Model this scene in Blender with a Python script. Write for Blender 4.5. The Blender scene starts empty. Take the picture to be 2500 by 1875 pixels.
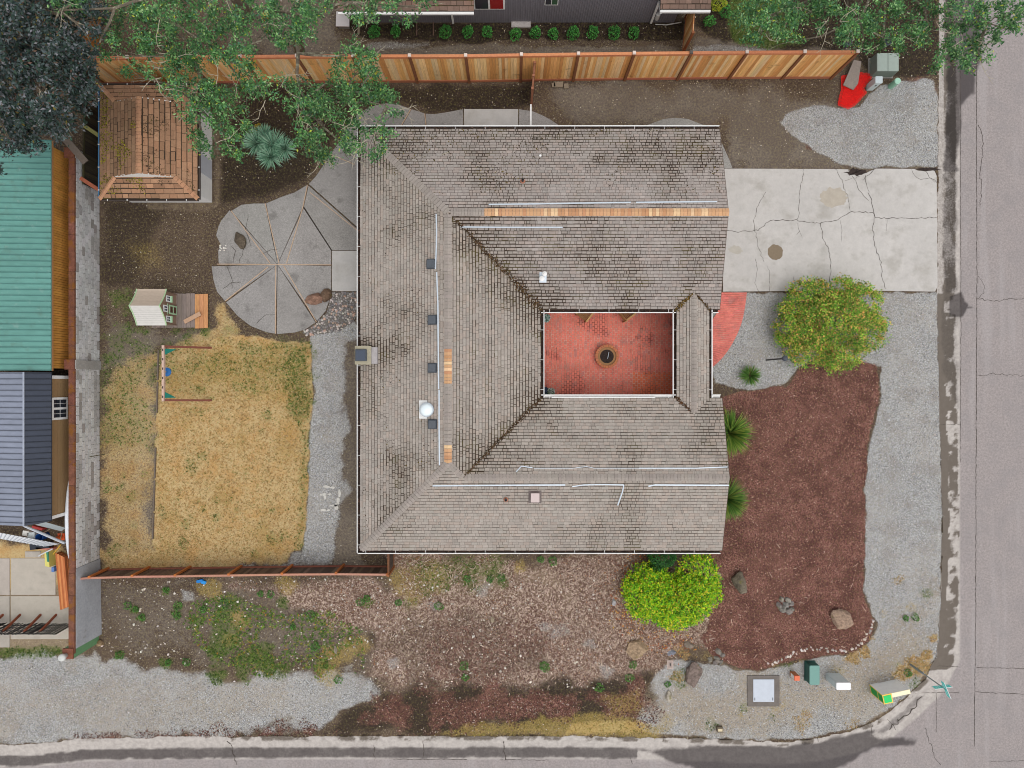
import bpy, math, random
import numpy as np
from mathutils import Vector, Matrix

# ------------------------------------------------------------------ camera, sky, sun, exposure
CAMH, FPX = 30.0, 1560.0            # camera height (m) and focal length in photo pixels (photo 2500 x 1875)
scene = bpy.context.scene
cam_data = bpy.data.cameras.new('camera')
cam_data.sensor_fit = 'HORIZONTAL'; cam_data.sensor_width = 36.0
cam_data.lens = 36.0 * FPX / 2500.0
cam_data.clip_start = 0.1; cam_data.clip_end = 2000.0
cam = bpy.data.objects.new('camera', cam_data)
cam.location = (0, 0, CAMH); cam.rotation_euler = (0, 0, 0)
scene.collection.objects.link(cam); scene.camera = cam

SUN_EL, SUN_AZ = math.radians(70), math.radians(138)   # azimuth clockwise from north (image up)
world = bpy.data.worlds.new('World'); scene.world = world; world.use_nodes = True
nt = world.node_tree; bg = nt.nodes['Background']
sky = nt.nodes.new('ShaderNodeTexSky'); sky.sky_type = 'NISHITA'; sky.sun_disc = False
sky.sun_elevation = SUN_EL; sky.sun_rotation = SUN_AZ
sky.air_density = 1.0; sky.dust_density = 2.0; sky.ozone_density = 1.0; sky.altitude = 30
hs = nt.nodes.new('ShaderNodeHueSaturation'); hs.inputs['Saturation'].default_value = 0.12   # overcast: a near white sky
nt.links.new(sky.outputs[0], hs.inputs['Color']); nt.links.new(hs.outputs[0], bg.inputs['Color'])
bg.inputs['Strength'].default_value = 0.15
sd = bpy.data.lights.new('sun', 'SUN'); sd.energy = 0.7; sd.angle = math.radians(60); sd.color = (1.0, 0.97, 0.93)
so = bpy.data.objects.new('sun', sd); scene.collection.objects.link(so); so.location = (5, -20, 40)
sdir = Vector((math.cos(SUN_EL)*math.sin(SUN_AZ), math.cos(SUN_EL)*math.cos(SUN_AZ), math.sin(SUN_EL)))
so.rotation_euler = sdir.to_track_quat('Z', 'Y').to_euler()
scene.view_settings.view_transform = 'Standard'; scene.view_settings.look = 'None'
scene.view_settings.exposure = 0.4; scene.view_settings.gamma = 1.0
scene.view_settings.use_curve_mapping = False
scene.cycles.max_bounces = 6; scene.cycles.diffuse_bounces = 3; scene.cycles.glossy_bounces = 2
scene.cycles.transmission_bounces = 3; scene.cycles.transparent_max_bounces = 6
scene.cycles.use_denoising = True
scene.cycles.pixel_filter_type = 'BLACKMAN_HARRIS'; scene.cycles.filter_width = 1.0

# ------------------------------------------------------------------ helpers
rnd = random.Random(11)
nrng = np.random.default_rng(5)
COL = scene.collection

def W(px, py, z=0.0):
    """point at height z that stands where the survey puts it (photo pixels, straight down view)"""
    s = (CAMH - z) / FPX
    return (( px - 1250.0) * s, (937.5 - py) * s, z)

def lin(c):
    c = c / 255.0
    return c / 12.92 if c <= 0.04045 else ((c + 0.055) / 1.055) ** 2.4
EXPO = 1.12
def C(r, g, b):
    return tuple(min(0.86, lin(x) / EXPO) for x in (r, g, b))

ORG = {}
def tagit(o, label=None, cat=None, group=None, kind=None):
    if label: o['label'] = label
    if cat: o['category'] = cat
    if group: o['group'] = group
    if kind: o['kind'] = kind
    return o

def thing(name, label, cat, loc, group=None):
    o = bpy.data.objects.new(name, None); COL.objects.link(o)
    o.empty_display_size = 0.2; o.location = loc; ORG[o] = Vector(loc)
    return tagit(o, label, cat, group)

def np_mesh(name, verts, faces, mats, cols=None, smooth=False, mi=None):
    me = bpy.data.meshes.new(name)
    me.from_pydata(verts, [], faces)
    for m in (mats if isinstance(mats, (list, tuple)) else [mats]): me.materials.append(m)
    n = len(me.polygons)
    at = me.attributes.new('tint', 'FLOAT_COLOR', 'FACE')
    if cols is None: arr = np.ones((n, 4), np.float32)
    else:
        arr = np.ones((n, 4), np.float32); arr[:, :3] = np.asarray(cols, np.float32)
    at.data.foreach_set('color', arr.ravel())
    if mi is not None: me.polygons.foreach_set('material_index', np.asarray(mi, np.int32))
    if smooth: me.polygons.foreach_set('use_smooth', np.ones(n, bool))
    me.update()
    return me

class MB:
    def __init__(s): s.v = []; s.f = []; s.c = []; s.m = []
    def add(s, vs, fs, col=None, mi=0):
        n = len(s.v); s.v += [tuple(p) for p in vs]; s.f += [tuple(i + n for i in f) for f in fs]
        s.c += [col or (1, 1, 1)] * len(fs); s.m += [mi] * len(fs); return s
    def hexa(s, b, t, col=None, mi=0):
        return s.add(list(b) + list(t), [(3, 2, 1, 0), (4, 5, 6, 7), (0, 1, 5, 4), (1, 2, 6, 5), (2, 3, 7, 6), (3, 0, 4, 7)], col, mi)
    def box(s, c, d, rz=0.0, col=None, mi=0, taper=1.0):
        cx, cy, cz = c; hx, hy, hz = d[0]/2, d[1]/2, d[2]/2; ca, sa = math.cos(rz), math.sin(rz)
        def q(x, y, z): return (cx + x*ca - y*sa, cy + x*sa + y*ca, cz + z)
        b = [q(-hx, -hy, -hz), q(hx, -hy, -hz), q(hx, hy, -hz), q(-hx, hy, -hz)]
        t = [q(-hx*taper, -hy*taper, hz), q(hx*taper, -hy*taper, hz), q(hx*taper, hy*taper, hz), q(-hx*taper, hy*taper, hz)]
        return s.hexa(b, t, col, mi)
    def rbox(s, c, d, r=0.02, rz=0.0, col=None, mi=0, ch=0.01):
        """box with rounded upright corners and a chamfered top"""
        pts = []
        hx, hy = d[0]/2 - r, d[1]/2 - r
        for k, (sx, sy) in enumerate(((1, 1), (-1, 1), (-1, -1), (1, -1))):
            for j in range(4):
                a = k*math.pi/2 + j*math.pi/6
                pts.append((sx*hx + r*math.cos(a), sy*hy + r*math.sin(a)))
        ca, sa = math.cos(rz), math.sin(rz); n = len(pts); vs = []
        for f, z in ((1, -d[2]/2), (1, d[2]/2 - ch)):
            vs += [(c[0] + x*ca - y*sa, c[1] + x*sa + y*ca, c[2] + z) for x, y in pts]
        kx = 1 - 2*ch/d[0]; ky = 1 - 2*ch/d[1]
        vs += [(c[0] + x*kx*ca - y*ky*sa, c[1] + x*kx*sa + y*ky*ca, c[2] + d[2]/2) for x, y in pts]
        fs = [tuple(reversed(range(n))), tuple(range(2*n, 3*n))]
        for L in range(2):
            fs += [(L*n + i, L*n + (i+1) % n, (L+1)*n + (i+1) % n, (L+1)*n + i) for i in range(n)]
        return s.add(vs, fs, col, mi)
    def beam(s, a, b, w, h, col=None, mi=0, up=(0, 0, 1)):
        a, b = Vector(a), Vector(b); d = (b - a).normalized(); u = Vector(up)
        if abs(d.dot(u)) > 0.98: u = Vector((0, 1, 0))
        x = d.cross(u).normalized() * w/2; y = x.cross(d).normalized() * h/2
        return s.hexa([a - x - y, a + x - y, b + x - y, b - x - y], [a - x + y, a + x + y, b + x + y, b - x + y], col, mi)
    def prism(s, pts, z0, z1, col=None, mi=0):
        n = len(pts)
        vs = [(x, y, z0) for x, y in pts] + [(x, y, z1) for x, y in pts]
        fs = [tuple(reversed(range(n))), tuple(range(n, 2*n))] + [(i, (i+1) % n, n + (i+1) % n, n + i) for i in range(n)]
        return s.add(vs, fs, col, mi)
    def slab3(s, pts, dz, col=None, mi=0):
        n = len(pts)
        vs = [(p[0], p[1], p[2] - dz) for p in pts] + [tuple(p) for p in pts]
        fs = [tuple(reversed(range(n))), tuple(range(n, 2*n))] + [(i, (i+1) % n, n + (i+1) % n, n + i) for i in range(n)]
        return s.add(vs, fs, col, mi)
    def tube(s, path, radii, n=6, col=None, mi=0):
        path = [Vector(p) for p in path]
        if not isinstance(radii, (list, tuple)): radii = [radii]*len(path)
        vs = []; fs = []
        for i, p in enumerate(path):
            d = (path[min(i+1, len(path)-1)] - path[max(i-1, 0)]).normalized()
            u = Vector((0, 0, 1)) if abs(d.z) < 0.9 else Vector((1, 0, 0))
            x = d.cross(u).normalized(); y = x.cross(d)
            for k in range(n):
                a = 2*math.pi*k/n; vs.append(p + (x*math.cos(a) + y*math.sin(a))*radii[i])
        for i in range(len(path)-1):
            fs += [(i*n+k, i*n+(k+1) % n, (i+1)*n+(k+1) % n, (i+1)*n+k) for k in range(n)]
        fs += [tuple(reversed(range(n))), tuple(range((len(path)-1)*n, len(path)*n))]
        return s.add(vs, fs, col, mi)
    def lathe(s, c, prof, n=16, col=None, mi=0):
        vs = []; fs = []
        for r, z in prof:
            vs += [(c[0] + r*math.cos(2*math.pi*k/n), c[1] + r*math.sin(2*math.pi*k/n), c[2] + z) for k in range(n)]
        for i in range(len(prof)-1):
            fs += [(i*n+k, i*n+(k+1) % n, (i+1)*n+(k+1) % n, (i+1)*n+k) for k in range(n)]
        fs += [tuple(reversed(range(n))), tuple(range((len(prof)-1)*n, len(prof)*n))]
        return s.add(vs, fs, col, mi)
    def build(s, name, mats, parent=None, origin=None, smooth=False, **kw):
        a = np.array(s.v, float)
        if origin is None:
            lo, hi = a.min(0), a.max(0); origin = ((lo[0]+hi[0])/2, (lo[1]+hi[1])/2, lo[2])
        o = np.array(origin)
        me = np_mesh(name, (a - o).tolist(), s.f, mats, s.c, smooth, s.m if max(s.m) > 0 else None)
        ob = bpy.data.objects.new(name, me); COL.objects.link(ob)
        place(ob, origin, parent)
        return tagit(ob, **kw)

def place(ob, origin, parent=None):
    ORG[ob] = Vector(origin)
    if parent is not None:
        ob.parent = parent; ob.location = Vector(origin) - ORG[parent]
    else: ob.location = origin

def stuff_mesh(name, v, f, mat, cols, parent=None, **kw):
    me = np_mesh(name, v.tolist() if hasattr(v, 'tolist') else v, f.tolist() if hasattr(f, 'tolist') else f, mat, cols)
    ob = bpy.data.objects.new(name, me); COL.objects.link(ob); ORG[ob] = Vector((0, 0, 0))
    if parent is not None:
        ob.parent = parent; ob.location = -ORG[parent]
    return tagit(ob, **kw)

def pieces(plist, name, mass_name, mats, parent, limit=300, mass_label=None):
    """plist: list of (size, MB). The largest become objects of their own, the rest one joined part."""
    plist = sorted(plist, key=lambda p: -p[0])
    for _, m in plist[:limit]: m.build(name, mats, parent)
    rest = plist[limit:]
    if rest:
        big = MB()
        for _, m in rest:
            n = len(big.v); big.v += m.v; big.f += [tuple(i + n for i in f) for f in m.f]; big.c += m.c; big.m += m.m
        o = big.build(mass_name, mats, parent, kind='stuff')
        if mass_label: o['label'] = mass_label

# --- numpy noise over pixel or metre coordinates
def vnoise(x, y, scale, seed, octaves=4):
    x = np.asarray(x, float); y = np.asarray(y, float)
    out = np.zeros(np.broadcast(x, y).shape); amp = 1.0; tot = 0.0; sc = scale
    for o in range(octaves):
        rg = np.random.default_rng(seed*31 + o); tab = rg.random((256, 256))
        fx, fy = x/sc + 37.7*o, y/sc + 11.3*o
        ix, iy = np.floor(fx).astype(int), np.floor(fy).astype(int); tx, ty = fx-ix, fy-iy
        tx = tx*tx*(3-2*tx); ty = ty*ty*(3-2*ty)
        a = tab[ix & 255, iy & 255]; b = tab[(ix+1) & 255, iy & 255]; c = tab[ix & 255, (iy+1) & 255]; d = tab[(ix+1) & 255, (iy+1) & 255]
        out += amp*((a*(1-tx)+b*tx)*(1-ty) + (c*(1-tx)+d*tx)*ty); tot += amp; amp *= 0.55; sc *= 0.5
    return out/tot

def poly_sd(x, y, poly):
    """signed distance to a polygon, positive inside"""
    P = np.array(poly, float); n = len(P)
    d2 = np.full(x.shape, 1e18); inside = np.zeros(x.shape, bool)
    for i in range(n):
        a, b = P[i], P[(i+1) % n]; e = b-a; L = e@e
        if L == 0: continue
        t = np.clip(((x-a[0])*e[0] + (y-a[1])*e[1])/L, 0, 1)
        dx, dy = x-a[0]-t*e[0], y-a[1]-t*e[1]
        d2 = np.minimum(d2, dx*dx+dy*dy)
        c = ((a[1] > y) != (b[1] > y))
        with np.errstate(divide='ignore', invalid='ignore'):
            xi = a[0] + (y-a[1])*(b[0]-a[0])/(b[1]-a[1] if b[1] != a[1] else 1e-9)
        inside ^= c & (x < xi)
    d = np.sqrt(d2)
    return np.where(inside, d, -d)

def line_d(x, y, pts):
    d2 = np.full(x.shape, 1e18); P = np.array(pts, float)
    for a, b in zip(P[:-1], P[1:]):
        e = b-a; t = np.clip(((x-a[0])*e[0] + (y-a[1])*e[1])/max(e@e, 1e-9), 0, 1)
        d2 = np.minimum(d2, (x-a[0]-t*e[0])**2 + (y-a[1]-t*e[1])**2)
    return np.sqrt(d2)

def in_poly_pts(n, poly, rg=nrng):
    """n random points (pixels) in a polygon"""
    P = np.array(poly, float); lo, hi = P.min(0), P.max(0); out = np.zeros((0, 2))
    while len(out) < n:
        q = lo + rg.random((n*2, 2))*(hi-lo)
        out = np.vstack([out, q[poly_sd(q[:, 0], q[:, 1], poly) > 0]])
    return out[:n]

def smooth_poly(pts, closed=True, it=2):
    """Chaikin corner cutting"""
    for _ in range(it):
        q = []; n = len(pts)
        for i in range(n if closed else n-1):
            a, b = pts[i], pts[(i+1) % n]
            q.append((a[0]*.75+b[0]*.25, a[1]*.75+b[1]*.25)); q.append((a[0]*.25+b[0]*.75, a[1]*.25+b[1]*.75))
        if not closed: q = [pts[0]] + q + [pts[-1]]
        pts = q
    return pts

def clip_convex(poly, clip):
    """clip a polygon with a convex CCW polygon"""
    out = poly
    for i in range(len(clip)):
        a, b = clip[i], clip[(i+1) % len(clip)]
        def side(p): return (b[0]-a[0])*(p[1]-a[1]) - (b[1]-a[1])*(p[0]-a[0])
        res = []
        for j in range(len(out)):
            p, q = out[j], out[(j+1) % len(out)]; sp, sq = side(p), side(q)
            if sp >= 0: res.append(p)
            if (sp >= 0) != (sq >= 0):
                t = sp/(sp-sq); res.append((p[0]+(q[0]-p[0])*t, p[1]+(q[1]-p[1])*t))
        out = res
        if len(out) < 3: return []
    return out

def area2(p):
    return 0.5*sum(p[i][0]*p[(i+1) % len(p)][1] - p[(i+1) % len(p)][0]*p[i][1] for i in range(len(p)))

def vary(c, a=0.1, h=0.04):
    k = 1 + rnd.uniform(-a, a)
    return tuple(max(0, c[i]*k*(1+rnd.uniform(-h, h))) for i in range(3))

# ------------------------------------------------------------------ materials
def mix_rgb(nt, fac, a, b):
    m = nt.nodes.new('ShaderNodeMix'); m.data_type = 'RGBA'; m.clamp_factor = True
    for sock, val in ((m.inputs[0], fac), (m.inputs[6], a), (m.inputs[7], b)):
        if hasattr(val, 'links'): nt.links.new(val, sock)
        elif isinstance(val, (int, float)): sock.default_value = val
        else: sock.default_value = (*val, 1)
    return m.outputs[2]
def vmul(nt, a, b):
    m = nt.nodes.new('ShaderNodeVectorMath'); m.operation = 'MULTIPLY'
    for sock, val in ((m.inputs[0], a), (m.inputs[1], b)):
        if hasattr(val, 'links'): nt.links.new(val, sock)
        else: sock.default_value = val
    return m.outputs[0]
def maprange(nt, v, a, b, c, d, smooth=False):
    m = nt.nodes.new('ShaderNodeMapRange'); m.interpolation_type = 'SMOOTHSTEP' if smooth else 'LINEAR'
    nt.links.new(v, m.inputs[0])
    for i, q in enumerate((a, b, c, d)): m.inputs[1+i].default_value = q
    return m.outputs[0]
def noise_node(nt, vec, scale, detail=3, rough=0.55):
    n = nt.nodes.new('ShaderNodeTexNoise'); n.inputs['Scale'].default_value = scale
    n.inputs['Detail'].default_value = detail; n.inputs['Roughness'].default_value = rough
    nt.links.new(vec, n.inputs['Vector']); return n.outputs[0]
def math_node(nt, op, a, b):
    m = nt.nodes.new('ShaderNodeMath'); m.operation = op
    for sock, val in ((m.inputs[0], a), (m.inputs[1], b)):
        if hasattr(val, 'links'): nt.links.new(val, sock)
        else: sock.default_value = val
    return m.outputs[0]

def pm(name, base=(1, 1, 1), rough=0.8, var=((3, 0.12), (40, 0.12)), bump=None, metal=0.0, spec=0.3, stretch=None,
       blend=(), transl=0.0):
    """procedural material: base colour x per-piece tint x noise, optional patches of other colours, bump"""
    m = bpy.data.materials.new(name); m.use_nodes = True; nt = m.node_tree
    b = nt.nodes['Principled BSDF']; geo = nt.nodes.new('ShaderNodeNewGeometry'); vec = geo.outputs['Position']
    if stretch: vec_s = vmul(nt, vec, stretch)
    else: vec_s = vec
    at = nt.nodes.new('ShaderNodeAttribute'); at.attribute_name = 'tint'
    col = vmul(nt, at.outputs['Vector'], base)
    for sc, am in var:
        n = noise_node(nt, vec_s, sc); f = maprange(nt, n, 0.25, 0.75, 1-am, 1+am)
        vm = nt.nodes.new('ShaderNodeVectorMath'); vm.operation = 'SCALE'
        nt.links.new(col, vm.inputs[0]); nt.links.new(f, vm.inputs[3]); col = vm.outputs[0]
    for bc, sc, lo, hi, am in blend:
        n = noise_node(nt, vec, sc, 5, 0.6); f = maprange(nt, n, lo, hi, 0, am, True)
        col = mix_rgb(nt, f, col, bc)
    nt.links.new(col, b.inputs['Base Color'])
    b.inputs['Roughness'].default_value = rough; b.inputs['Metallic'].default_value = metal
    b.inputs['Specular IOR Level'].default_value = spec
    if bump:
        n = noise_node(nt, vec_s, bump[0], 4); bn = nt.nodes.new('ShaderNodeBump')
        bn.inputs['Strength'].default_value = 1.0; bn.inputs['Distance'].default_value = bump[1]
        nt.links.new(n, bn.inputs['Height']); nt.links.new(bn.outputs[0], b.inputs['Normal'])
    if transl > 0:
        tr = nt.nodes.new('ShaderNodeBsdfTranslucent'); nt.links.new(col, tr.inputs['Color'])
        mx = nt.nodes.new('ShaderNodeMixShader'); mx.inputs[0].default_value = transl
        nt.links.new(b.outputs[0], mx.inputs[1]); nt.links.new(tr.outputs[0], mx.inputs[2])
        nt.links.new(mx.outputs[0], nt.nodes['Material Output'].inputs['Surface'])
    return m

M = {}
M['shingle'] = pm('roof_shingle', (1, 1, 1), 0.9, ((1.2, 0.08), (14, 0.1), (70, 0.16)), bump=(60, 0.004))
M['underlay'] = pm('roof_underlay_moss', C(62, 50, 40), 0.95, ((3, 0.3), (30, 0.3)), blend=((C(84, 74, 30), 1.3, 0.52, 0.66, 0.7),))
M['ridge_new'] = pm('new_cedar_ridge', (1, 1, 1), 0.85, ((25, 0.07), (80, 0.08)))
M['zinc'] = pm('zinc_strip', C(196, 205, 214), 0.45, ((8, 0.08),), metal=0.35, spec=0.5)
M['white'] = pm('white_paint', C(238, 236, 233), 0.5, ((4, 0.04), (30, 0.04)), blend=((C(170, 160, 148), 9, 0.62, 0.75, 0.5),))
M['debris'] = pm('gutter_debris', (1, 1, 1), 0.95, ((8, 0.5), (40, 0.5)))
M['black_metal'] = pm('black_painted_metal', C(70, 76, 84), 0.45, ((10, 0.1),), spec=0.5)
M['wall_cream'] = pm('house_wall_paint', C(170, 160, 145), 0.7, ((2, 0.06),))
M['wood'] = pm('plain_wood', (1, 1, 1), 0.75, ((2, 0.12), (9, 0.16)), stretch=(6, 6, 6), bump=(20, 0.002))
M['wood_z'] = pm('upright_board_wood', (1, 1, 1), 0.7, ((1.0, 0.12), (3.0, 0.2)), stretch=(14, 14, 0.9), blend=((C(120, 84, 52), 2.0, 0.6, 0.72, 0.45),))
M['wood_y'] = pm('deck_board_wood', (1, 1, 1), 0.8, ((1.0, 0.14), (3.0, 0.2)), stretch=(16, 1.2, 16))
M['concrete'] = pm('smooth_concrete', C(196, 191, 186), 0.85, ((0.4, 0.07), (2.5, 0.07), (16, .04), (60, 0.08)), bump=(80, 0.002),
                   blend=((C(150, 144, 134), 0.8, 0.5, 0.72, 0.5), (C(160, 152, 140), 4, 0.55, 0.75, 0.35)))
M['aggregate'] = pm('exposed_aggregate', C(152, 148, 144), 0.9, ((0.8, 0.12), (12, 0.14), (30, 0.3)), bump=(50, 0.006),
                    blend=((C(96, 92, 88), 1.3, 0.56, 0.7, 0.5),))
M['rock'] = pm('boulder_stone', (1, 1, 1), 0.9, ((2.5, 0.3), (10, 0.3), (40, 0.25)), bump=(9, 0.08), blend=((C(120, 115, 40), 3.2, 0.6, 0.68, 0.6),))
M['pebble'] = pm('pebble_stone', (1, 1, 1), 0.85, ((20, 0.15), (70, 0.15)))
M['brick'] = pm('red_clay_brick', (1, 1, 1), 0.85, ((0.7, 0.1), (5, .07), (20, 0.1)), blend=((C(168, 132, 126), 1.6, 0.56, 0.72, 0.5), (C(130, 66, 58), 1.1, .58, .7, .45)))
M['mortar'] = pm('pale_mortar', C(226, 184, 166), 0.9, ((3, 0.25), (30, 0.2)), blend=((C(104, 60, 50), 0.55, 0.5, 0.6, 0.9),))
M['block'] = pm('concrete_block', (1, 1, 1), 0.9, ((2, 0.1), (12, 0.12), (50, 0.1)), bump=(40, 0.004), blend=((C(120, 114, 108), 1.4, 0.58, 0.7, 0.4),))
M['render_grey'] = pm('grey_render', C(165, 166, 170), 0.9, ((1.5, 0.14), (12, 0.1)), blend=((C(125, 118, 112), 1.1, 0.55, 0.68, 0.6),))
M['cap'] = pm('mossy_red_coping', C(118, 76, 60), 0.9, ((4, 0.3), (22, 0.3)), blend=((C(136, 86, 26), 2.2, 0.5, 0.62, 0.7), (C(170, 110, 100), 1.6, 0.6, 0.7, 0.6)))
M['leaf'] = pm('leaf', (1, 1, 1), 0.55, ((1.5, 0.14),), spec=0.35, transl=0.25)
M['leaf_dull'] = pm('leaf_dull', (1, 1, 1), 0.7, ((0.8, 0.2),), spec=0.2, transl=0.15)
M['bark'] = pm('lichen_bark', C(112, 102, 88), 0.95, ((6, 0.25), (30, 0.25)), bump=(25, 0.02), blend=((C(176, 172, 148), 5, 0.5, 0.64, 0.7),))
M['twig'] = pm('pale_lichen_twig', C(176, 166, 146), 0.95, ((6, 0.2), (30, 0.2)))
M['blade'] = pm('grass_blade', (1, 1, 1), 0.8, ((0.6, 0.12),), transl=0.2)
M['chip'] = pm('wood_chip', (1, 1, 1), 0.85, ((30, 0.12),))
M['teal_metal'] = pm('teal_painted_metal', C(100, 152, 142), 0.55, ((0.8, 0.12), (8, 0.1)), spec=0.35, stretch=(.25, 1, 1), blend=((C(92, 112, 100), 1.7, .55, .75, .4), (C(150, 176, 168), 3, .58, .72, .35)))
M['navy_metal'] = pm('slate_blue_metal', (1, 1, 1), 0.5, ((0.8, 0.12), (8, 0.1)), spec=0.25, stretch=(.25, 1, 1))
M['tan_wall'] = pm('tan_siding', C(152, 122, 86), 0.75, ((0.7, 0.06), (10, 0.05)))
M['orange_wall'] = pm('amber_board_wall', (1, 1, 1), 0.7, ((1.2, 0.15), (4, 0.1)), blend=((C(120, 84, 40), 1.0, 0.5, 0.7, 0.4),))
M['grey_siding'] = pm('grey_violet_siding', C(122, 118, 124), 0.7, ((1, 0.05), (12, 0.05)))
M['glass_dark'] = pm('dark_window_glass', C(40, 44, 52), 0.08, (), spec=0.5)
M['paint'] = pm('painted_surface', (1, 1, 1), 0.5, ((6, 0.05),), spec=0.35)
M['rust'] = pm('rusty_steel', C(134, 72, 48), 0.85, ((6, 0.25), (30, 0.25)))
M['steel'] = pm('dark_steel', C(62, 66, 74), 0.5, ((8, 0.1),), metal=0.3, spec=0.5)
M['crack'] = pm('crack_dirt', C(74, 66, 60), 0.95, ((5, 0.3),))
M['stain'] = pm('oil_stain', C(134, 118, 98), 0.8, ((20, 0.1),))
M['soilfill'] = pm('bark_soil', C(58, 48, 44), 0.95, ((10, 0.4), (50, 0.5)), bump=(40, 0.02))
M['net'] = pm('red_plastic_net', C(255, 30, 22), 0.5, ((10, 0.1),), transl=0.2)
# ------------------------------------------------------------------ terrain, verges, beds, lawn, road (one height field, split by what covers it)
EDGE = [(-400,1820),(0,1818),(100,1815),(210,1802),(600,1798),(1000,1798),(1200,1797),(1400,1797),(1700,1803),(1900,1812),(1990,1805),
        (2080,1785),(2150,1755),(2210,1705),(2262,1655),(2288,1600),(2297,1450),(2300,1300),(2296,1100),(2290,900),(2288,600),(2290,300),(2292,100),(2292,-400)]
ROADPOLY = EDGE + [(3200,-400),(3200,2600),(-400,2600)]
STEP = 5
gx = np.arange(-300, 2801, STEP, float); gy = np.arange(-300, 2176, STEP, float)
PX, PY = np.meshgrid(gx, gy)
NX, NY = len(gx), len(gy)
ch = {k: np.zeros(PX.shape) for k in ('grey', 'gravel', 'mulch', 'dry', 'green', 'yellow', 'asphalt', 'conc', 'chips', 'wet', 'dark', 'tan')}
def sstep(v): v = np.clip(v, 0, 1); return v*v*(3-2*v)
def paint(k, poly, soft=10, amp=14, nsc=40, val=1.0, seed=3, mode='max', clear=()):
    P = np.array(poly); pad = soft+amp+8
    x0, y0 = P.min(0)-pad; x1, y1 = P.max(0)+pad
    ix = np.where((gx >= x0) & (gx <= x1))[0]; iy = np.where((gy >= y0) & (gy <= y1))[0]
    if len(ix) == 0 or len(iy) == 0: return
    sl = (slice(iy[0], iy[-1]+1), slice(ix[0], ix[-1]+1))
    x, y = PX[sl], PY[sl]
    sd = poly_sd(x, y, poly) + (vnoise(x, y, nsc, seed, 4)-0.5)*2*amp
    w = sstep((sd+soft)/(2*soft))*val
    for c in clear: ch[c][sl] *= (1-w)
    if mode == 'max': ch[k][sl] = np.maximum(ch[k][sl], w)
    elif mode == 'sub': ch[k][sl] *= (1-w)
    else: ch[k][sl] += w
def blob(k, x, y, r, val=1.0, seed=1, ry=None, **kw):
    ry = ry or r
    pts = [(x+r*math.cos(a)*(1+0.25*math.sin(3*a+seed)), y+ry*math.sin(a)*(1+0.25*math.cos(2*a+seed*2))) for a in np.linspace(0, 2*math.pi, 14)[:-1]]
    paint(k, pts, soft=max(5, r*0.35), amp=r*0.35, nsc=max(10, r*0.7), val=val, seed=seed, **kw)

# greyish gravelly dirt
paint('grey', [(1330,205),(1900,215),(2080,235),(2290,300),(2290,412),(1770,412),(1755,300),(1420,305),(1360,260)], 30, 40, 90, 0.85, 4)
paint('grey', [(250,740),(330,800),(520,800),(560,830),(390,860),(390,1390),(330,1390),(330,900),(250,880)], 20, 30, 60, 0.8, 5)
paint('grey', [(560,-300),(830,-300),(830,120),(560,130)], 20, 30, 70, 0.7, 6)
paint('grey', [(640,110),(1660,112),(1665,150),(640,150)], 8, 14, 50, 0.9, 7)
paint('grey', [(1700,95),(1900,100),(2080,105),(2080,150),(1690,150)], 10, 12, 50, 1.0, 8)
paint('gravel', [(880,103),(1050,100),(1060,118),(900,122)], 8, 10, 40, 0.5, 8)
paint('gravel', [(1690,110),(1890,108),(1890,135),(1690,140)], 8, 10, 40, 0.55, 9)
paint('dark', [(850,58),(1690,50),(1690,95),(1600,100),(1250,95),(1180,108),(1050,102),(890,92),(855,75)], 5, 8, 30, 1.0, 10)
paint('dark', [(1690,-300),(2290,-300),(2290,185),(2130,190),(2080,130),(1740,100),(1690,60)], 12, 14, 40, 0.9, 11)
paint('dark', [(600,205),(1300,205),(1300,262),(1100,280),(1040,272),(940,248),(860,275),(800,380),(740,445),(640,490),(540,500),(540,300)], 20, 20, 60, 0.75, 12)
paint('dark', [(250,490),(420,480),(330,700),(250,720)], 30, 30, 60, 0.6, 13)
paint('tan', [(350,488),(520,488),(522,300),(540,300),(538,505),(500,518),(360,515)], 6, 5, 20, 0.42, 14)
paint('tan', [(150,1590),(185,1600),(195,1650),(160,1650)], 6, 6, 20, 0.4, 14)
# gravel
paint('gravel', [(1740,714),(2292,714),(2292,900),(2150,892),(1975,884),(1945,905),(1915,938),(1850,955),(1790,950),(1740,935)], 7, 9, 30, 1, 15)
paint('gravel', [(2150,880),(2300,880),(2300,1300),(2297,1480),(2290,1595),(2250,1655),(2190,1720),(2110,1765),(1990,1800),(1850,1806),(1600,1795),(1550,1770),(1565,1700),(1600,1640),(1650,1605),(1720,1622),(1850,1642),(2000,1602),(2090,1595),(2132,1562),(2138,1520),(2112,1440),(2106,1360),(2112,1230),(2112,1150),(2124,1070),(2152,980)], 8, 12, 30, 1, 16)
paint('gravel', [(1905,300),(1925,275),(1960,262),(2020,258),(2100,262),(2120,230),(2150,212),(2200,200),(2250,188),(2275,200),(2292,240),(2292,404),(2100,410),(2060,400),(1990,370),(1930,330)], 6, 9, 40, 0.95, 17)
paint('gravel', [(754,800),(872,780),(880,1372),(735,1372),(745,1250),(750,1130),(757,1000),(767,950),(757,880)], 6, 8, 26, 0.9, 18)
paint('gravel', [(700,1345),(880,1345),(880,1385),(560,1392),(560,1375)], 10, 16, 30, 0.6, 19)
paint('gravel', [(-400,1620),(150,1598),(250,1605),(330,1625),(420,1642),(560,1655),(640,1645),(830,1642),(900,1662),(920,1690),(850,1735),(770,1765),(560,1795),(300,1808),(-400,1822)], 26, 34, 50, 1, 20)
paint('gravel', [(840,812),(880,800),(880,850),(790,850),(760,815)], 6, 6, 30, 0.7, 20)
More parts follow.
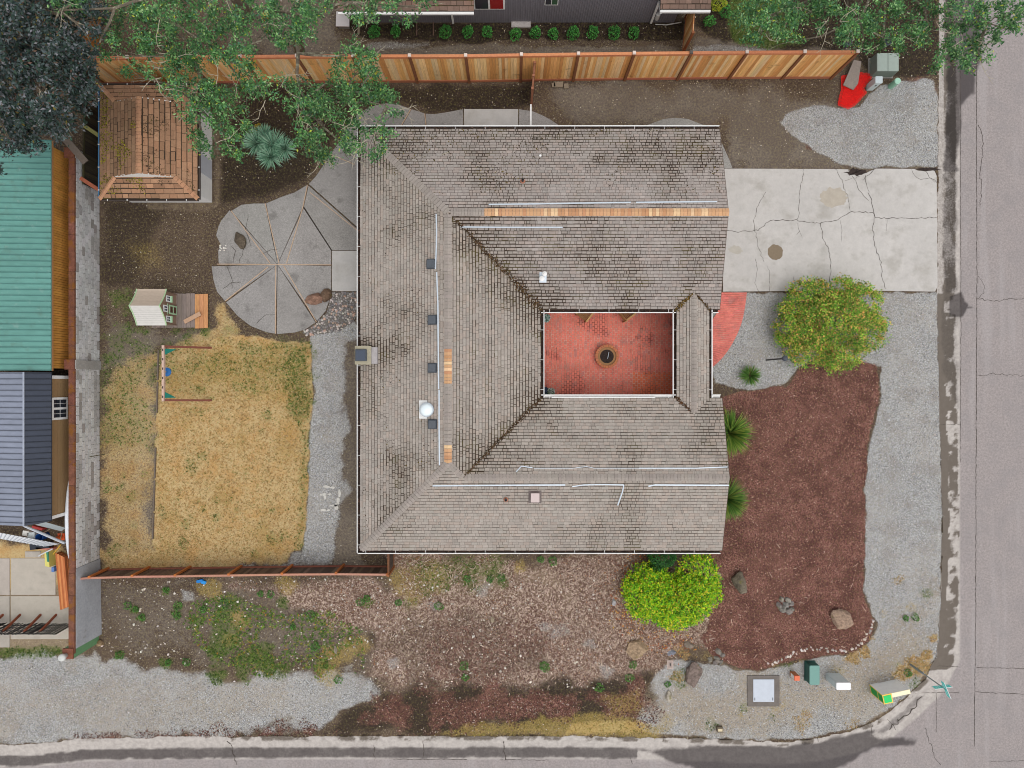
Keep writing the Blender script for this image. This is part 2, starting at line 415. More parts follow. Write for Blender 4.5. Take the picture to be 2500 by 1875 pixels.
for (x, y, r) in ((60,1640,45),(75,1665,38),(200,1750,55),(225,1755,30),(110,1780,40)): blob('dark', x, y, r, 0.45, int(x))
for (x, y, r, v) in ((2000,330,50,.35),(2110,285,40,.35),(2060,310,60,.4),(1975,350,20,.5),(2045,350,18,.5),(2260,240,40,.5),(2240,215,40,.5),(2170,232,30,.4)): blob('mulch', x, y, r, v, int(x)); blob('grey', x, y, r, v, int(x)+3)
# tan and dry tints in the corner gravel
paint('tan', [(1560,1690),(1900,1640),(2100,1600),(2290,1400),(2295,1600),(2250,1655),(2110,1765),(1850,1806),(1560,1795)], 60, 70, 70, 0.6, 21)
for _ in range(46):
    x, y = rnd.uniform(1600, 2280), rnd.uniform(1400, 1790)
    blob(rnd.choice(['dry', 'yellow', 'dry', 'green']), x, y, rnd.uniform(8, 22), rnd.uniform(.25, .5), rnd.randint(1, 99))
for x, y, r in ((2240,1625,32),(2205,1640,22),(2262,1600,16),(2278,1560,12),(2110,1590,16),(2085,1605,18)): blob('dry', x, y, r, 0.75, int(x))
# mulch
MULCH = [(1760,968),(1850,953),(1920,937),(1950,908),(1985,880),(2142,885),(2152,960),(2122,1060),(2112,1150),(2111,1300),(2106,1400),(2112,1470),(2138,1520),(2130,1562),(2080,1597),(2000,1602),(1900,1617),(1850,1642),(1750,1612),(1715,1560),(1745,1480),(1762,1400),(1700,1352),(1762,1200)]
paint('mulch', MULCH, 7, 11, 30, 1, 22, clear=('gravel', 'tan', 'dry', 'yellow', 'green'))
paint('dark', [(850,1748),(960,1690),(1100,1672),(1300,1650),(1590,1650),(1600,1735),(1380,1775),(1000,1792),(790,1792)], 26, 46, 60, 0.7, 23, clear=('gravel',))
paint('mulch', [(900,1748),(960,1710),(1100,1692),(1300,1670),(1560,1660),(1590,1725),(1380,1765),(1000,1782),(820,1786)], 50, 90, 60, 0.62, 123)
# rough ground south of the house
paint('chips', [(960,1356),(1765,1350),(1735,1560),(1640,1610),(1560,1655),(1300,1690),(1000,1690),(900,1640),(880,1560),(700,1480),(560,1430),(980,1410)], 40, 60, 80, 0.9, 24)
paint('chips', [(1250,1420),(1560,1420),(1560,1600),(1350,1640),(1180,1520)], 40, 60, 90, 1.0, 25)
paint('mulch', [(1000,1500),(1320,1480),(1400,1600),(1300,1680),(1020,1680)], 50, 80, 60, 0.42, 26)
paint('dark', [(900,1500),(1200,1480),(1340,1560),(1300,1660),(1000,1680),(880,1600)], 40, 70, 60, 0.75, 126)
paint('dark', [(1380,1500),(1500,1520),(1520,1600),(1400,1600)], 30, 50, 50, 0.6, 127)
paint('tan', [(1100,1380),(1380,1370),(1400,1450),(1180,1460)], 40, 60, 60, 0.45, 128)
for x, y, r in ((1365,1540,38),(1330,1530,26),(1480,1640,30),(1440,1570,24),(1060,1480,24),(960,1620,24),(1180,1440,30)): blob('grey', x, y, r, 0.9, int(x)); blob('gravel', x, y, r*.7, 0.5, int(x)+5)
paint('green', [(970,1360),(1250,1360),(1230,1400),(1150,1440),(1000,1460)], 30, 50, 40, 0.5, 129)
paint('yellow', [(970,1380),(1100,1370),(1080,1450),(990,1470)], 24, 40, 40, 0.5, 130)
for _ in range(60):
    x, y = rnd.uniform(520, 880), rnd.uniform(1460, 1660)
    if y > 1440+ (880-x)*0.0 and vnoise(np.array([x]), np.array([y]), 120, 9)[0] > 0.4:
        blob(rnd.choice(['green', 'green', 'yellow', 'green']), x, y, rnd.uniform(10, 34), rnd.uniform(.4, .85), rnd.randint(1, 99))
for x, y, r in ((820,1600,30),(850,1590,25),(800,1645,30),(880,1575,25),(990,1420,40),(1010,1440,30),(1050,1400,30),(520,1440,24),(500,1435,22),(700,1430,25),(1270,1385,16)): blob('yellow', x, y, r, 0.7, int(x))
for x, y, r in ((1140,1415,20),(1200,1395,18),(1150,1390,22),(1230,1420,14),(405,1445,9),(330,1490,12),(345,1508,10),(435,1480,10),(430,1500,12),(690,1470,16),(900,1470,12),(290,1600,11),(480,1520,16),(540,1500,18),(405,1620,16)): blob('green', x, y, r, 0.75, int(x))
paint('grey', [(245,1420),(900,1440),(900,1640),(300,1600),(240,1480)], 50, 90, 50, 0.55, 27)
paint('grey', [(-300,1640),(900,1660),(820,1700),(-300,1720)], 40, 70, 60, 0.3, 127)
paint('tan', [(-300,1650),(700,1660),(700,1790),(-300,1800)], 60, 90, 90, 0.42, 128)
paint('gravel', [(445,1440),(478,1440),(480,1470),(440,1470)], 8, 8, 20, 0.6, 28)
# yellow strip along the south kerb
paint('yellow', [(1060,1795),(1130,1772),(1260,1760),(1350,1745),(1480,1735),(1560,1760),(1620,1782),(1600,1798),(1200,1797)], 10, 18, 30, 0.85, 29)
paint('yellow', [(1480,1700),(1560,1690),(1580,1745),(1500,1752)], 14, 20, 30, 0.7, 30)
paint('dry', [(1390,1762),(1570,1755),(1590,1790),(1380,1792)], 8, 12, 30, 0.7, 31)
for x in range(180, 640, 18): blob('mulch', x, 1799+rnd.uniform(-6, 4), rnd.uniform(8, 16), rnd.uniform(.3, .9), x)
for x in range(430, 760, 16): blob('mulch', x, 1782+rnd.uniform(-10, 10), rnd.uniform(10, 22), rnd.uniform(.2, .6), x)
# lawn
LAWN = [(392,856),(460,842),(540,822),(600,818),(700,838),(758,835),(762,950),(753,1130),(748,1250),(736,1345),(600,1362),(400,1372),(374,1330),(377,1200),(384,1000)]
paint('dry', LAWN, 7, 8, 30, 1, 32, clear=('grey', 'gravel'))
paint('dry', [(246,890),(330,860),(388,870),(376,1372),(246,1392)], 26, 36, 40, 0.55, 33)
paint('green', [(250,880),(370,870),(370,1100),(250,1080)], 40, 60, 40, 0.4, 133)
paint('green', [(400,860),(755,845),(755,960),(400,930)], 40, 60, 40, 0.42, 134)
paint('dry', [(246,1345),(720,1335),(700,1372),(560,1388),(246,1400)], 12, 20, 30, 0.7, 135, clear=('grey', 'gravel'))
paint('grey', [(838,830),(885,830),(885,1385),(800,1385),(820,1300),(845,1200)], 14, 26, 40, 0.8, 136, clear=('gravel',))
for x, y, r in ((770,870,22),(780,960,20),(790,1130,26),(765,1260,18),(800,1050,20)): blob('grey', x, y, r, 0.55, int(y))
paint('dry', [(528,735),(545,738),(575,785),(600,815),(520,830),(440,845),(400,850),(520,800)], 14, 18, 24, 0.62, 34)
paint('grey', [(325,880),(375,880),(362,1390),(318,1390)], 16, 20, 50, 0.5, 35)
paint('green', [(690,842),(756,838),(760,980),(735,1060),(700,1000),(690,900)], 16, 26, 24, 0.85, 36)
paint('green', [(560,835),(760,835),(760,875),(560,870)], 16, 24, 24, 0.5, 37)
paint('green', [(735,1050),(757,1050),(742,1340),(720,1340)], 8, 10, 30, 0.45, 38)
paint('yellow', [(400,880),(600,860),(740,880),(740,1000),(560,960),(400,960)], 40, 50, 60, 0.55, 39)
for _ in range(70):
    x, y = rnd.uniform(250, 745), rnd.uniform(800, 1380)
    blob('green', x, y, rnd.uniform(7, 16), rnd.uniform(.25, .55), rnd.randint(1, 99))
for _ in range(30):
    x, y = rnd.uniform(250, 360), rnd.uniform(700, 930)
    blob('green', x, y, rnd.uniform(8, 18), rnd.uniform(.3, .65), rnd.randint(1, 99))
for _ in range(14):
    x, y = rnd.uniform(400, 560), rnd.uniform(800, 840)
    blob('green', x, y, rnd.uniform(8, 14), rnd.uniform(.3, .7), rnd.randint(1, 99))
paint('yellow', [(320,600),(380,590),(400,650),(340,660)], 25, 20, 40, 0.35, 40)
# verge grass by the neighbour
paint('green', [(1790,-100),(1900,-100),(1920,60),(1960,105),(1880,118),(1790,108),(1775,60)], 8, 10, 30, 0.9, 41)
paint('green', [(-300,1585),(150,1578),(150,1600),(-300,1625)], 8, 10, 30, 0.8, 42)
# neighbour's yard left
paint('dry', [(-300,1310),(150,1330),(160,1420),(120,1440),(-300,1400)], 20, 20, 40, 0.8, 43)
paint('tan', [(-300,1400),(165,1400),(165,1585),(-300,1590)], 10, 10, 40, 0.8, 44)
# road
DE = line_d(PX, PY, EDGE); INROAD = poly_sd(PX, PY, ROADPOLY) > 0
dr = np.where(INROAD, DE, -DE)
east = (PX > 2230) & (PY < 1640)
jit = (vnoise(PX, PY, 24, 51, 3)-0.5)*10
ch['conc'] = sstep((dr+jit*0.8+2)/5)
ch['asphalt'] = np.where(east, sstep((dr-58)/4), sstep((dr-56)/5))
mott = vnoise(PX, PY, 34, 52, 4)
m2 = vnoise(PX, PY, 14, 152, 4); north = PY < 720
ch['dark'] = np.maximum(ch['dark'], np.where(east & north & (dr > 0) & (dr < 56), sstep((dr-16+jit)/6)*sstep((52-dr+jit)/6)*np.clip(.6+(mott-.4)*2, .3, 1) + .35*(dr < 20), 0))
ch['dark'] = np.maximum(ch['dark'], np.where(east & ~north & (dr > -2) & (dr < 56), np.where(dr < 20+jit, .95, np.clip((mott*.5+m2*.5-.40)*7, 0, 1))*sstep((50-dr+jit)/6), 0))
ch['wet'] = np.maximum(ch['wet'], np.where((~east) & (PX < 1560) & (dr > 24) & (dr < 62), sstep((dr-26+jit)/8)*sstep((60-dr+jit)/8)*(0.85+0.3*(mott-0.5)), 0))
ch['dark'] = np.maximum(ch['dark'], np.where((~east) & (PX > 560) & (dr > -4) & (dr < 26), sstep((mott-0.42)*6)*sstep((18-dr)/10)*0.8, 0))
for k in ('gravel', 'grey', 'mulch', 'dry', 'green', 'yellow', 'tan', 'chips'): ch[k] *= (1-ch['conc'])
paint('wet', [(2312,150),(2392,150),(2386,225),(2352,255),(2346,330),(2342,415),(2306,415),(2312,300)], 6, 9, 30, 0.85, 53)
paint('wet', [(2330,-300),(2420,-300),(2400,150),(2310,160),(2300,-300)], 10, 10, 40, 0.75, 54)
paint('wet', [(2308,412),(2340,412),(2340,720),(2306,720)], 6, 12, 24, 0.55, 55)
paint('wet', [(2322,722),(2350,712),(2362,735),(2375,748),(2386,752),(2366,752),(2356,775),(2322,770)], 4, 5, 18, 0.95, 56)
paint('wet', [(2300,700),(2345,700),(2345,1000),(2300,900)], 8, 12, 30, 0.4, 56)
paint('wet', [(1560,1832),(1700,1822),(1900,1824),(2000,1812),(2085,1792),(2150,1785),(2120,1800),(2190,1806),(2238,1812),(2235,1822),(2130,1832),(2090,1862),(2010,1905),(1900,2000),(1720,1890),(1620,1858)], 8, 12, 40, 0.95, 57)
paint('wet', [(2150,1785),(2180,1760),(2210,1735),(2240,1705),(2262,1700),(2235,1730),(2205,1765),(2160,1795),(2110,1800)], 4, 6, 14, 0.55, 58)
paint('asphalt', [(2347,-400),(2389,-400),(2389,1850),(2347,1850)], 2, 0, 30, 1, 58)
lane = ((PX > 2347) & (PX < 2389) & (PY < 1800)) | (INROAD & ~east & (PX > 2280) & (PX < 2345) & (PY > 1630) & (PY < 1790))

ch['chips'] *= 1-.5*np.clip(ch['dark'], 0, 1)
# heights
zz = np.where(dr > 0, -0.11*sstep(dr/26), 0.0) + (vnoise(PX, PY, 60, 60, 4)-0.5)*np.where(dr > -10, 0.0, 0.05)
zz += np.where(dr > 60, 0.00012*(np.minimum(dr, 400)-60), 0)
flat = np.zeros(PX.shape)
for P in ([(1760,405),(2292,405),(2292,720),(1760,720)], [(510,440),(890,230),(1400,240),(1800,280),(1800,420),(890,800),(640,830),(510,700)], [(860,300),(1790,300),(1790,1360),(860,1360)],
          [(-300,340),(260,340),(260,1610),(-300,1610)], [(1800,1630),(1925,1630),(1925,1740),(1800,1740)]):
    flat = np.maximum(flat, sstep((poly_sd(PX, PY, P)+30)/30))
zz = np.where(dr > -10, zz, zz*(1-flat) - 0.012*flat)
GZ = zz
def gz(px, py):
    i = int(round((px-gx[0])/STEP)); j = int(round((py-gy[0])/STEP))
    return float(GZ[min(max(j, 0), NY-1), min(max(i, 0), NX-1)])

VX = (PX-1250)*CAMH/FPX; VY = (937.5-PY)*CAMH/FPX
# dominant cover per vertex decides which object a face belongs to
order = ['ground', 'gravel_verge', 'mulch_bed', 'lawn', 'kerb', 'road']
sc_ = np.stack([np.full(PX.shape, 0.45), ch['gravel'], ch['mulch']*0.98, np.maximum(ch['dry'], ch['green']*0.9)*0.97, ch['conc']*1.2, ch['asphalt']*1.5+0*PX])
zone = sc_.argmax(0)
fz = zone[:-1, :-1]
ids = np.arange(NX*NY).reshape(NY, NX)
quads = np.stack([ids[1:, :-1], ids[1:, 1:], ids[:-1, 1:], ids[:-1, :-1]], -1)   # CCW seen from above

def ground_material():
    m = bpy.data.materials.new('open_ground'); m.use_nodes = True; nt = m.node_tree; b = nt.nodes['Principled BSDF']
    geo = nt.nodes.new('ShaderNodeNewGeometry'); P = geo.outputs['Position']
    def attr(nm):
        a = nt.nodes.new('ShaderNodeAttribute'); a.attribute_name = nm
        s = nt.nodes.new('ShaderNodeSeparateXYZ'); nt.links.new(a.outputs['Vector'], s.inputs[0]); return s.outputs
    A, B, D, E = attr('cover_a'), attr('cover_b'), attr('cover_c'), attr('cover_d')
    n1 = noise_node(nt, P, 5.0, 6, 0.65); n2 = noise_node(nt, P, 1.1, 4, 0.6); n3 = noise_node(nt, P, 26, 3, 0.6); n4 = noise_node(nt, P, 11, 7, 0.78); n5 = noise_node(nt, P, 0.45, 3, 0.6)
    vo = nt.nodes.new('ShaderNodeTexVoronoi'); vo.inputs['Scale'].default_value = 17; nt.links.new(P, vo.inputs['Vector'])
    vs = nt.nodes.new('ShaderNodeSeparateXYZ'); nt.links.new(vo.outputs['Color'], vs.inputs[0]); vs = vs.outputs
    vo2 = nt.nodes.new('ShaderNodeTexVoronoi'); vo2.inputs['Scale'].default_value = 34; nt.links.new(P, vo2.inputs['Vector'])
    vs2 = nt.nodes.new('ShaderNodeSeparateXYZ'); nt.links.new(vo2.outputs['Color'], vs2.inputs[0]); vs2 = vs2.outputs
    def fac(w, amp=0.9, s=0.16, n=n1):
        t = math_node(nt, 'ADD', w, math_node(nt, 'MULTIPLY', math_node(nt, 'SUBTRACT', n, 0.5), amp))
        return maprange(nt, t, 0.5-s, 0.5+s, 0, 1, True)
    def two(c1, c2, src, lo=0.3, hi=0.7): return mix_rgb(nt, maprange(nt, src, lo, hi, 0, 1, True), c1, c2)
    soil = two(C(64, 50, 43), C(108, 91, 78), n4, 0.3, 0.72); soil = mix_rgb(nt, maprange(nt, n5, 0.42, 0.62, 0, 0.4, True), soil, C(112, 94, 80))
    soil = mix_rgb(nt, maprange(nt, vs2[0], 0.93, 0.96, 0, 0.6), soil, C(165, 150, 132))
    col = soil
    greyc = two(C(90, 79, 71), C(146, 134, 123), n4, 0.25, 0.75); greyc = mix_rgb(nt, maprange(nt, n5, 0.4, 0.62, 0, 0.5, True), greyc, C(98, 84, 74))
    col = mix_rgb(nt, fac(A[0], 1.1, 0.3), col, greyc)
    dark = two(C(40, 30, 28), C(70, 56, 48), n1, 0.35, 0.75)
    col = mix_rgb(nt, fac(D[2], 0.8, 0.3), col, dark)
    tan = two(C(146, 128, 106), C(186, 166, 140), n3, 0.3, 0.7)
    chips = two(C(118, 92, 82), C(206, 182, 166), vs[1], 0.2, 1.0)
    chips = mix_rgb(nt, maprange(nt, n1, 0.42, 0.62, 0, 0.6, True), chips, C(96, 70, 62))
    col = mix_rgb(nt, fac(D[1], 0.9, 0.3), col, chips)
    mul = two(C(84, 50, 46), C(166, 118, 106), vs2[1], 0.1, 1.0)
    mul = mix_rgb(nt, maprange(nt, n2, 0.4, 0.62, 0, 0.7, True), mul, C(80, 48, 45))
    mul = mix_rgb(nt, maprange(nt, n5, 0.45, 0.66, 0, 0.4, True), mul, C(132, 92, 82)); mul = mix_rgb(nt, maprange(nt, vs[2], 0.965, 0.98, 0, 0.6), mul, C(190, 150, 130))
    col = mix_rgb(nt, fac(A[2], 0.8, 0.18), col, mul)
    grav = two(C(132, 131, 131), C(196, 195, 194), vs2[2], 0.0, 1.0)
    grav = mix_rgb(nt, maprange(nt, vs[0], 0.8, 1.0, 0, 0.5), grav, C(112, 108, 106))
    grav = mix_rgb(nt, maprange(nt, n2, 0.45, 0.72, 0, 0.5, True), grav, C(142, 133, 125)); grav = mix_rgb(nt, maprange(nt, n5, 0.45, 0.65, 0, 0.35, True), grav, C(184, 178, 172))
    col = mix_rgb(nt, fac(A[1], 1.2, 0.25, n4), col, grav)
    col = mix_rgb(nt, math_node(nt, 'MULTIPLY', fac(E[1], 0.8, 0.35), 0.75), col, tan)
    dry = two(C(186, 156, 106), C(222, 196, 148), n4, 0.3, 0.7)
    dry = mix_rgb(nt, maprange(nt, n2, 0.42, 0.68, 0, 0.6, True), dry, C(198, 148, 86)); dry = mix_rgb(nt, maprange(nt, n5, 0.5, 0.66, 0, 0.5, True), dry, C(176, 142, 80))
    col = mix_rgb(nt, fac(B[0], 1.1, 0.3, n4), col, dry)
    yel = two(C(140, 124, 62), C(200, 170, 104), n4, 0.3, 0.7)
    col = mix_rgb(nt, math_node(nt, 'MULTIPLY', fac(B[2], 2.4, 0.6, n4), 0.65), col, yel)
    gre = two(C(74, 92, 40), C(126, 140, 70), n3, 0.3, 0.7)
    col = mix_rgb(nt, math_node(nt, 'MULTIPLY', fac(B[1], 2.4, 0.6, n4), 0.7), col, gre)
    con = two(C(172, 164, 158), C(196, 188, 181), n1, 0.3, 0.7)
    con = mix_rgb(nt, math_node(nt, 'MULTIPLY', fac(D[2], 1.3, 0.35, n4), 0.9), con, C(98, 88, 78))
    col = mix_rgb(nt, fac(D[0], 0.5, 0.12), col, con)
    asp = two(C(138, 130, 128), C(176, 166, 163), n4, 0.25, 0.75)
    asp = mix_rgb(nt, maprange(nt, n2, 0.4, 0.7, 0, 0.35, True), asp, C(142, 137, 137))
    tw = noise_node(nt, vmul(nt, P, (1.6, .12, 1)), 1.0, 3); asp = mix_rgb(nt, maprange(nt, tw, 0.5, 0.7, 0, 0.35, True), asp, C(176, 169, 168))
    asp = mix_rgb(nt, maprange(nt, vs2[0], 0.9, 0.96, 0, 0.35), asp, C(132, 125, 122))
    col = mix_rgb(nt, E[0], col, asp)
    col = mix_rgb(nt, fac(E[2], 0.5, 0.42, n4), col, vmul(nt, col, (0.24, 0.225, 0.23)))
    nt.links.new(col, b.inputs['Base Color'])
    nt.links.new(maprange(nt, E[2], 0, 1, 0.92, 0.55), b.inputs['Roughness']); b.inputs['Specular IOR Level'].default_value = 0.25
    hgt = math_node(nt, 'ADD', math_node(nt, 'MULTIPLY', n3, 0.6), math_node(nt, 'MULTIPLY', vo2.outputs['Distance'], -0.6))
    hgt = math_node(nt, 'MULTIPLY', hgt, maprange(nt, D[0], 0, 1, 1.0, 0.15))
    bn = nt.nodes.new('ShaderNodeBump'); bn.inputs['Strength'].default_value = 0.9; bn.inputs['Distance'].default_value = 0.03
    nt.links.new(hgt, bn.inputs['Height']); nt.links.new(bn.outputs[0], b.inputs['Normal'])
    return m
M['ground'] = ground_material()
# asphalt patch lane is a little greyer and smoother: marked through the wet channel very lightly
ch['wet'] = np.maximum(ch['wet'], np.where(lane, 0.05, 0))
P3 = np.stack([VX, VY, GZ], -1).reshape(-1, 3)
pack = {'cover_a': ('grey', 'gravel', 'mulch'), 'cover_b': ('dry', 'green', 'yellow'), 'cover_c': ('conc', 'chips', 'dark'), 'cover_d': ('asphalt', 'tan', 'wet')}
lab = {'ground': 'dark brown bare soil of the yard and beds', 'gravel_verge': 'pale grey crushed gravel verges and path',
       'mulch_bed': 'red brown bark mulch bed in front of the house', 'lawn': 'dry straw coloured back lawn with green tufts',
       'kerb': 'concrete kerb and gutter along both streets', 'road': 'pinkish grey asphalt street with cracks and wet stains'}
for zi, nm in enumerate(order):
    q = quads[fz == zi]
    if len(q) == 0: continue
    used, inv = np.unique(q.ravel(), return_inverse=True)
    me = bpy.data.meshes.new(nm); v = P3[used]
    me.vertices.add(len(v)); me.vertices.foreach_set('co', v.ravel().astype(np.float32))
    nf = len(q); me.loops.add(nf*4); me.loops.foreach_set('vertex_index', inv.astype(np.int32))
    me.polygons.add(nf); me.polygons.foreach_set('loop_start', np.arange(0, nf*4, 4, dtype=np.int32))
    me.polygons.foreach_set('use_smooth', np.ones(nf, bool))
    me.update(calc_edges=True)
    for an, ks in pack.items():
        at = me.attributes.new(an, 'FLOAT_VECTOR', 'POINT')
        at.data.foreach_set('vector', np.stack([ch[k].ravel()[used] for k in ks], -1).astype(np.float32).ravel())
    me.materials.append(M['ground'])
    ob = bpy.data.objects.new(nm, me); COL.objects.link(ob); ORG[ob] = Vector((0, 0, 0))
    tagit(ob, lab[nm], None, None, 'structure')
    if nm == 'road': ROAD = ob
far = MB(); far.add([(-400, -400, -0.16), (400, -400, -0.16), (400, 400, -0.16), (-400, 400, -0.16)], [(0, 1, 2, 3)])
far.build('terrain', pm('far_soil', C(120, 112, 98), 0.95, ((0.05, 0.2), (0.6, 0.2))), label='open ground of the neighbourhood beyond the plots', kind='structure')

# ------------------------------------------------------------------ cracks and joints as thin dirt-filled ribbons
def ribbon(mb, pts, w, z, wob=1.2, seed=0, sub=6):
    rg = random.Random(seed); P = []
    for a, b in zip(pts[:-1], pts[1:]):
        L = math.hypot(b[0]-a[0], b[1]-a[1]); n = max(1, int(L/sub))
        for i in range(n): t = i/n; P.append((a[0]+(b[0]-a[0])*t + rg.uniform(-wob, wob), a[1]+(b[1]-a[1])*t + rg.uniform(-wob, wob)))
    P.append(pts[-1]); Q = [W(x, y, 0) for x, y in P]
    for (p, q) in zip(Q[:-1], Q[1:]):
        d = Vector((q[0]-p[0], q[1]-p[1], 0))
        if d.length < 1e-5: continue
        nrm = Vector((-d.y, d.x, 0)).normalized(); w0 = w*rg.uniform(.5, 1.2)/2; w1 = w*rg.uniform(.5, 1.2)/2
        zp = z if not callable(z) else z(p); zq = z if not callable(z) else z(q)
        mb.add([(p[0]-nrm.x*w0, p[1]-nrm.y*w0, zp), (q[0]-nrm.x*w1, q[1]-nrm.y*w1, zq), (q[0]+nrm.x*w1, q[1]+nrm.y*w1, zq), (p[0]+nrm.x*w0, p[1]+nrm.y*w0, zp)], [(0, 1, 2, 3)])
def roadz(p): return gz(1250+p[0]*52, 937.5-p[1]*52) + 0.006
rc = [([(2388,-100),(2388,300),(2389,700),(2387,1100),(2386,1500),(2382,1825)], .035, .6), ([(2348,120),(2349,420),(2350,800),(2348,1130)], .025, .6),
      ([(2392,300),(2402,330),(2404,380),(2394,420),(2400,450),(2397,500)], .03, 2), ([(2389,728),(2430,735),(2480,728),(2560,726)], .03, 2),
      ([(2389,920),(2430,912),(2500,918),(2600,915)], .025, 2), ([(2391,672),(2405,690),(2406,715),(2392,728)], .02, 1.5),
      ([(2387,1632),(2500,1634),(2650,1636)], .03, .8), ([(2385,1692),(2500,1697),(2650,1699)], .03, .8), ([(2345,1693),(2235,1694)], .025, .8),
      ([(2342,1630),(2290,1628)], .03, .8), ([(2289,1695),(2290,1790)], .025, 1), ([(2262,1780),(2272,1810),(2285,1850),(2300,1870)], .025, 2),
      ([(2255,1702),(2240,1725),(2225,1745),(2195,1762),(2175,1785)], .06, 4), ([(2168,1755),(2180,1770),(2190,1785)], .03, 2),
      ([(555,1810),(562,1820),(568,1845),(575,1870)], .05, 2), ([(1030,1812),(1034,1850)], .04, 2), ([(1230,1812),(1234,1858)], .05, 2), ([(910,1822),(914,1860)], .03, 2),
      ([(960,1857),(1100,1857),(1140,1858)], .03, .8), ([(1220,1858),(1340,1859)], .03, .8), ([(1538,1852),(1545,1868)], .03, 2), ([(1995,1798),(1998,1812)], .03, 1),
      ([(2130,1772),(2132,1800)], .025, 1), ([(2420,1862),(2560,1858)], .02, 1), ([(2296,1036),(2350,1036)], .02, 1), ([(2391,40),(2396,120),(2388,160)], .03, 1.5)]
for i, (p, w, wob) in enumerate(rc):
    mb = MB(); ribbon(mb, p, w*.75, roadz, wob*1.3, i); mb.build('crack', M['crack'], ROAD)

# timber edging along the lawn
ed = [(388,852),(386,930),(384,1010),(381,1090),(379,1170),(376,1250),(374,1318)]
for i, (a, b) in enumerate(zip(ed[:-1], ed[1:])):
    if i in (2,): continue
    A, B_ = W(*a), W(*b); mb = MB(); mb.beam((A[0], A[1]-.05, .03), (B_[0], B_[1]+.05, .03), .05, .08, C(112, 100, 90)); mb.build('lawn_edging', M['wood'], None, label='grey timber edging board of the lawn, %s from the swing set' % ['first', 'second', '', 'third', 'fourth', 'fifth'][i], cat='edging', group='lawn edging boards')
# ------------------------------------------------------------------ driveway
DRV = thing('driveway', 'cracked pale concrete driveway beside the garage gable', 'driveway', W(2020, 562, 0)); DRV['kind'] = 'structure'
edge = [(1765,412),(2040,413),(2070,414),(2076,420),(2092,428),(2110,424),(2128,416),(2140,412),(2232,413),(2240,417),(2262,418),(2280,416),(2286,430),(2288,700),(2282,712),(2100,709),(1765,712)]
mb = MB(); mb.prism([W(x, y)[:2] for x, y in reversed(edge)], -0.05, 0.025); mb.build('slab', M['concrete'], DRV)
dc = [([(1962,412),(1958,440),(1950,470),(1950,520),(1945,537)], .02, 1.5), ([(1765,560),(1800,567),(1850,562),(1880,538),(1945,538),(2000,545),(2050,535),(2080,516),(2130,520),(2138,532),(2200,533),(2286,531)], .03, 2),
      ([(2002,546),(2008,580),(2022,610),(2027,640),(2026,712)], .028, 2), ([(2120,470),(2128,490),(2134,530),(2130,555),(2134,600),(2150,640),(2152,670),(2162,705)], .03, 2),
      ([(2038,412),(2055,440),(2062,465),(2072,490),(2075,516)], .022, 2), ([(2078,425),(2090,445),(2100,470),(2120,490)], .022, 2), ([(2110,428),(2115,450),(2122,470)], .022, 2),
      ([(2135,413),(2120,430),(2105,440)], .03, 3), ([(2062,443),(2080,436),(2100,430)], .018, 2), ([(2226,414),(2232,430),(2248,438),(2270,435),(2282,446)], .02, 1.5), ([(2258,418),(2268,432),(2286,446)], .025, 2),
      ([(1948,545),(1950,565),(1944,574)], .018, 1.5), ([(1950,565),(1958,582)], .012, 1.5), ([(2050,537),(2054,560),(2053,590)], .014, 1.5), ([(1868,470),(1850,500),(1840,540),(1850,600),(1865,640)], .022, 2), ([(1845,630),(1848,660),(1843,690),(1852,712)], .016, 2),
      ([(1935,675),(1943,712)], .012, 2), ([(1876,650),(1878,712)], .016, 2), ([(2165,537),(2163,565)], .012, 1)]
for i, (p, w, wob) in enumerate(dc):
    mb = MB(); ribbon(mb, p, w*.8, 0.029, wob, 40+i); mb.build('crack', M['crack'], DRV)
def disc(mb, px, py, r, z, seed, ry=None, n=26, wob=.07):
    rg = random.Random(seed); c = W(px, py, 0); ry = ry or r
    mb.add([(c[0]+r/52*math.cos(a)*(1+rg.uniform(-wob, wob)), c[1]+ry/52*math.sin(a)*(1+rg.uniform(-wob, wob)), z) for a in np.linspace(0, 2*math.pi, n+1)[:-1]], [tuple(range(n))])
mb = MB(); disc(mb, 1892, 616, 19, 0.029, 1); mb.build('oil_stain', M['stain'], DRV)
mb = MB(); disc(mb, 2035, 482, 32, 0.029, 2, 24, 40, .16); mb.build('faded_stain', pm('faded_stain', C(182, 172, 158), .85, ((4, .08), (30, .06))), DRV)
mb = MB(); disc(mb, 1795, 610, 16, 0.029, 3, 10, 30, .25); mb.build('faded_stain', pm('faint_stain', C(184, 177, 166), .85, ((4, .08),)), DRV)

mb = MB(); disc(mb, 2088, 421, 22, 0.030, 5, 9, 30, .4); mb.build('broken_patch', M['soilfill'], DRV)
mb = MB(); disc(mb, 2268, 414, 26, 0.030, 6, 4, 30, .4); mb.build('broken_patch', M['soilfill'], DRV)
SPL = thing('plaster_splash', 'white dried plaster crumbs in a ring on the gravel path', 'plaster', W(715, 1210, 0))
SPL.location = W(805, 1208, 0); ORG[SPL] = Vector(W(805, 1208, 0))
for i, (x, y, a, b) in enumerate(((797,1188,10,3),(812,1190,6,3),(829,1205,3,10),(826,1222,4,8),(792,1207,5,4),(794,1214,3,5),(790,1245,8,3),(802,1245,6,2),(815,1234,9,3),(821,1238,5,8),(784,1208,4,2),(805,1206,6,2))):
    mb = MB(); disc(mb, x, y, a, 0.035, 60+i, b, 12, .35); mb.build('crumb', pm('plaster_%d' % i, C(206, 202, 194), .9), SPL)
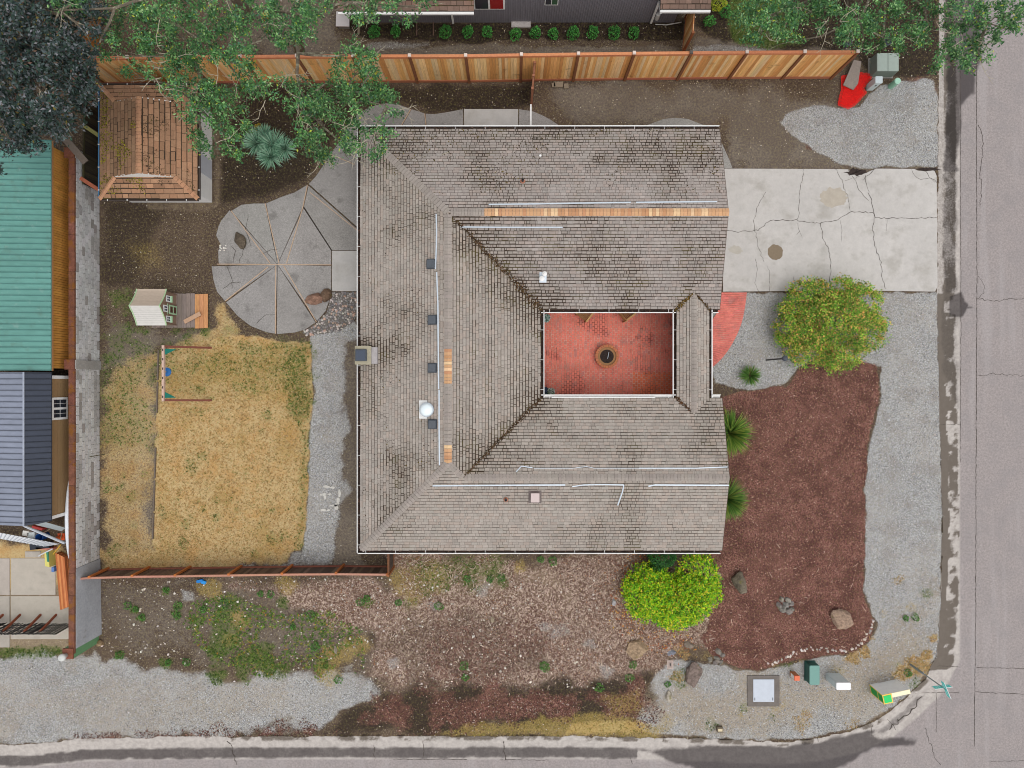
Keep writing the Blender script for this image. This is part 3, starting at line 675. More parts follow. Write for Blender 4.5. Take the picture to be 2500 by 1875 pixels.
# ------------------------------------------------------------------ fan patio, paths
PAT = thing('fan_patio', 'grey exposed aggregate patio fanning out with timber joints', 'patio', W(700, 640, 0)); PAT['kind'] = 'structure'
O = (678, 646)
secs = [[O,(537,647),(534,640),(533,612),(541,600),(528,575),(534,552),(541,538),(561,513)], [O,(565,515),(590,500),(620,497),(647,497)], [O,(650,497),(690,480),(720,470),(750,452),(740,505)],
        [O,(742,507),(809,612),(809,646)], [(742,504),(753,453),(876,562),(876,611),(811,611)], [(754,450),(772,430),(802,385),(836,335),(855,302),(886,300),(886,564),(870,553)],
        [O,(549,735),(530,712),(521,682),(517,650)], [O,(672,815),(650,811),(612,796),(580,771),(552,738)], [O,(771,787),(745,805),(720,812),(676,816)], [O,(809,649),(809,712),(803,737),(795,760),(774,784)],
        [(857,300),(872,280),(902,262),(940,252),(975,256),(1002,266),(976,313),(862,313)], [(1005,267),(1020,272),(1036,277),(1039,313),(979,313)], [(1039,278),(1060,279),(1082,276),(1131,267),(1131,313),(1042,313)],
        [(1267,267),(1300,272),(1322,281),(1345,293),(1374,313),(1267,313)], [(1560,313),(1590,302),(1620,291),(1650,288),(1680,291),(1715,305),(1730,313)], [(1762,350),(1770,368),(1780,390),(1788,411),(1755,411)]]
for i, s in enumerate(secs):
    pts = [W(x, y)[:2] for x, y in s]
    if area2(pts) < 0: pts = pts[::-1]
    cx = sum(p[0] for p in pts)/len(pts); cy = sum(p[1] for p in pts)/len(pts)
    pts = [(cx+(x-cx)*.992, cy+(y-cy)*.992) for x, y in pts]
    mb = MB(); mb.prism(pts, -0.06, 0.022+0.003*(i % 3), vary((1, 1, 1), .05, .01)); mb.build('slab', M['aggregate'], PAT)
for i, r in enumerate(((811,612.5,884,711), (1133,267,1265,313))):
    mb = MB(); mb.prism([W(r[0], r[3])[:2], W(r[2], r[3])[:2], W(r[2], r[1])[:2], W(r[0], r[1])[:2]], -0.06, 0.034, (.9, .91, .92)); mb.build('smooth_slab', M['concrete'], PAT)
woods = [((757,470),(872,562)),((751,452),(740,506)),((740,506),(700,643)),((648,497),(682,643)),((565,515),(660,643)),((530,645),(809,647)),((655,652),(551,735)),((674,649),(673,815)),((693,649),(773,786)),((1003,267),(977,312)),((1037,278),(1041,312)),((806,377),(866,402))]
for a, b in woods:
    mb = MB(); A, B_ = W(*a), W(*b); mb.beam((A[0], A[1], .0), (B_[0], B_[1], .0), .034, .085, C(196, 168, 142)); mb.build('timber_joint', M['wood'], PAT)
mb = MB(); A, B_ = W(741, 506), W(810, 612); mb.beam((A[0], A[1], .0), (B_[0], B_[1], .0), .045, .07, C(58, 50, 44)); mb.build('timber_joint', M['wood'], PAT)
for i, p in enumerate([[(607,525),(600,560),(612,600)],[(590,690),(566,690),(545,705)],[(555,650),(568,685),(567,705)],[(626,790),(650,770),(672,768)],[(600,600),(590,625),(585,642)],[(640,620),(660,612),(678,610)],[(565,600),(575,612),(570,642)]]):
    mb = MB(); ribbon(mb, p, .022, 0.034, 1.5, 90+i); mb.build('crack', M['crack'], PAT)
# ------------------------------------------------------------------ the house round its courtyard
HE, K, RUN = 2.6, 0.2865, 3.885
xW, xL = -6.52, -6.52+RUN; xE = xL+RUN
yN, yR = 10.96, 10.96-RUN; yC1 = yR-RUN
yS, yC2 = -7.15, -0.59; yB = (yS+yC2)/2; RB = (yC2-yS)/2
XE1, XE2 = 8.9, 9.0
cW, cE = 7.04, 8.466; cM = (cW+cE)/2; cR = (cE-cW)/2
xr = xE-RB; yA = yS+RUN
HOUSE = thing('house', 'single storey house with grey shingle roof built round a brick courtyard', 'house', (1.2, 1.9, 0))
ZR = HE+K*RUN; ZB = HE+K*RB; ZC = HE+K*cR
ROOF = bpy.data.objects.new('roof', None); COL.objects.link(ROOF); place(ROOF, (1.2, 1.9, HE), HOUSE)

# roof faces: name, plane z(x, y), polygon, eave origin, along-eave dir, upslope dir, convex clip polygons
def pl(ax, s, e0): return (lambda x, y: HE + K*s*((x if ax == 0 else y) - e0))
faces = [
 ('n', pl(1, -1, yN), [[(xW, yN), (xL, yR), (XE1, yR), (XE1, yN)]], (xW, yN), (1, 0), (0, -1), XE1-xW, RUN),
 ('w', pl(0, 1, xW), [[(xW, yN), (xW, yS), (xL, yA), (xL, yR)]], (xW, yS), (0, 1), (1, 0), yN-yS, RUN),
 ('s', pl(1, 1, yS), [[(xW, yS), (xr, yS), (xr, yB), (xL, yA)], [(xr, yS), (XE2, yS), (XE2, yB), (xr, yB)]], (xW, yS), (1, 0), (0, 1), XE2-xW, RUN),
 ('e', pl(0, -1, xE), [[(xE, yC2), (xE, yC1), (xL, yR), (xL, yA), (xr, yB)]], (xE, yB-.3), (0, 1), (-1, 0), yR-yB+.4, RUN),
 ('ns', pl(1, 1, yC1), [[(xE, yC1), (cW, yC1), (cM, yC1+cR), (cM, yR), (xL, yR)], [(cM, yC1+cR), (cE, yC1), (XE1, yC1), (XE1, yR), (cM, yR)]], (xL, yC1), (1, 0), (0, 1), XE1-xL, RUN),
 ('sn', pl(1, -1, yC2), [[(xE, yC2), (xr, yB), (cM, yB), (cM, yC2-cR), (cW, yC2)], [(cM, yC2-cR), (cM, yB), (XE2, yB), (XE2, yC2), (cE, yC2)]], (xr, yC2), (1, 0), (0, -1), XE2-xr, RB),
 ('cw', pl(0, 1, cW), [[(cW, yC1), (cW, yC2), (cM, yC2-cR), (cM, yC1+cR)]], (cW, yC2-cR), (0, 1), (1, 0), yC1-yC2+2*cR, cR),
 ('ce', pl(0, -1, cE), [[(cE, yC2), (cE, yC1), (cM, yC1+cR), (cM, yC2-cR)]], (cE, yC2-cR), (0, 1), (-1, 0), yC1-yC2+2*cR, cR)]

_mx, _my = np.meshgrid(np.arange(-8, 11, .08), np.arange(-9, 13, .08)); _n1, _n2 = vnoise(_mx, _my, 1.6, 71, 3), vnoise(_mx, _my, .35, 72, 2)
def moss(nm, x, y):
    i, j = int((y+9)/.08), int((x+8)/.08); n = _n1[i, j]; n2 = _n2[i, j]
    m = max(0, (n-0.46)*2.6)
    if nm == 'n':
        m += max(0, (y-yR-.6)/RUN)*1.3*(0.3+n) ; m += max(0, (xW+3-x)/3)*.4 if y > yN-2 else 0
    if nm in ('e', 'ns'):
        d = abs((x-xE) + (y-yC1)) if nm == 'ns' else min(abs((xE-x)-(y-yC1)), 9)
        m += max(0, 1-d/2.0)*1.0
    if nm in ('e', 'sn'):
        d = abs((x-xE)-(y-yC2)) ; m += max(0, 1-d/1.3)*.8
    if nm == 'ns': m += .25
    if nm == 'e': m += .12
    if nm in ('s', 'sn'): m *= .75
    if nm == 'w' and y < -1: m *= 1.2
    if nm in ('cw', 'ce'): m *= .3
    return min(1.4, m*(0.4+1.1*n2))

def shingles(mb_list, nm, zf, polys, o, u, v, L, R, expo, wr, base, gap0, gapm, mossf, thick=0.016, seed=1, wear=0.09):
    rg = random.Random(seed); nrow = int(R/expo)+1; up = Vector((v[0], v[1]))
    uL = 0
    for r in range(nrow):
        t0, t1 = r*expo, min((r+1)*expo, R)
        if t1-t0 < 0.02: continue
        p = -rg.uniform(0, wr[1])
        rowtone = 1+rg.uniform(-.03, .03)
        while p < L:
            w = rg.uniform(*wr) if rg.random() < .8 else rg.uniform(wr[0]*.5, wr[0]); a, b = p, p+w; p = b
            xm, ym = o[0]+u[0]*(a+b)/2+v[0]*(t0+t1)/2, o[1]+u[1]*(a+b)/2+v[1]*(t0+t1)/2
            m = mossf(nm, xm, ym)
            gv = gap0*rg.uniform(.2, .9)+gapm*.85*m*rg.uniform(.3, 1.3); gr = gap0*rg.uniform(1.1, 1.6)+gapm*m*rg.uniform(.6, 1.2)
            a2, b2 = a+gv/2, b-gv/2; s0, s1 = t0+gr, t1
            if b2-a2 < .02 or s1-s0 < .02: continue
            jit = rg.uniform(-.006, .006)
            rect = [(o[0]+u[0]*q+v[0]*s, o[1]+u[1]*q+v[1]*s) for q, s in ((a2, s0+jit), (b2, s0+jit+rg.uniform(-.004, .004)), (b2, s1), (a2, s1))]
            if area2(rect) < 0: rect.reverse()
            for P in polys:
                c = clip_convex(rect, P)
                if len(c) < 3: continue
                ar = abs(area2(c))
                if ar < 4e-4: continue
                top = []; bot = []
                for x, y in c:
                    s = (x-o[0])*v[0]+(y-o[1])*v[1]; fr = (s-t0)/max(t1-t0, 1e-6); z = zf(x, y)
                    top.append((x, y, z+.004+thick*(1-fr))); bot.append((x, y, z-.004))
                n = len(c); mb = MB()
                tone = (1+rg.gauss(0, wear))*rowtone*(1-.10*min(m, 1)*rg.random())
                wv = rg.random()
                hue = (1, 1, 1) if wv < .6 else ((1.03, .985, .965) if wv < .85 else (.975, 1.0, 1.0))
                mm_ = min(1, m*.9)*rg.uniform(.5, 1.1); st = (1-.15*mm_, 1-.17*mm_, 1-.22*mm_); col = tuple(base[i]*tone*hue[i]*st[i] for i in range(3))
                mb.add(bot+top, [tuple(range(n, 2*n))]+[(i, (i+1) % n, n+(i+1) % n, n+i) for i in range(n)], col)
                mb_list.append((ar*rg.uniform(.9, 1.1), mb))
SH = []
for i, (nm, zf, polys, o, u, v, L, R) in enumerate(faces):
    CC = [p if area2(p) > 0 else p[::-1] for p in polys]
    base = C(167, 157, 148) if nm not in ('ns', 'n') else C(166, 156, 150)
    shingles(SH, nm, zf, CC, o, u, v, L, R, 0.131, (.11, .30), base, .0125, .027, moss, seed=30+i, wear=.055)
    for p in CC:
        d = MB(); d.slab3([(x, y, zf(x, y)-.004) for x, y in p], .13); d.build('roof_deck', M['underlay'], ROOF)
pieces(SH, 'shingle', 'shingle_field', M['shingle'], ROOF, 300, 'weathered grey shingles of the whole roof')

# ridge and hip caps
def caps(a, b, za, zb, left, right, n, colf, mat, w=.155):
    """folded caps from a to b; left/right: drop (dz per metre) and plan direction of each wing"""
    A, B_ = Vector((*a, za)), Vector((*b, zb)); d = (B_-A)/n; dn = d.normalized()
    for i in range(n):
        p = A+d*i; q = A+d*(i+.91); mb = MB(); h0, h1 = .034, .022
        l0 = [p+Vector((left[0]*w, left[1]*w, -left[2]*w+h0)), p+Vector((0, 0, h0+.012)), p+Vector((right[0]*w, right[1]*w, -right[2]*w+h0))]
        l1 = [q+Vector((left[0]*w, left[1]*w, -left[2]*w+h1)), q+Vector((0, 0, h1+.012)), q+Vector((right[0]*w, right[1]*w, -right[2]*w+h1))]
        dn_ = Vector((0, 0, -.03))
        vs = l0+l1+[x+dn_ for x in l0]+[x+dn_ for x in l1]
        mb.add(vs, [(0, 1, 4, 3), (1, 2, 5, 4), (0, 6, 7, 1), (1, 7, 8, 2), (3, 4, 10, 9), (4, 5, 11, 10), (0, 3, 9, 6), (2, 8, 11, 5)], colf(i/n))
        mb.build('ridge_tile', mat(i/n), ROOF)
GREY = C(160, 150, 142)
def gcol(t): return vary(GREY, .07, .01)
def ocol(t):
    r = rnd.random()
    return vary(C(208, 162, 122) if r < .5 else (C(196, 146, 108) if r < .75 else C(230, 194, 152)), .05, .02)
gm = lambda t: M['shingle']; om = lambda t: M['ridge_new']
k = K
x0o = (1182-1250)*(CAMH-ZR)/FPX
caps((XE1+.03, yR), (x0o, yR), ZR, ZR, (0, 1, k), (0, -1, k), 70, ocol, om)
caps((x0o, yR), (xL+.1, yR), ZR, ZR, (0, 1, k), (0, -1, k), 12, gcol, gm)
def wy(py): return (937.5-py)*(CAMH-ZR)/FPX
for (a, b, n, cf, mt) in ((yR-.1, wy(852), 40, gcol, gm), (wy(852), wy(937), 11, ocol, om), (wy(937), wy(1087), 17, gcol, gm), (wy(1087), yA, 5, ocol, om)):
    caps((xL, a), (xL, b), ZR, ZR, (-1, 0, k), (1, 0, k), n, cf, mt)
caps((XE2, yB), (xr+.05, yB), ZB, ZB, (0, 1, k), (0, -1, k), 76, gcol, gm, .14)
caps((cM, yC2-cR+.1), (cM, yC1+cR-.1), ZC, ZC, (-1, 0, k), (1, 0, k), 32, gcol, gm, .12)
q = math.sqrt(.5)
caps((xW+.05, yN-.05), (xL, yR), HE+.015, ZR, (q, q, k*q), (-q, -q, k*q), 36, gcol, gm, .15)
caps((xW+.05, yS+.05), (xL, yA), HE+.015, ZR, (-q, q, k*q), (q, -q, k*q), 36, gcol, gm, .15)
caps((xr, yB), (xL, yA), ZB, ZR, (q, q, k*q), (-q, -q, k*q), 6, gcol, gm, .13)

# fascia, gutters with leaf debris, hangers
def gutter(a, b, out, hang=True, fill=True, lipw=.028):
    """roof edge a-b (plan), out = outward direction"""
    A, B_ = Vector((*a, 0)), Vector((*b, 0)); O_ = Vector((*out, 0)); d = (B_-A); L = d.length; d.normalize()
    g = MB(); z1 = HE-.012; z0 = z1-.11; wg = .135
    def strip(o0, o1, za, zb): g.hexa([A+O_*o0+Vector((0, 0, za)), B_+O_*o0+Vector((0, 0, za)), B_+O_*o1+Vector((0, 0, za)), A+O_*o1+Vector((0, 0, za))],
                                      [A+O_*o0+Vector((0, 0, zb)), B_+O_*o0+Vector((0, 0, zb)), B_+O_*o1+Vector((0, 0, zb)), A+O_*o1+Vector((0, 0, zb))])
    strip(wg-lipw, wg+.004, z0, z1+.004); strip(.004, wg-lipw, z0, z0+.012)
    gut = g.build('gutter', M['white'], HOUSE)
    if fill:
        n = int(L/.035); V = []; F = []; CL = []
        for i in range(n):
            t = rnd.uniform(0, L); o_ = rnd.uniform(.012, wg-lipw-.01); p = A+d*t+O_*o_; s = rnd.uniform(.012, .035); an = rnd.uniform(0, 6.28)
            i0 = len(V); z = z0+.02+rnd.uniform(0, .05)
            V += [(p.x+s*math.cos(an), p.y+s*math.sin(an), z), (p.x-s*.5*math.sin(an), p.y+s*.5*math.cos(an), z+rnd.uniform(-.01, .01)), (p.x-s*math.cos(an), p.y-s*math.sin(an), z), (p.x+s*.5*math.sin(an), p.y-s*.5*math.cos(an), z)]
            F.append((i0, i0+1, i0+2, i0+3)); CL.append(rnd.choice([C(70, 48, 40), C(96, 62, 48), C(52, 42, 38), C(130, 100, 84), C(60, 52, 46)]))
        b2 = MB(); b2.v = V; b2.f = F; b2.c = CL; b2.m = [0]*len(F)
        b2.hexa([A+O_*.006+Vector((0, 0, z0+.013)), B_+O_*.006+Vector((0, 0, z0+.013)), B_+O_*(wg-lipw-.002)+Vector((0, 0, z0+.013)), A+O_*(wg-lipw-.002)+Vector((0, 0, z0+.013))],
                [A+O_*.006+Vector((0, 0, z0+.022)), B_+O_*.006+Vector((0, 0, z0+.022)), B_+O_*(wg-lipw-.002)+Vector((0, 0, z0+.022)), A+O_*(wg-lipw-.002)+Vector((0, 0, z0+.022))], C(50, 38, 33))
        b2.build('leaf_debris', M['debris'], gut, kind='stuff')
    if hang:
        n = int(L/1.28)
        for i in range(n+1):
            p = A+d*(.35+i*1.28)
            if (p-A).length > L-.05: break
            h = MB(); h.beam(p+O_*(-.03)+Vector((0, 0, z1+.014)), p+O_*(wg)+Vector((0, 0, z1+.004)), .016, .008); h.build('hanger', M['white'], gut)
gutter((xW-.1, yN), (XE1, yN), (0, 1), True, True)
gutter((xW, yS-.1), (xW, yN+.1), (-1, 0))
gutter((xW-.1, yS), (XE2-.05, yS), (0, -1))
gutter((xE, yC2), (xE, yC1), (1, 0), lipw=.03); gutter((xE, yC1), (cW, yC1), (0, -1), lipw=.03)
gutter((cW, yC2), (cW, yC1), (-1, 0), lipw=.03); gutter((xE, yC2), (cW, yC2), (0, 1), fill=False, lipw=.036)
gutter((cE, yC2), (cE, yC1), (1, 0), lipw=.036); gutter((cE+.1, yC1), (XE1-.04, yC1), (0, -1)); gutter((cE+.1, yC2), (XE2-.04, yC2), (0, 1), fill=False)
f = MB(); f.beam((xE+.45, yC2+.02, HE+.0), (cW-.9, yC2+.02, HE+.0), .05, .03); f.build('gutter_guard', M['white'], HOUSE)
for X, ya, yb, ym, zt in ((XE1, yN, yC1, yR, ZR), (XE2, yC2, yS, yB, ZB)):       # barge boards on the gables
    b = MB()
    for y0 in (ya, yb): b.hexa([(X, y0, HE-.15), (X+.022, y0, HE-.15), (X+.022, ym, zt-.15), (X, ym, zt-.15)], [(X, y0, HE-.0), (X+.022, y0, HE-.0), (X+.022, ym, zt-.0), (X, ym, zt-.0)])
    b.build('barge_board', pm('barge_brown_%d' % int(X*10), C(96, 80, 70), .8), HOUSE)

# walls (under the eaves), gable ends, garage door, front windows
ov, oc = .5, .35
wl = [('north', (xW+ov, yN-ov, XE1-.35, yC1+oc)), ('west', (xW+ov, yC1+oc, xE-oc, yC2-oc)), ('south', (xW+ov, yC2-oc, XE2-.35, yS+ov)), ('link', (cE-.42, yC1+oc-.02, cE-.3, yC2-oc+.02))]
for nm, (a, b, c, d) in wl:
    m = MB(); m.box(((a+c)/2, (b+d)/2, 1.2), (abs(c-a), abs(b-d), 2.42)); m.build('wall', M['wall_cream'], HOUSE)
for X, ya, yb, ym, zt in ((XE1-.345, yN-ov, yC1+oc, yR, ZR-.2), (XE2-.345, yC2-oc, yS+ov, yB, ZB-.2)):
    m = MB(); m.add([(X, ya, 2.41), (X, yb, 2.41), (X, ym, zt), (X-.1, ya, 2.41), (X-.1, yb, 2.41), (X-.1, ym, zt)], [(0, 1, 2), (5, 4, 3), (0, 3, 4, 1), (1, 4, 5, 2), (2, 5, 3, 0)]); m.build('gable_wall', M['wall_cream'], HOUSE)
m = MB(); m.box((XE1-.33, 7.0, 1.07), (.04, 4.9, 2.1)); gd = m.build('garage_door', M['white'], HOUSE)
for i in range(4):
    for j in range(4):
        m = MB(); m.box((XE1-.305, 5.2+j*1.2, .32+i*.5), (.02, 1.0, .36)); m.build('panel', M['white'], gd)
for y in (-2.2, -5.2):
    m = MB(); m.box((XE2-.335, y, 1.4), (.05, 1.5, 1.1)); wn = m.build('window', M['white'], HOUSE); m = MB(); m.box((XE2-.30, y, 1.4), (.02, 1.36, .96)); m.build('pane', M['glass_dark'], wn)
for y in (.5, 2.1):
    m = MB(); m.box((xE-oc+.01, y, 1.1), (.05, 1.3, 2.0)); wn = m.build('window', M['white'], HOUSE); m = MB(); m.box((xE-oc+.045, y, 1.1), (.02, 1.16, 1.86)); m.build('pane', M['glass_dark'], wn)

# zinc moss strips beside the ridges
def zstrip(pts, zf, w=.055):
    m = MB()
    for (a, b) in zip(pts[:-1], pts[1:]):
        def up(p):
            z = HE+.9
            for _ in range(3): x, y, _z = W(p[0], p[1], z); z = zf(x, y)+.034
            x, y, _z = W(p[0], p[1], z); return (x, y, z)
        m.beam(up(a), up(b), w, .006)
    m.build('zinc_strip', M['zinc'], ROOF)
FZ = {f_[0]: f_[1] for f_ in faces}
zstrip([(1193,499),(1280,498),(1400,496),(1540,494)], FZ['n']); zstrip([(1553,494),(1640,493),(1751,492)], FZ['n'])
zstrip([(1124,554),(1220,555),(1374,555)], FZ['ns'])
zstrip([(1065,522),(1066,570),(1065,610),(1063,657)], FZ['w']); zstrip([(1066,664),(1069,740),(1070,850),(1071,950)], FZ['w']); zstrip([(1072,952),(1072,1040),(1073,1136)], FZ['w'])
zstrip([(1056,1186),(1200,1185),(1380,1184)], FZ['s']); zstrip([(1397,1188),(1425,1184),(1470,1183),(1523,1184)], FZ['s'], .045); zstrip([(1523,1184),(1520,1200),(1508,1234)], FZ['s'], .05)
zstrip([(1583,1187),(1600,1184),(1780,1185)], FZ['s'])
zstrip([(1260,1152),(1273,1138),(1300,1142)], FZ['sn'], .04); zstrip([(1303,1143),(1400,1143),(1432,1139),(1450,1143),(1560,1143)], FZ['sn'], .022); zstrip([(1560,1143),(1700,1143),(1776,1140)], FZ['sn'], .04)

# moss clumps and valley litter
def litter(name, n, ptf, cols, smin, smax, parent, label):
    V = []; F = []; CL = []
    for i in range(n):
        x, y, z = ptf(); s = rnd.uniform(smin, smax); an = rnd.uniform(0, 6.28); e = rnd.uniform(.3, .8); i0 = len(V); c_, s_ = math.cos(an), math.sin(an); h = rnd.uniform(.01, .03)
        V += [(x+s*c_, y+s*s_, z+.004), (x-s*e*s_, y+s*e*c_, z+.004), (x-s*c_, y-s*s_, z+.004), (x+s*e*s_, y-s*e*c_, z+.004), (x, y, z+h)]
        F += [(i0, i0+1, i0+4), (i0+1, i0+2, i0+4), (i0+2, i0+3, i0+4), (i0+3, i0, i0+4)]; CL += [rnd.choice(cols)]*4
    stuff_mesh(name, V, F, M['debris'], CL, parent, kind='stuff', label=label)
def vpt(a, b, zf, spread, taper=0.0):
    def f():
        t = rnd.random()**.8; s = spread*(taper+(1-taper)*t) if taper else spread
        x, y = a[0]+(b[0]-a[0])*t+rnd.gauss(0, s), a[1]+(b[1]-a[1])*t+rnd.gauss(0, s)
        return x, y, min(ZR, max(FZ[zf[0]](x, y), FZ[zf[1]](x, y)))+.02
    return f
BR = [C(70, 52, 36), C(92, 66, 44), C(58, 46, 34), C(110, 84, 60), C(88, 70, 32)]
litter('valley_litter', 900, vpt((xL+.25, yR-.25), (xE, yC1), ('e', 'ns'), .13, .25), BR, .015, .045, ROOF, 'brown leaf litter lying in the northern valley')
litter('valley_litter', 700, vpt((xr, yB), (xE, yC2), ('e', 'sn'), .07, .4), BR, .015, .04, ROOF, 'brown leaf litter lying in the southern valley')
litter('valley_litter', 160, vpt((cM-.1, yC1+cR-.1), (cW, yC1), ('ns', 'cw'), .06, .5), [C(120, 92, 34), C(92, 74, 30), C(70, 54, 34)], .015, .05, ROOF, 'ochre moss in the short valley of the link roof')
litter('valley_litter', 130, vpt((cM-.1, yC2-cR+.1), (cW, yC2), ('sn', 'cw'), .05, .5), [C(100, 66, 40), C(72, 54, 34)], .015, .04, ROOF, 'brown litter in the lower short valley of the link roof')
litter('valley_litter', 110, vpt((cM+.1, yC1+cR-.1), (cE, yC1), ('ns', 'ce'), .05, .5), [C(100, 76, 40), C(72, 54, 34)], .015, .04, ROOF, 'litter in the outer valley of the link roof')
def npt():
    while True:
        x, y = rnd.uniform(xW+.2, XE1-.2), rnd.uniform(yR+.8, yN-.05)
        if x-xW < (yN-y)*1.0: continue
        n = vnoise(np.array([x]), np.array([y]), 1.1, 77, 3)[0]
        if n+max(0, (1.4-abs(x-xW-1.2))*.1) > .56: return x, y, FZ['n'](x, y)+.012
litter('moss_clumps', 900, npt, [C(104, 88, 34), C(84, 74, 34), C(74, 58, 40), C(66, 52, 38)], .012, .045, ROOF, 'olive moss tufts on the north slope')
def wpt():
    while True:
        x, y = rnd.uniform(xW+.1, xL-.3), rnd.uniform(yS+.6, yN-.9)
        if yN-y < x-xW or y-yS < x-xW: continue
        n = vnoise(np.array([x]), np.array([y]), .9, 78, 3)[0]
        if n > .60 or (y > 7.6 and n > .4 and x < xW+1.6): return x, y, FZ['w'](x, y)+.012
litter('moss_clumps', 420, wpt, [C(60, 46, 36), C(78, 58, 40), C(108, 88, 34)], .01, .038, ROOF, 'dark moss tufts on the west slope')

# roof fittings
def onroof(px, py, zf, dz=0.0):
    z = HE+.6
    for _ in range(4): x, y, _z = W(px, py, z); z = zf(x, y)+dz
    return W(px, py, z)
for i, (px, py, wd) in enumerate(((1051,643,'uppermost'), (1054,780,'second from the top'), (1054,898,'third from the top'), (1055,1036,'lowest'))):
    x, y, z = onroof(px, py, FZ['w'], .2)
    z = FZ['w'](x, y)
    r = thing('roof_vent', ('black box vent on the west roof slope, %s of the four' % wd) if i != 3 else 'black box vent on the west roof slope, beside the white domed skylight', 'roof vent', (x, y, z), 'black box vents along the west ridge')
    m = MB(); m.hexa([(x-.2, y-.2, z-.2*K+.016), (x+.2, y-.2, z+.2*K+.016), (x+.2, y+.2, z+.2*K+.016), (x-.2, y+.2, z-.2*K+.016)], [(x-.2, y-.2, z-.2*K+.03), (x+.2, y-.2, z+.2*K+.03), (x+.2, y+.2, z+.2*K+.03), (x-.2, y+.2, z-.2*K+.03)]); m.build('flashing', M['black_metal'], r)
    m = MB(); m.rbox((x, y, z+.12), (.34, .36, .22), .05, ch=.03); m.build('hood', M['black_metal'], r)
x, y, z = onroof(1040, 1000, FZ['w'], .1); z = FZ['w'](x, y)
sk = thing('skylight', 'white round domed skylight on a white flashing on the west slope', 'skylight', (x, y, z))
m = MB(); m.hexa([(x-.31, y-.38, z-.31*K+.02), (x+.05, y-.38, z+.05*K+.02), (x+.05, y+.38, z+.05*K+.02), (x-.31, y+.38, z-.31*K+.02)], [(x-.31, y-.38, z-.31*K+.034), (x+.05, y-.38, z+.05*K+.034), (x+.05, y+.38, z+.05*K+.034), (x-.31, y+.38, z-.31*K+.034)]); m.build('flashing', M['white'], sk)
m = MB(); m.lathe((x+.03, y, z-.08), [(.3, 0), (.3, .25), (.285, .27), (.27, .27)], 28); m.build('rim', M['zinc'], sk, smooth=False)
m = MB(); m.lathe((x+.03, y, z+.17), [(.268, 0), (.262, .05), (.23, .11), (.17, .15), (.09, .17), (.01, .176)], 28); m.build('dome', pm('skylight_dome', C(236, 246, 250), .2, ((3, .03),), spec=.5), sk, smooth=True)
# chimney
x, y, _ = W(889, 867, 3.3)
chm = thing('chimney', 'tan chimney with black metal cap at the west eave', 'chimney', (x, y, 0))
m = MB(); m.box((x-.08, y, 1.55), (.62, .74, 3.1), col=C(150, 140, 122)); m.build('shaft', M['block'], chm)
m = MB(); m.rbox((x-.08, y, 3.15), (.68, .78, .1), .02, col=C(168, 160, 138)); m.build('crown_slab', M['block'], chm)
m = MB(); m.hexa([(x+.231, y-.36, 2.55), (x+.53, y-.36, 2.55), (x+.53, y+.36, 2.55), (x+.231, y+.36, 2.55)], [(x+.231, y-.35, 3.06), (x+.47, y-.35, 2.98), (x+.47, y+.35, 2.98), (x+.231, y+.35, 3.06)], C(172, 166, 166)); m.build('shoulder', M['block'], chm)
m = MB(); m.rbox((x-.14, y, 3.25), (.48, .5, .12), .03, ch=.02); cp = m.build('cap', M['black_metal'], chm)
m = MB(); m.box((x-.14, y, 3.325), (.38, .4, .03), col=C(150, 160, 178)); m.build('lid', pm('cap_lid', C(108, 118, 132), .4, ((5, .06),), spec=.5), cp)
# plumbing vents and flue
x, y, z = onroof(1325, 678, FZ['ns'])
fl = thing('flue_vent', 'white twin capped flue on a metal flashing, south facing garage slope', 'flue', (x, y, z))
m = MB(); m.hexa([(x-.14, y-.2, z-.2*K+.02), (x+.16, y-.2, z-.2*K+.02), (x+.16, y+.22, z+.22*K+.02), (x-.14, y+.22, z+.22*K+.02)], [(x-.14, y-.2, z-.2*K+.032), (x+.16, y-.2, z-.2*K+.032), (x+.16, y+.22, z+.22*K+.032), (x-.14, y+.22, z+.22*K+.032)]); m.build('flashing', M['zinc'], fl)
for (dx, dy, h, r_) in ((.06, .1, .42, .1), (-.05, -.09, .36, .11)):
    m = MB(); m.lathe((x+dx, y+dy, z-.05), [(.055, 0), (.055, h), (r_, h), (r_, h+.04), (.02, h+.08)], 16); m.build('pipe_cap', M['white'], fl)
x, y, z = onroof(1306, 1213, FZ['s'])
bv = thing('box_vent', 'pinkish white square box vent on the south roof slope', 'roof vent', (x, y, z))
m = MB(); m.rbox((x, y, z+.13), (.36, .38, .24), .02, col=C(206, 188, 184)); m.build('hood', M['paint'], bv)
m = MB(); m.hexa([(x-.27, y-.27, z-.27*K+.016), (x+.27, y-.27, z-.27*K+.016), (x+.27, y+.27, z+.27*K+.016), (x-.27, y+.27, z+.27*K+.016)], [(x-.27, y-.27, z-.27*K+.028), (x+.27, y-.27, z-.27*K+.028), (x+.27, y+.27, z+.27*K+.028), (x-.27, y+.27, z+.27*K+.028)], C(110, 98, 94)); m.build('flashing', M['paint'], bv)
for px, py, zf, lb in ((1235, 1219, 's', 'small dark vent pipe with copper collar on the south slope'), (1276, 443, 'n', 'small dark vent pipe with copper collar on the north slope')):
    x, y, z = onroof(px, py, FZ[zf]); vp = thing('vent_pipe', lb, 'vent pipe', (x, y, z))
    m = MB(); m.lathe((x, y, z-.05), [(.05, 0), (.05, .3), (.04, .3), (.04, .2)], 12, col=C(60, 60, 62)); m.build('pipe', M['paint'], vp)
    m = MB(); m.lathe((x, y, z-.03), [(.12, 0), (.1, .07), (.06, .1)], 12, col=C(168, 112, 88)); m.build('collar', M['paint'], vp)
x, y, z = onroof(1319, 380, FZ['n'], .03); m = MB(); m.lathe((x, y, z-.03), [(.05, 0), (.05, .06), (.01, .08)], 10); m.build('vent_cap', M['white'], ROOF)
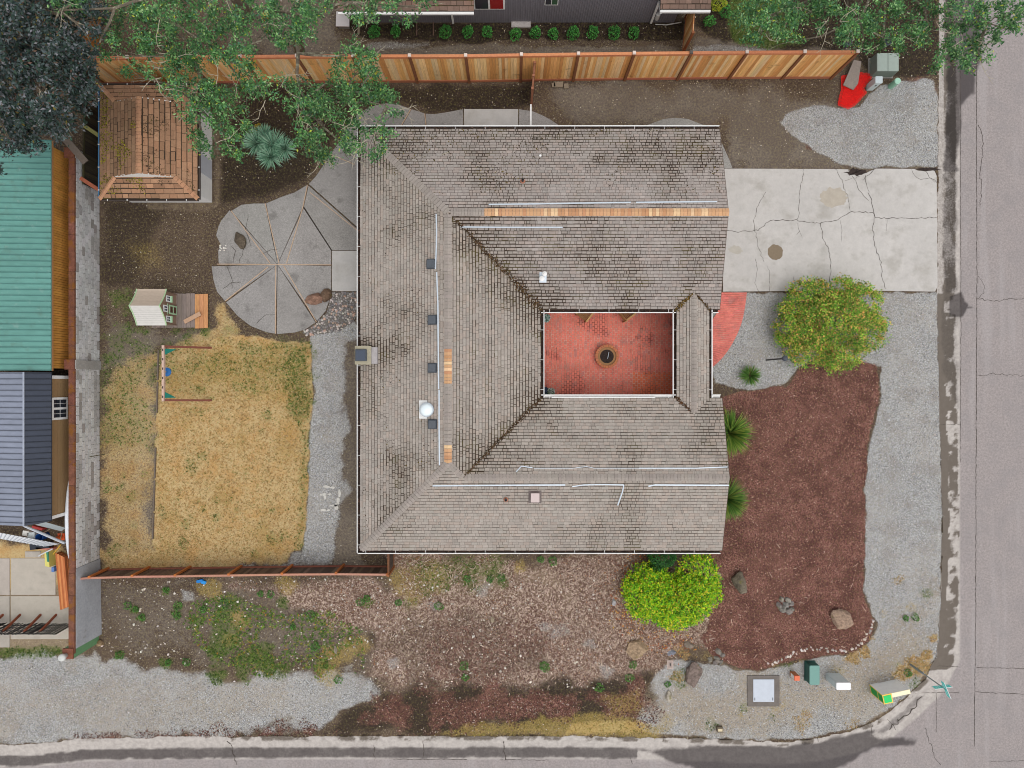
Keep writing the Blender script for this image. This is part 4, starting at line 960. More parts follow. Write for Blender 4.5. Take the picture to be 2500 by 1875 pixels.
for i, (px, py, ln, an) in enumerate(((1088,374,.35,.4),(1590,318,.3,1.0),(1700,360,.3,-.6))):
    x, y, z = onroof(px, py, FZ['n'], .03); m = MB(); m.tube([(x-ln/2*math.cos(an), y-ln/2*math.sin(an), FZ['n'](x, y-ln/2*math.sin(an))+.035), (x+.03, y, z+.02), (x+ln/2*math.cos(an), y+ln/2*math.sin(an), FZ['n'](x, y+ln/2*math.sin(an))+.035)], [.012, .014, .008], 5)
    m.build('twig', M['twig'], None, label=['dead twig fallen on the north roof slope near the oak', 'dead twig on the north roof slope above the aggregate half disc', 'dead twig on the north roof slope near the garage gable'][i], cat='twig')

# ------------------------------------------------------------------ courtyard
CY = thing('courtyard_floor', 'red brick paving of the courtyard floor', 'paving', (4.2, 1.3, 0)); CY['kind'] = 'structure'
a, b, c, d = xE-.35, yC2-.35, cE-.42, yC1+.35
m = MB(); m.box(((a+c)/2, (b+d)/2, -.01), (c-a, d-b, .036)); m.build('mortar_bed', M['mortar'], CY)
BK = []; rg = random.Random(3); bw, bl = .119, .192
i = 0; x = a
while x < c-.02:
    off = (i % 2)*bl/2+rg.uniform(-.012, .012); y = b-off
    while y < d:
        y0, y1 = max(y, b), min(y+bl, d)
        if y1-y0 > .03 and x+bw <= c+.05:
            mb = MB(); cc = vary(C(232, 130, 112), .09, .03)
            if rg.random() < .1: cc = vary(C(212, 132, 118), .1, .05)
            if x > cW-1.4 and y < b+1.4: cc = vary(C(232, 124, 90), .1, .04)
            g = .012; mb.box((x+bw/2, (y0+y1)/2, .018+rg.uniform(-.001, .001)), (bw-g*rg.uniform(1.0, 1.9), y1-y0-g*rg.uniform(1.0, 1.9), .026), col=cc, taper=.985)
            mb.f.pop(0); mb.c.pop(0); mb.m.pop(0)
            xm, ym = x+bw/2, (y0+y1)/2
            vis = 1 if (xE+.1 < xm < cW-.1 and yC2+.1 < ym < yC1-.1) else 0
            BK.append(((y1-y0)*(1+vis)*(1+.3*rg.random()), mb))
        y += bl
    x += bw; i += 1
pieces(BK, 'brick', 'brick_field', M['brick'], CY, 300, 'remaining red bricks of the courtyard floor')
# round brick planter
px, py, _ = W(1482, 870, .3); pl_ = thing('round_planter', 'round brick planter filled with dark soil in the courtyard centre', 'planter', (px, py, .03))
m = MB(); m.lathe((px, py, .03), [(.51, 0), (.51, .24), (.425, .24), (.425, 0)], 36, col=C(170, 110, 84)); m.build('ring_wall', M['brick'], pl_)
nb = 26
for i in range(nb):
    a0 = 2*math.pi*i/nb; a1 = a0+2*math.pi/nb*.86; mb = MB()
    q = [(px+r_*math.cos(t), py+r_*math.sin(t)) for r_, t in ((.43, a0), (.545, a0), (.55, (a0+a1)/2), (.545, a1), (.43, a1))]
    mb.prism(q, .27, .345, vary(C(196, 122, 84), .1, .05)); mb.build('brick', M['brick'], pl_)
m = MB(); m.lathe((px, py, .26), [(.428, 0), (.535, 0), (.535, .062), (.428, .062), (.428, .004)], 36, col=C(214, 186, 156)); m.build('mortar_ring', pm('light_mortar', C(206, 180, 150), .9), pl_)
m = MB(); m.lathe((px, py, .2), [(.424, 0), (.424, .05), (.2, .08), (.02, .085)], 28); m.build('soil', M['soilfill'], pl_)
m = MB(); m.tube([(px+.02, py-.12, .32), (px+.04, py, .37), (px+.08, py+.2, .34)], [.012, .018, .012], 6, C(190, 200, 210)); m.build('water_pipe', M['paint'], pl_)
# wooden slatted armchairs under the north eave
for (cx, cy, rz, lb) in ((1428, 764, math.radians(-38), 'slatted wooden armchair by the courtyard north wall, nearer the west corner'), (1527, 764, math.radians(128+0), 'slatted wooden armchair by the courtyard north wall, nearer the link roof')):
    x, y, _ = W(cx, cy, .4); r = thing('wooden_armchair', lb, 'chair', (x, y, .03), 'wooden courtyard chairs')
    ca, sa = math.cos(rz), math.sin(rz)
    def T(u, v, z): return (x+u*ca-v*sa, y+u*sa+v*ca, z)
    for s in range(9):
        v = -.27+s*.066; mb = MB(); mb.beam(T(-.28, v, .42), T(.28, v, .42), .05, .02, vary(C(150, 112, 70), .08)); mb.build('slat', M['wood'], r)
    for u, v in ((-.27, -.27), (.27, -.27), (-.27, .27), (.27, .27)):
        mb = MB(); mb.beam(T(u, v, .03), T(u, v, .62 if v < 0 else .9), .06, .06, C(160, 120, 76)); mb.build('leg', M['wood'], r)
    for u in (-.3, .3):
        mb = MB(); mb.beam(T(u, -.32, .62), T(u, .3, .64), .07, .03, C(206, 164, 108)); mb.build('armrest', M['wood'], r)
    for s in range(5):
        mb = MB(); mb.beam(T(-.26, .28, .5+s*.09), T(.26, .28, .5+s*.09), .02, .06, C(178, 134, 84)); mb.build('back_slat', M['wood'], r)
for (cx, cy, rz, lb) in ((1658, 812, math.radians(-32), 'dark metal garden chair by the link wall, upper of the pair'), (1658, 930, math.radians(14), 'dark metal garden chair by the link wall, lower of the pair')):
    x, y, _ = W(cx, cy, .4); r = thing('metal_chair', lb, 'chair', (x, y, .03), 'dark metal courtyard chairs'); ca, sa = math.cos(rz), math.sin(rz)
    def T(u, v, z): return (x+u*ca-v*sa, y+u*sa+v*ca, z)
    for v in np.linspace(-.2, .2, 5):
        mb = MB(); mb.beam(T(-.25, v, .43), T(.3, v, .43), .03, .015, C(58, 48, 50)); mb.build('slat', M['paint'], r)
    for u, v, h in ((-.25, -.22, .85), (-.25, .22, .85), (.3, -.22, .44), (.3, .22, .44)):
        mb = MB(); mb.tube([T(u, v, .03), T(u-(.06 if h > .5 else 0), v, h)], .016, 6, C(52, 44, 46)); mb.build('leg', M['paint'], r)
    for z_ in (.6, .7, .8):
        mb = MB(); mb.beam(T(-.29, -.22, z_), T(-.29, .22, z_), .02, .03, C(62, 50, 52)); mb.build('back_slat', M['paint'], r)
def flower_pot(px, py, lb, pot, fl):
    x, y, _ = W(px, py, .4); r = thing('flower_pot', lb, 'flower pot', (x, y, .03))
    m = MB(); m.lathe((x, y, .03), [(.11, 0), (.17, .28), (.19, .3), (.16, .3), (.15, .24)], 16, col=pot); m.build('pot', M['paint'], r)
    V = []; F = []; CL = []
    for i in range(170):
        a_ = rnd.uniform(0, 6.28); rr = .2*math.sqrt(rnd.random()); s = rnd.uniform(.018, .035); q = (x+rr*math.cos(a_), y+rr*math.sin(a_), .36+.14*(1-rr/.2)+rnd.uniform(-.03, .03)); i0 = len(V); t = rnd.uniform(0, 6.28)
        V += [(q[0]+s*math.cos(t+k*1.5708), q[1]+s*math.sin(t+k*1.5708), q[2]+rnd.uniform(-.012, .012)) for k in range(4)]; F.append((i0, i0+1, i0+2, i0+3)); CL.append(vary(rnd.choice(fl), .1))
    stuff_mesh('foliage', V, F, M['leaf'], CL, r)
flower_pot(1333, 776, 'pot of pale blue green succulents in the upper courtyard corner', C(60, 96, 104), [C(150, 178, 170), C(190, 208, 202), C(96, 128, 110)])
flower_pot(1345, 957, 'pot of white flowers in the lower courtyard corner', C(50, 84, 110), [C(226, 232, 222), C(200, 210, 200), C(110, 140, 100)])
flower_pot(1330, 955, 'dark blue pot with small leaves tucked in the courtyard corner', C(40, 56, 90), [C(60, 90, 100), C(80, 90, 130), C(50, 70, 60)])

# ------------------------------------------------------------------ curved front path of red bricks
FP = thing('brick_path', 'curved path of red bricks from driveway to the front entry', 'path', W(1775, 800, 0)); FP['kind'] = 'structure'
inn = [(1757,714),(1757,740),(1752,762),(1742,775),(1734,790),(1726,815),(1720,850),(1716,890),(1714,930)]
out = [(1823,714),(1820,740),(1816,765),(1810,790),(1801,813),(1790,835),(1776,858),(1758,880),(1738,897)]
inn = smooth_poly(inn, False, 2); out = smooth_poly(out, False, 2)
def resample(p, n):
    P = np.array(p); s = np.r_[0, np.cumsum(np.hypot(*np.diff(P, axis=0).T))]; t = np.linspace(0, s[-1], n)
    return np.stack([np.interp(t, s, P[:, 0]), np.interp(t, s, P[:, 1])], 1)
NR = 40; I_, O_ = resample(inn, NR+1), resample(out, NR+1)
bed = [W(x, y)[:2] for x, y in np.vstack([O_[::-1], I_])]
if area2(bed) < 0: bed = bed[::-1]
m = MB(); m.prism(bed, -.05, .016); m.build('mortar_bed', M['mortar'], FP)
BK = []
for r_ in range(NR):
    A0, A1, B0, B1 = I_[r_], I_[r_+1], O_[r_], O_[r_+1]
    L = np.hypot(*(B0-A0)); nbk = max(2, int(round(L/10.6))); o_ = (r_ % 2)*.5
    edges = [0]+[(j+o_)/nbk for j in range(0 if o_ else 1, nbk)]+[1]
    for e0, e1 in zip(edges[:-1], edges[1:]):
        if e1-e0 < .01: continue
        g = .05/ (L/10.6) * .5; g2 = .06
        def pt(e, f): return (A0+(B0-A0)*e)*(1-f)+(A1+(B1-A1)*e)*f
        q = [W(*pt(e0+g*.5, g2))[:2], W(*pt(e1-g*.5, g2))[:2], W(*pt(e1-g*.5, 1-g2))[:2], W(*pt(e0+g*.5, 1-g2))[:2]]
        if area2(q) < 0: q = q[::-1]
        mb = MB(); mb.prism(q, .01, .03+rnd.uniform(-.002, .002), vary(C(220, 122, 110), .1, .04)); BK.append((e1-e0, mb))
pieces(BK, 'brick', 'brick_field', M['brick'], FP, 300, 'remaining bricks of the curved path')
# ------------------------------------------------------------------ north board fence
def interp(pts, x):
    return float(np.interp(x, [p[0] for p in pts], [p[1] for p in pts]))
FH = 2.35
fbase = [(200, 206), (240, 204), (700, 200), (1150, 199), (1300, 196.5), (1530, 193.5), (1780, 191), (2036, 190)]
tops = [174, 312, 450, 587, 725, 862, 1000, 1137, 1273, 1412, 1548, 1687, 1823, 1964, 2093]
NF = thing('wood_fence', 'tall cedar board fence between the house and the grey neighbour', 'fence', W(1150, 199, 0))
pxs = [(t-1250)*(CAMH-FH)/FPX for t in tops]
def fy(X): return (937.5-interp(fbase, 1250+X*52))/52
CED = [C(236, 178, 112), C(226, 166, 100), C(244, 198, 138), C(212, 148, 86), C(228, 190, 142)]
for i, X in enumerate(pxs):
    y = fy(X); m = MB(); m.box((X, y-.045, 1.2), (.115, .11, 2.4), col=C(132, 84, 56)); po = m.build('post', M['wood_z'], NF)
    c = MB(); c.box((X, y+.0, 2.43), (.15, .15, .05), col=C(226, 208, 196) if i != 11 else C(90, 84, 80), taper=.8); c.build('post_cap', M['paint'], po)
for i in range(len(pxs)-1):
    X0, X1 = pxs[i]+.06, pxs[i+1]-.06; n = 17; w = (X1-X0)/n
    for j in range(n):
        xa = X0+j*w; xm = xa+w/2; y = fy(xm); m = MB()
        c = vary(rnd.choice(CED), .09, .03); d = rnd.uniform(0, .012)
        m.box((xm, y-.01-d, 1.215), (w*.95, .022, 2.03), col=c); m.build('board', M['wood_z'], NF)
    for z, h, cc in ((2.27, .13, C(206, 128, 86)), (.1, .17, C(176, 108, 78))):
        m = MB(); m.hexa([(X0, fy(X0)-.05, z-h/2), (X1, fy(X1)-.05, z-h/2), (X1, fy(X1)+.02, z-h/2), (X0, fy(X0)+.02, z-h/2)], [(X0, fy(X0)-.05, z+h/2), (X1, fy(X1)-.05, z+h/2), (X1, fy(X1)+.02, z+h/2), (X0, fy(X0)+.02, z+h/2)], vary(cc, .06)); m.build('rail', M['wood'], NF)
    m = MB(); m.hexa([(X0, fy(X0)-.06, 2.336), (X1, fy(X1)-.06, 2.336), (X1, fy(X1)+.06, 2.336), (X0, fy(X0)+.06, 2.336)], [(X0, fy(X0)-.06, 2.365), (X1, fy(X1)-.06, 2.365), (X1, fy(X1)+.06, 2.365), (X0, fy(X0)+.06, 2.365)], vary(C(210, 136, 94), .05)); m.build('top_cap', M['wood'], NF)

def cross_fence(name, label, p0, p1, z1, cols, posts, n, thick=.02, rails=True, cat='fence', mat='wood_z', railcol=None, z0=.05):
    A, B_ = Vector(p0), Vector(p1); r = thing(name, label, cat, ((A+B_)/2)[:]); d = (B_-A)/n
    for i in range(n):
        a = A+d*(i+.02); b = A+d*(i+.98); m = MB(); zz_ = z1[0]+(z1[1]-z1[0])*(i+.5)/n
        m.beam((a.x, a.y, (z0+zz_)/2), (b.x, b.y, (z0+zz_)/2), thick, zz_-z0, vary(rnd.choice(cols), .1, .03)); m.build('board', M[mat], r)
    for t in posts:
        p = A+(B_-A)*t; zz_ = z1[0]+(z1[1]-z1[0])*t; m = MB(); m.box((p.x, p.y, zz_/2+.03), (.1, .1, zz_+.06), col=railcol or C(150, 92, 60)); m.build('post', M['wood_z'], r)
    if rails:
        for f in (.97, .12):
            m = MB(); m.beam((A.x, A.y, z1[0]*f), (B_.x, B_.y, z1[1]*f), .07, .06, railcol or C(170, 104, 70)); m.build('rail', M['wood'], r)
    return r
a, b = W(1664, 134, 0), W(1673, 45, 0)
cross_fence('side_fence', 'short cedar fence joining the tall fence to the grey neighbour wall', (a[0], a[1], 0), (b[0], b[1], 0), (1.9, 1.6), CED, (0, 1), 12)
a, b = W(1302, 200, 0), W(1297, 258, 0)
cross_fence('side_gate', 'narrow side fence and gate between tall fence and house north eave', (a[0], a[1], 0), (b[0], b[1], 0), (1.8, 1.75), [C(120, 84, 62), C(140, 96, 70)], (0, .5, 1), 8, railcol=C(160, 106, 80))
m = MB(); a, b = W(1296, 255, 1.75), W(1296, 312, 1.75); m.beam(a, b, .07, .05, C(222, 218, 214)); m.build('gate_rail', M['paint'], None, label='white weathered rail running from the side gate to the eave', cat='rail')

# ------------------------------------------------------------------ low back fence south-west
SF = thing('low_fence', 'weathered low board fence with orange posts south of the dry lawn', 'fence', W(600, 1386, 0))
SH_ = 1.38
basep = [(236, 1392), (265, 1390), (365, 1387), (465, 1386), (590, 1384), (714, 1382), (840, 1381), (960, 1382)]
def wpt_(p): x, y, _ = W(p[0], p[1], 0); return Vector((x, y, 0))
BP = [wpt_(p) for p in basep]
DARK = [C(112, 90, 76), C(96, 76, 66), C(124, 102, 88), C(88, 70, 60)]
for i, (a, b) in enumerate(zip(BP[:-1], BP[1:])):
    L = (b-a).length; n = max(2, int(round(L/.16))); d = (b-a)/n
    for j in range(n):
        p, q_ = a+d*(j+.03), a+d*(j+.97); m = MB(); o = rnd.uniform(0, .008)
        m.beam((p.x, p.y-.03-o, .68), (q_.x, q_.y-.03-o, .68), .02, 1.24, vary(rnd.choice(DARK), .14, .04)); m.build('board', M['wood_z'], SF)
    for z, cc in ((.1, C(150, 92, 72)), (1.33, C(186, 134, 116))):
        m = MB(); m.beam((a.x, a.y, z), (b.x, b.y, z), .085, .07, vary(cc, .06)); m.build('rail', M['wood'], SF)
    if i > 0:
        m = MB(); m.box((a.x, a.y+.055, .7), (.1, .09, 1.4), col=vary(C(190, 112, 58), .06)); m.build('post', M['wood_z'], SF)
m = MB(); m.box((BP[-1].x, BP[-1].y+.02, .72), (.11, .11, 1.44), col=C(176, 104, 58)); m.build('post', M['wood_z'], SF)
x, y, _ = W(962, 1382, 0)
cross_fence('return_gate', 'dark weathered gate closing the gap between low fence and house corner', (x, y-.02, 0), (x+.02, y+.98, 0), (1.4, 1.5), [C(74, 62, 56), C(86, 72, 64)], (0,), 7, railcol=C(150, 94, 56))

# ------------------------------------------------------------------ block wall
BW = thing('block_wall', 'long grey concrete block wall with mossy red coping', 'wall', W(230, 900, 0))
XF = -19.36; Y1, Y0 = 10.45, -11.75; HB = 1.62
m = MB(); m.box((XF-.14, (Y1+Y0)/2, HB/2-.02), (.2, Y1-Y0, HB)); m.build('core', pm('block_mortar', C(232, 230, 228), .9, ((2, .1), (20, .1))), BW)
BL = []; YB_ = -8.2; ncs = 8; hc = HB/ncs
for c_ in range(ncs):
    y = YB_+ (c_ % 2)*.2-.2
    while y < Y1:
        a_, b_ = max(y, YB_), min(y+.4, Y1); y += .4
        if b_-a_ < .06: continue
        ym = (a_+b_)/2; n = vnoise(np.array([ym]), np.array([c_*.4]), 1.3, 44, 3)[0]; tone = C(200, 198, 197) if n < .58 else C(172, 168, 165)
        if rnd.random() < .08: tone = C(156, 150, 146)
        mb = MB(); mb.box((XF-.02+rnd.uniform(-.004, .004), ym, (c_+.5)*hc), (.05, b_-a_-.03, hc-.026), col=vary(tone, .09, .015)); BL.append((b_-a_+.001*c_, mb))
pieces(BL, 'block', 'block_field', M['block'], BW, 300, 'remaining grey blocks of the wall')
m = MB(); m.hexa([(XF-.05, Y0, 0), (XF+.1, Y0, 0), (XF+.03, YB_, 0), (XF-.05, YB_, 0)], [(XF-.05, Y0, HB), (XF+.008, Y0, HB), (XF+.008, YB_, HB), (XF-.05, YB_, HB)]); m.build('rendered_end', M['render_grey'], BW)
yy = Y0-.2
while yy < Y1:
    L = rnd.uniform(.7, 1.0); e = min(yy+L, Y1); m = MB(); m.box((XF-.14+rnd.uniform(-.006, .006), (yy+e)/2, HB+.05), (.26, e-yy-.01, .09), col=vary((1, 1, 1), .12, .06)); m.build('coping', M['cap'], BW); yy = e
for (py, hh) in ((890, 1.72), (374, 1.72)):
    y = (937.5-py)*(CAMH-1.7)/FPX; m = MB(); m.box((XF-.14, y, .86), (.42, .4, 1.72), col=C(160, 156, 152)); pb = m.build('pilaster', M['block'], BW); m = MB(); m.box((XF-.2, y, 1.76), (.44, .44, .07), col=(1.05, .95, .95)); m.build('pilaster_cap', M['cap'], pb)
m = MB(); m.box((XF-.26, -11.92, .86), (.44, .44, 1.72), col=C(104, 146, 104)); gp = m.build('gate_pier', M['paint'], BW, label='green painted end pier of the block wall')
m = MB(); m.box((XF-.26, -11.92, 1.755), (.46, .46, .06), col=(1.25, 1.1, 1.1)); m.build('pier_cap', M['cap'], gp)
x, y = XF-.34, -11.98
lt = thing('pier_lamp', 'round white lamp standing on the green end pier', 'lamp', (x, y, 1.785))
m = MB(); m.lathe((x, y, 1.785), [(.09, 0), (.09, .03), (.04, .05), (.04, .1)], 14, col=C(150, 146, 140)); m.build('base', M['paint'], lt)
m = MB(); m.lathe((x, y, 1.88), [(.06, 0), (.14, .06), (.165, .14), (.15, .2), (.08, .24), (.06, .24)], 18, col=C(206, 206, 202)); m.build('globe', M['paint'], lt, smooth=True)
a = W(255, 1109, 0); m = MB(); m.tube([(a[0], a[1], -.05), (a[0]-.02, a[1], 1.0)], .02, 8, C(92, 88, 70)); m.build('wall_stake', M['paint'], None, label='thin green grey stake standing against the block wall', cat='stake')
m = MB(); a = W(520, 0, 0)
# wooden slat fence in the dark gap beside the shed
a, b = W(252, 250, 0), W(250, 470, 0)
cross_fence('slat_fence', 'dark mossy picket fence between block wall and shed', (a[0]-.05, a[1], 0), (b[0]-.05, b[1], 0), (1.3, 1.3), [C(62, 56, 44), C(74, 66, 50), C(54, 46, 40)], (), 42, railcol=C(70, 66, 40))
a, b = W(246, 30, 0), W(249, 140, 0)
cross_fence('neighbour_fence', 'amber board fence partly hidden by the dark tree and oak', (a[0], a[1], 0), (b[0], b[1], 0), (1.7, 1.7), [C(170, 112, 52), C(150, 96, 46)], (0, 1), 14, railcol=C(140, 84, 46))

# ------------------------------------------------------------------ western neighbour sheds
TS = thing('teal_roof_shed', 'shed with ribbed teal metal roof and amber board wall', 'shed', (-21.5, 5.5, 0))
Xe, Ya, Yb = -19.78, 10.46, .57
m = MB(); m.slab3([(Xe, Yb, 2.6), (Xe, Ya, 2.6), (Xe-7, Ya, 3.1), (Xe-7, Yb, 3.1)], .06); m.build('roof', M['teal_metal'], TS)
n = 40
for i in range(n+1):
    y = Yb+.02+(Ya-Yb-.04)*i/n; m = MB(); m.hexa([(Xe, y-.018, 2.6), (Xe, y+.018, 2.6), (Xe-7, y+.018, 3.1), (Xe-7, y-.018, 3.1)], [(Xe, y-.01, 2.645), (Xe, y+.01, 2.645), (Xe-7, y+.01, 3.145), (Xe-7, y-.01, 3.145)], (.6, .66, .7)); m.build('rib', M['teal_metal'], TS)
m = MB(); m.box((-21.9, (Ya+Yb)/2, 1.25), (3.7, Ya-Yb-.2, 2.5), col=C(110, 76, 40)); m.build('wall', M['paint'], TS)
nb = 88
for i in range(nb):
    y = Yb+.12+(Ya-Yb-.24)*(i+.5)/nb; m = MB(); m.box((-20.03, y, 1.27), (.03, (Ya-Yb-.24)/nb*.88, 2.5), col=vary(C(206, 146, 70), .1, .03)); m.build('board', M['orange_wall'], TS)
m = MB(); m.box((Xe-.02, (Ya+Yb)/2, 2.5), (.03, Ya-Yb, .14), col=C(176, 126, 84)); m.build('fascia', M['wood'], TS)
m = MB(); m.beam((-19.75, 10.9, 1.9), (-18.85, 9.8, 1.75), .3, .06, C(112, 100, 90)); m.build('lean_board', M['wood'], None, label='grey brown board lying on the wall corner under the dark tree', cat='board')
for i in range(2):
    a = W(215 if i == 0 else 206, (315, 442)[i], 1.6); m = MB(); m.beam((a[0]-.1, a[1]+.1, 1.72), (a[0]+.55, a[1]-.35, 1.45), .16, .06, (C(130, 126, 74), C(150, 84, 60))[i]); m.build('loose_plank', M['wood'], None, label=('mossy plank resting on the picket fence by the shed', 'rust brown plank resting on the wall beside the shed corner')[i], cat='plank')

NS = thing('slate_roof_shed', 'shed with slate blue standing seam metal roof and tan wall', 'shed', (-21.0, -2.8, 0))
Xe, Xr, Ya, Yb = -19.83, -20.6, .50, -6.0
LG, DG = C(138, 144, 160), C(52, 58, 72)  # one dark metal; paler west colour stands in for sky reflection
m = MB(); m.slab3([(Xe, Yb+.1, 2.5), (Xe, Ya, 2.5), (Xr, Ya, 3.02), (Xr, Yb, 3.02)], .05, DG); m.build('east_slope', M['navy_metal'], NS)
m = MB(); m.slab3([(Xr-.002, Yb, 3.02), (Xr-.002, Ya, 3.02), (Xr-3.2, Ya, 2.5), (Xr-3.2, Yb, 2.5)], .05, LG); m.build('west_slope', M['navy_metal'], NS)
for i in range(27):
    y = Yb+.12+(Ya-Yb-.16)*i/26
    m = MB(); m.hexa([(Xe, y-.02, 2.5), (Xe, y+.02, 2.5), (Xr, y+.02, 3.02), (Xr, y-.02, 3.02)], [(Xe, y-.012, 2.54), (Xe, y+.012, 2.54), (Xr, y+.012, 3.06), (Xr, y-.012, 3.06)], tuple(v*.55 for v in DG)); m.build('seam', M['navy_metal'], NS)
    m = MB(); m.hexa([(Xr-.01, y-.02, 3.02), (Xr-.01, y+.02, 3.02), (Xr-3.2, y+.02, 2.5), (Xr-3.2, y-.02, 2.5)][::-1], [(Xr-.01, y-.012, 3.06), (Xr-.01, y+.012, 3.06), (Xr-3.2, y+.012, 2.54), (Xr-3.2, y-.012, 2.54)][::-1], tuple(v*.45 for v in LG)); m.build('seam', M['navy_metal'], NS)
m = MB(); m.beam((Xr, Ya, 3.05), (Xr, Yb, 3.05), .06, .04, C(160, 166, 180)); m.build('ridge_strip', M['navy_metal'], NS)
m = MB(); m.box((-21.5, (Ya+Yb)/2, 1.22), (3.0, Ya-Yb-.3, 2.44)); m.build('wall', M['tan_wall'], NS)
for i in range(14):
    z = .12+i*.17; m = MB(); m.box((-19.99, (Ya+Yb)/2, z), (.03, Ya-Yb-.32, .155), col=vary((1, 1, 1), .03, .01)); m.build('siding_board', M['tan_wall'], NS)
for y, w in ((Ya-.2, .14), (Yb+.2, .14)):
    m = MB(); m.box((-19.965, y, 1.25), (.03, w, 2.4)); m.build('corner_board', M['white'], NS)
m = MB(); m.box((-19.955, -1.08, 1.83), (.05, .98, .98)); wn = m.build('window', M['white'], NS)
for j in range(2):
    for k_ in range(2):
        for l_ in range(2):
            m = MB(); m.box((-19.925, -1.08-.22+.44*j-.09+.18*l_, 1.83-.2+.4*k_), (.02, .155, .35)); m.build('pane', M['glass_dark'], wn)

cn = thing('white_canoe', 'long white canoe hull stored behind the block wall', 'canoe', (-19.8, -6.1, 0))
m = MB(); V = []; n = 18
for i in range(n+1):
    t = i/n; y = -3.75-4.65*t; s = math.sin(math.pi*min(max(t, .02), .98))**.45
    for j in range(7):
        a_ = math.pi*j/6; V.append((-19.82-.19*s*math.cos(a_), y, 1.0+.62*s*math.sin(a_)**.8))
m.add(V, [(i*7+j, i*7+j+1, (i+1)*7+j+1, (i+1)*7+j) for i in range(n) for j in range(6)]); m.build('hull', pm('gelcoat_white', C(232, 236, 242), .3, ((1, .04),)), cn, smooth=True)
m = MB(); m.box((-19.82, -5.2, .5), (.25, .12, 1.0), col=C(90, 80, 70)); m.box((-19.82, -7.2, .5), (.25, .12, 1.0), col=C(90, 80, 70)); m.build('trestle', M['wood'], cn)

# junk heap in the western yard
def quad_panel(name, label, cat, pts, z, thick, col, mat='paint', ribs=0, ribcol=None):
    P = [W(x, y, zz_) for (x, y), zz_ in zip(pts, z if isinstance(z, (list, tuple)) else [z]*len(pts))]
    c = [sum(p[i] for p in P)/len(P) for i in range(3)]
    if area2([p[:2] for p in P]) < 0: P = P[::-1]
    r = thing(name, label, cat, (c[0], c[1], 0)); m = MB(); m.slab3(P, thick, col); m.build('sheet', M[mat], r)
    for i in range(ribs):
        t = (i+.5)/ribs; a_ = Vector(P[0]).lerp(Vector(P[1]), t); b_ = Vector(P[3]).lerp(Vector(P[2]), t); m = MB(); m.beam(a_+Vector((0, 0, .015)), b_+Vector((0, 0, .015)), .035, .03, ribcol or col); m.build('corrugation', M[mat], r)
    return r
quad_panel('corrugated_panel', 'long white corrugated panel lying across the junk heap', 'panel', [(-20,1297),(60,1310),(146,1330),(120,1334),(60,1332),(-20,1312)][:1]+[(146,1328),(110,1334),(-20,1312)], [.5,.6,.6,.5], .02, C(226, 228, 232), ribs=16, ribcol=C(180, 184, 190))
quad_panel('metal_sheet', 'grey perforated metal sheet leaning under the slate roof eave', 'metal sheet', [(85,1281),(112,1276),(160,1290),(158,1297),(112,1291)][:1]+[(112,1275),(160,1289),(150,1297)], [.6,.9,.8,.5], .02, C(168, 176, 178))
for nm, lb, a_, b_, z0, z1, r_, cc in (('long_pole', 'long pale aluminium pole laid across the junk heap', (60,1284), (158,1326), .7, .9, .06, C(196, 202, 210)), ('short_pole', 'short white pipe sticking out beyond the junk heap', (94,1357), (128,1340), .2, .6, .03, C(214, 216, 220)),
        ('yellow_bar', 'yellow folded rail beside the orange timber stack', (130,1353), (148,1330), .4, .7, .025, C(206, 160, 50)), ('thin_rod', 'thin brown rod leaning in the junk heap', (107,1300), (122,1292), .4, .6, .02, C(140, 110, 90)), ('thin_rod', 'thin brown rod beside the orange cone', (147,1318), (152,1298), .3, .8, .02, C(150, 124, 100))):
    m = MB(); m.tube([W(a_[0], a_[1], z0), W(b_[0], b_[1], z1)], r_, 8, cc); m.build(nm, M['paint'], None, label=lb, cat=nm.split('_')[1])
x, y, _ = W(99, 1311, .4); m = MB(); m.lathe((x, y, 0), [(.15, 0), (.17, .5), (.16, .5), (.14, .06)], 18, col=C(30, 80, 150)); m.build('blue_bucket', M['paint'], None, label='deep blue bucket in the middle of the junk heap', cat='bucket')
x, y, _ = W(139, 1314, .3); cnn = thing('traffic_cone', 'small orange traffic cone at the edge of the junk heap', 'cone', (x, y, 0)); m = MB(); m.lathe((x, y, .03), [(.12, 0), (.03, .45)], 14, col=C(232, 110, 60)); m.build('cone', M['paint'], cnn); m = MB(); m.box((x, y, .015), (.32, .32, .03), col=C(220, 96, 50)); m.build('base', M['paint'], cnn)
for (px, py, w, h, cc, nm, lb) in ((67, 1301, .3, .24, C(224, 222, 216), 'white_box', 'small white box lying among straw under the slate roof'), (95, 1288, .5, .12, C(180, 60, 56), 'red_crate', 'flat red crate under the slate roof eave'), (100, 1332, .9, .28, C(44, 48, 58), 'black_crate', 'long black slatted crate below the white panel'),
        (112, 1338, .8, .1, C(206, 130, 116), 'pink_board', 'pale red board lying under the black crate'), (133, 1389, .13, .22, C(96, 130, 190), 'blue_box', 'small blue box beside the orange timber stack'), (80, 1306, .34, .3, C(196, 204, 206), 'grey_tub', 'pale grey tub beside the blue bucket')):
    x, y, _ = W(px, py, .2); m = MB(); m.rbox((x, y, .16), (w, h, .32), .02, rz=rnd.uniform(-.25, .1), col=cc); m.build(nm, M['paint'], None, label=lb, cat=nm.split('_')[1])
x, y, _ = W(122, 1363, .3); yc = thing('yellow_case', 'yellow and green case leaning beside the timber stack', 'case', (x, y, 0))
m = MB(); m.hexa([(x-.12, y-.32, 0), (x+.12, y-.36, 0), (x+.0, y+.36, 0), (x-.18, y+.3, 0)], [(x-.12, y-.32, .45), (x+.12, y-.36, .5), (x+.0, y+.36, .4), (x-.18, y+.3, .4)], C(226, 216, 120)); m.build('body', M['paint'], yc)
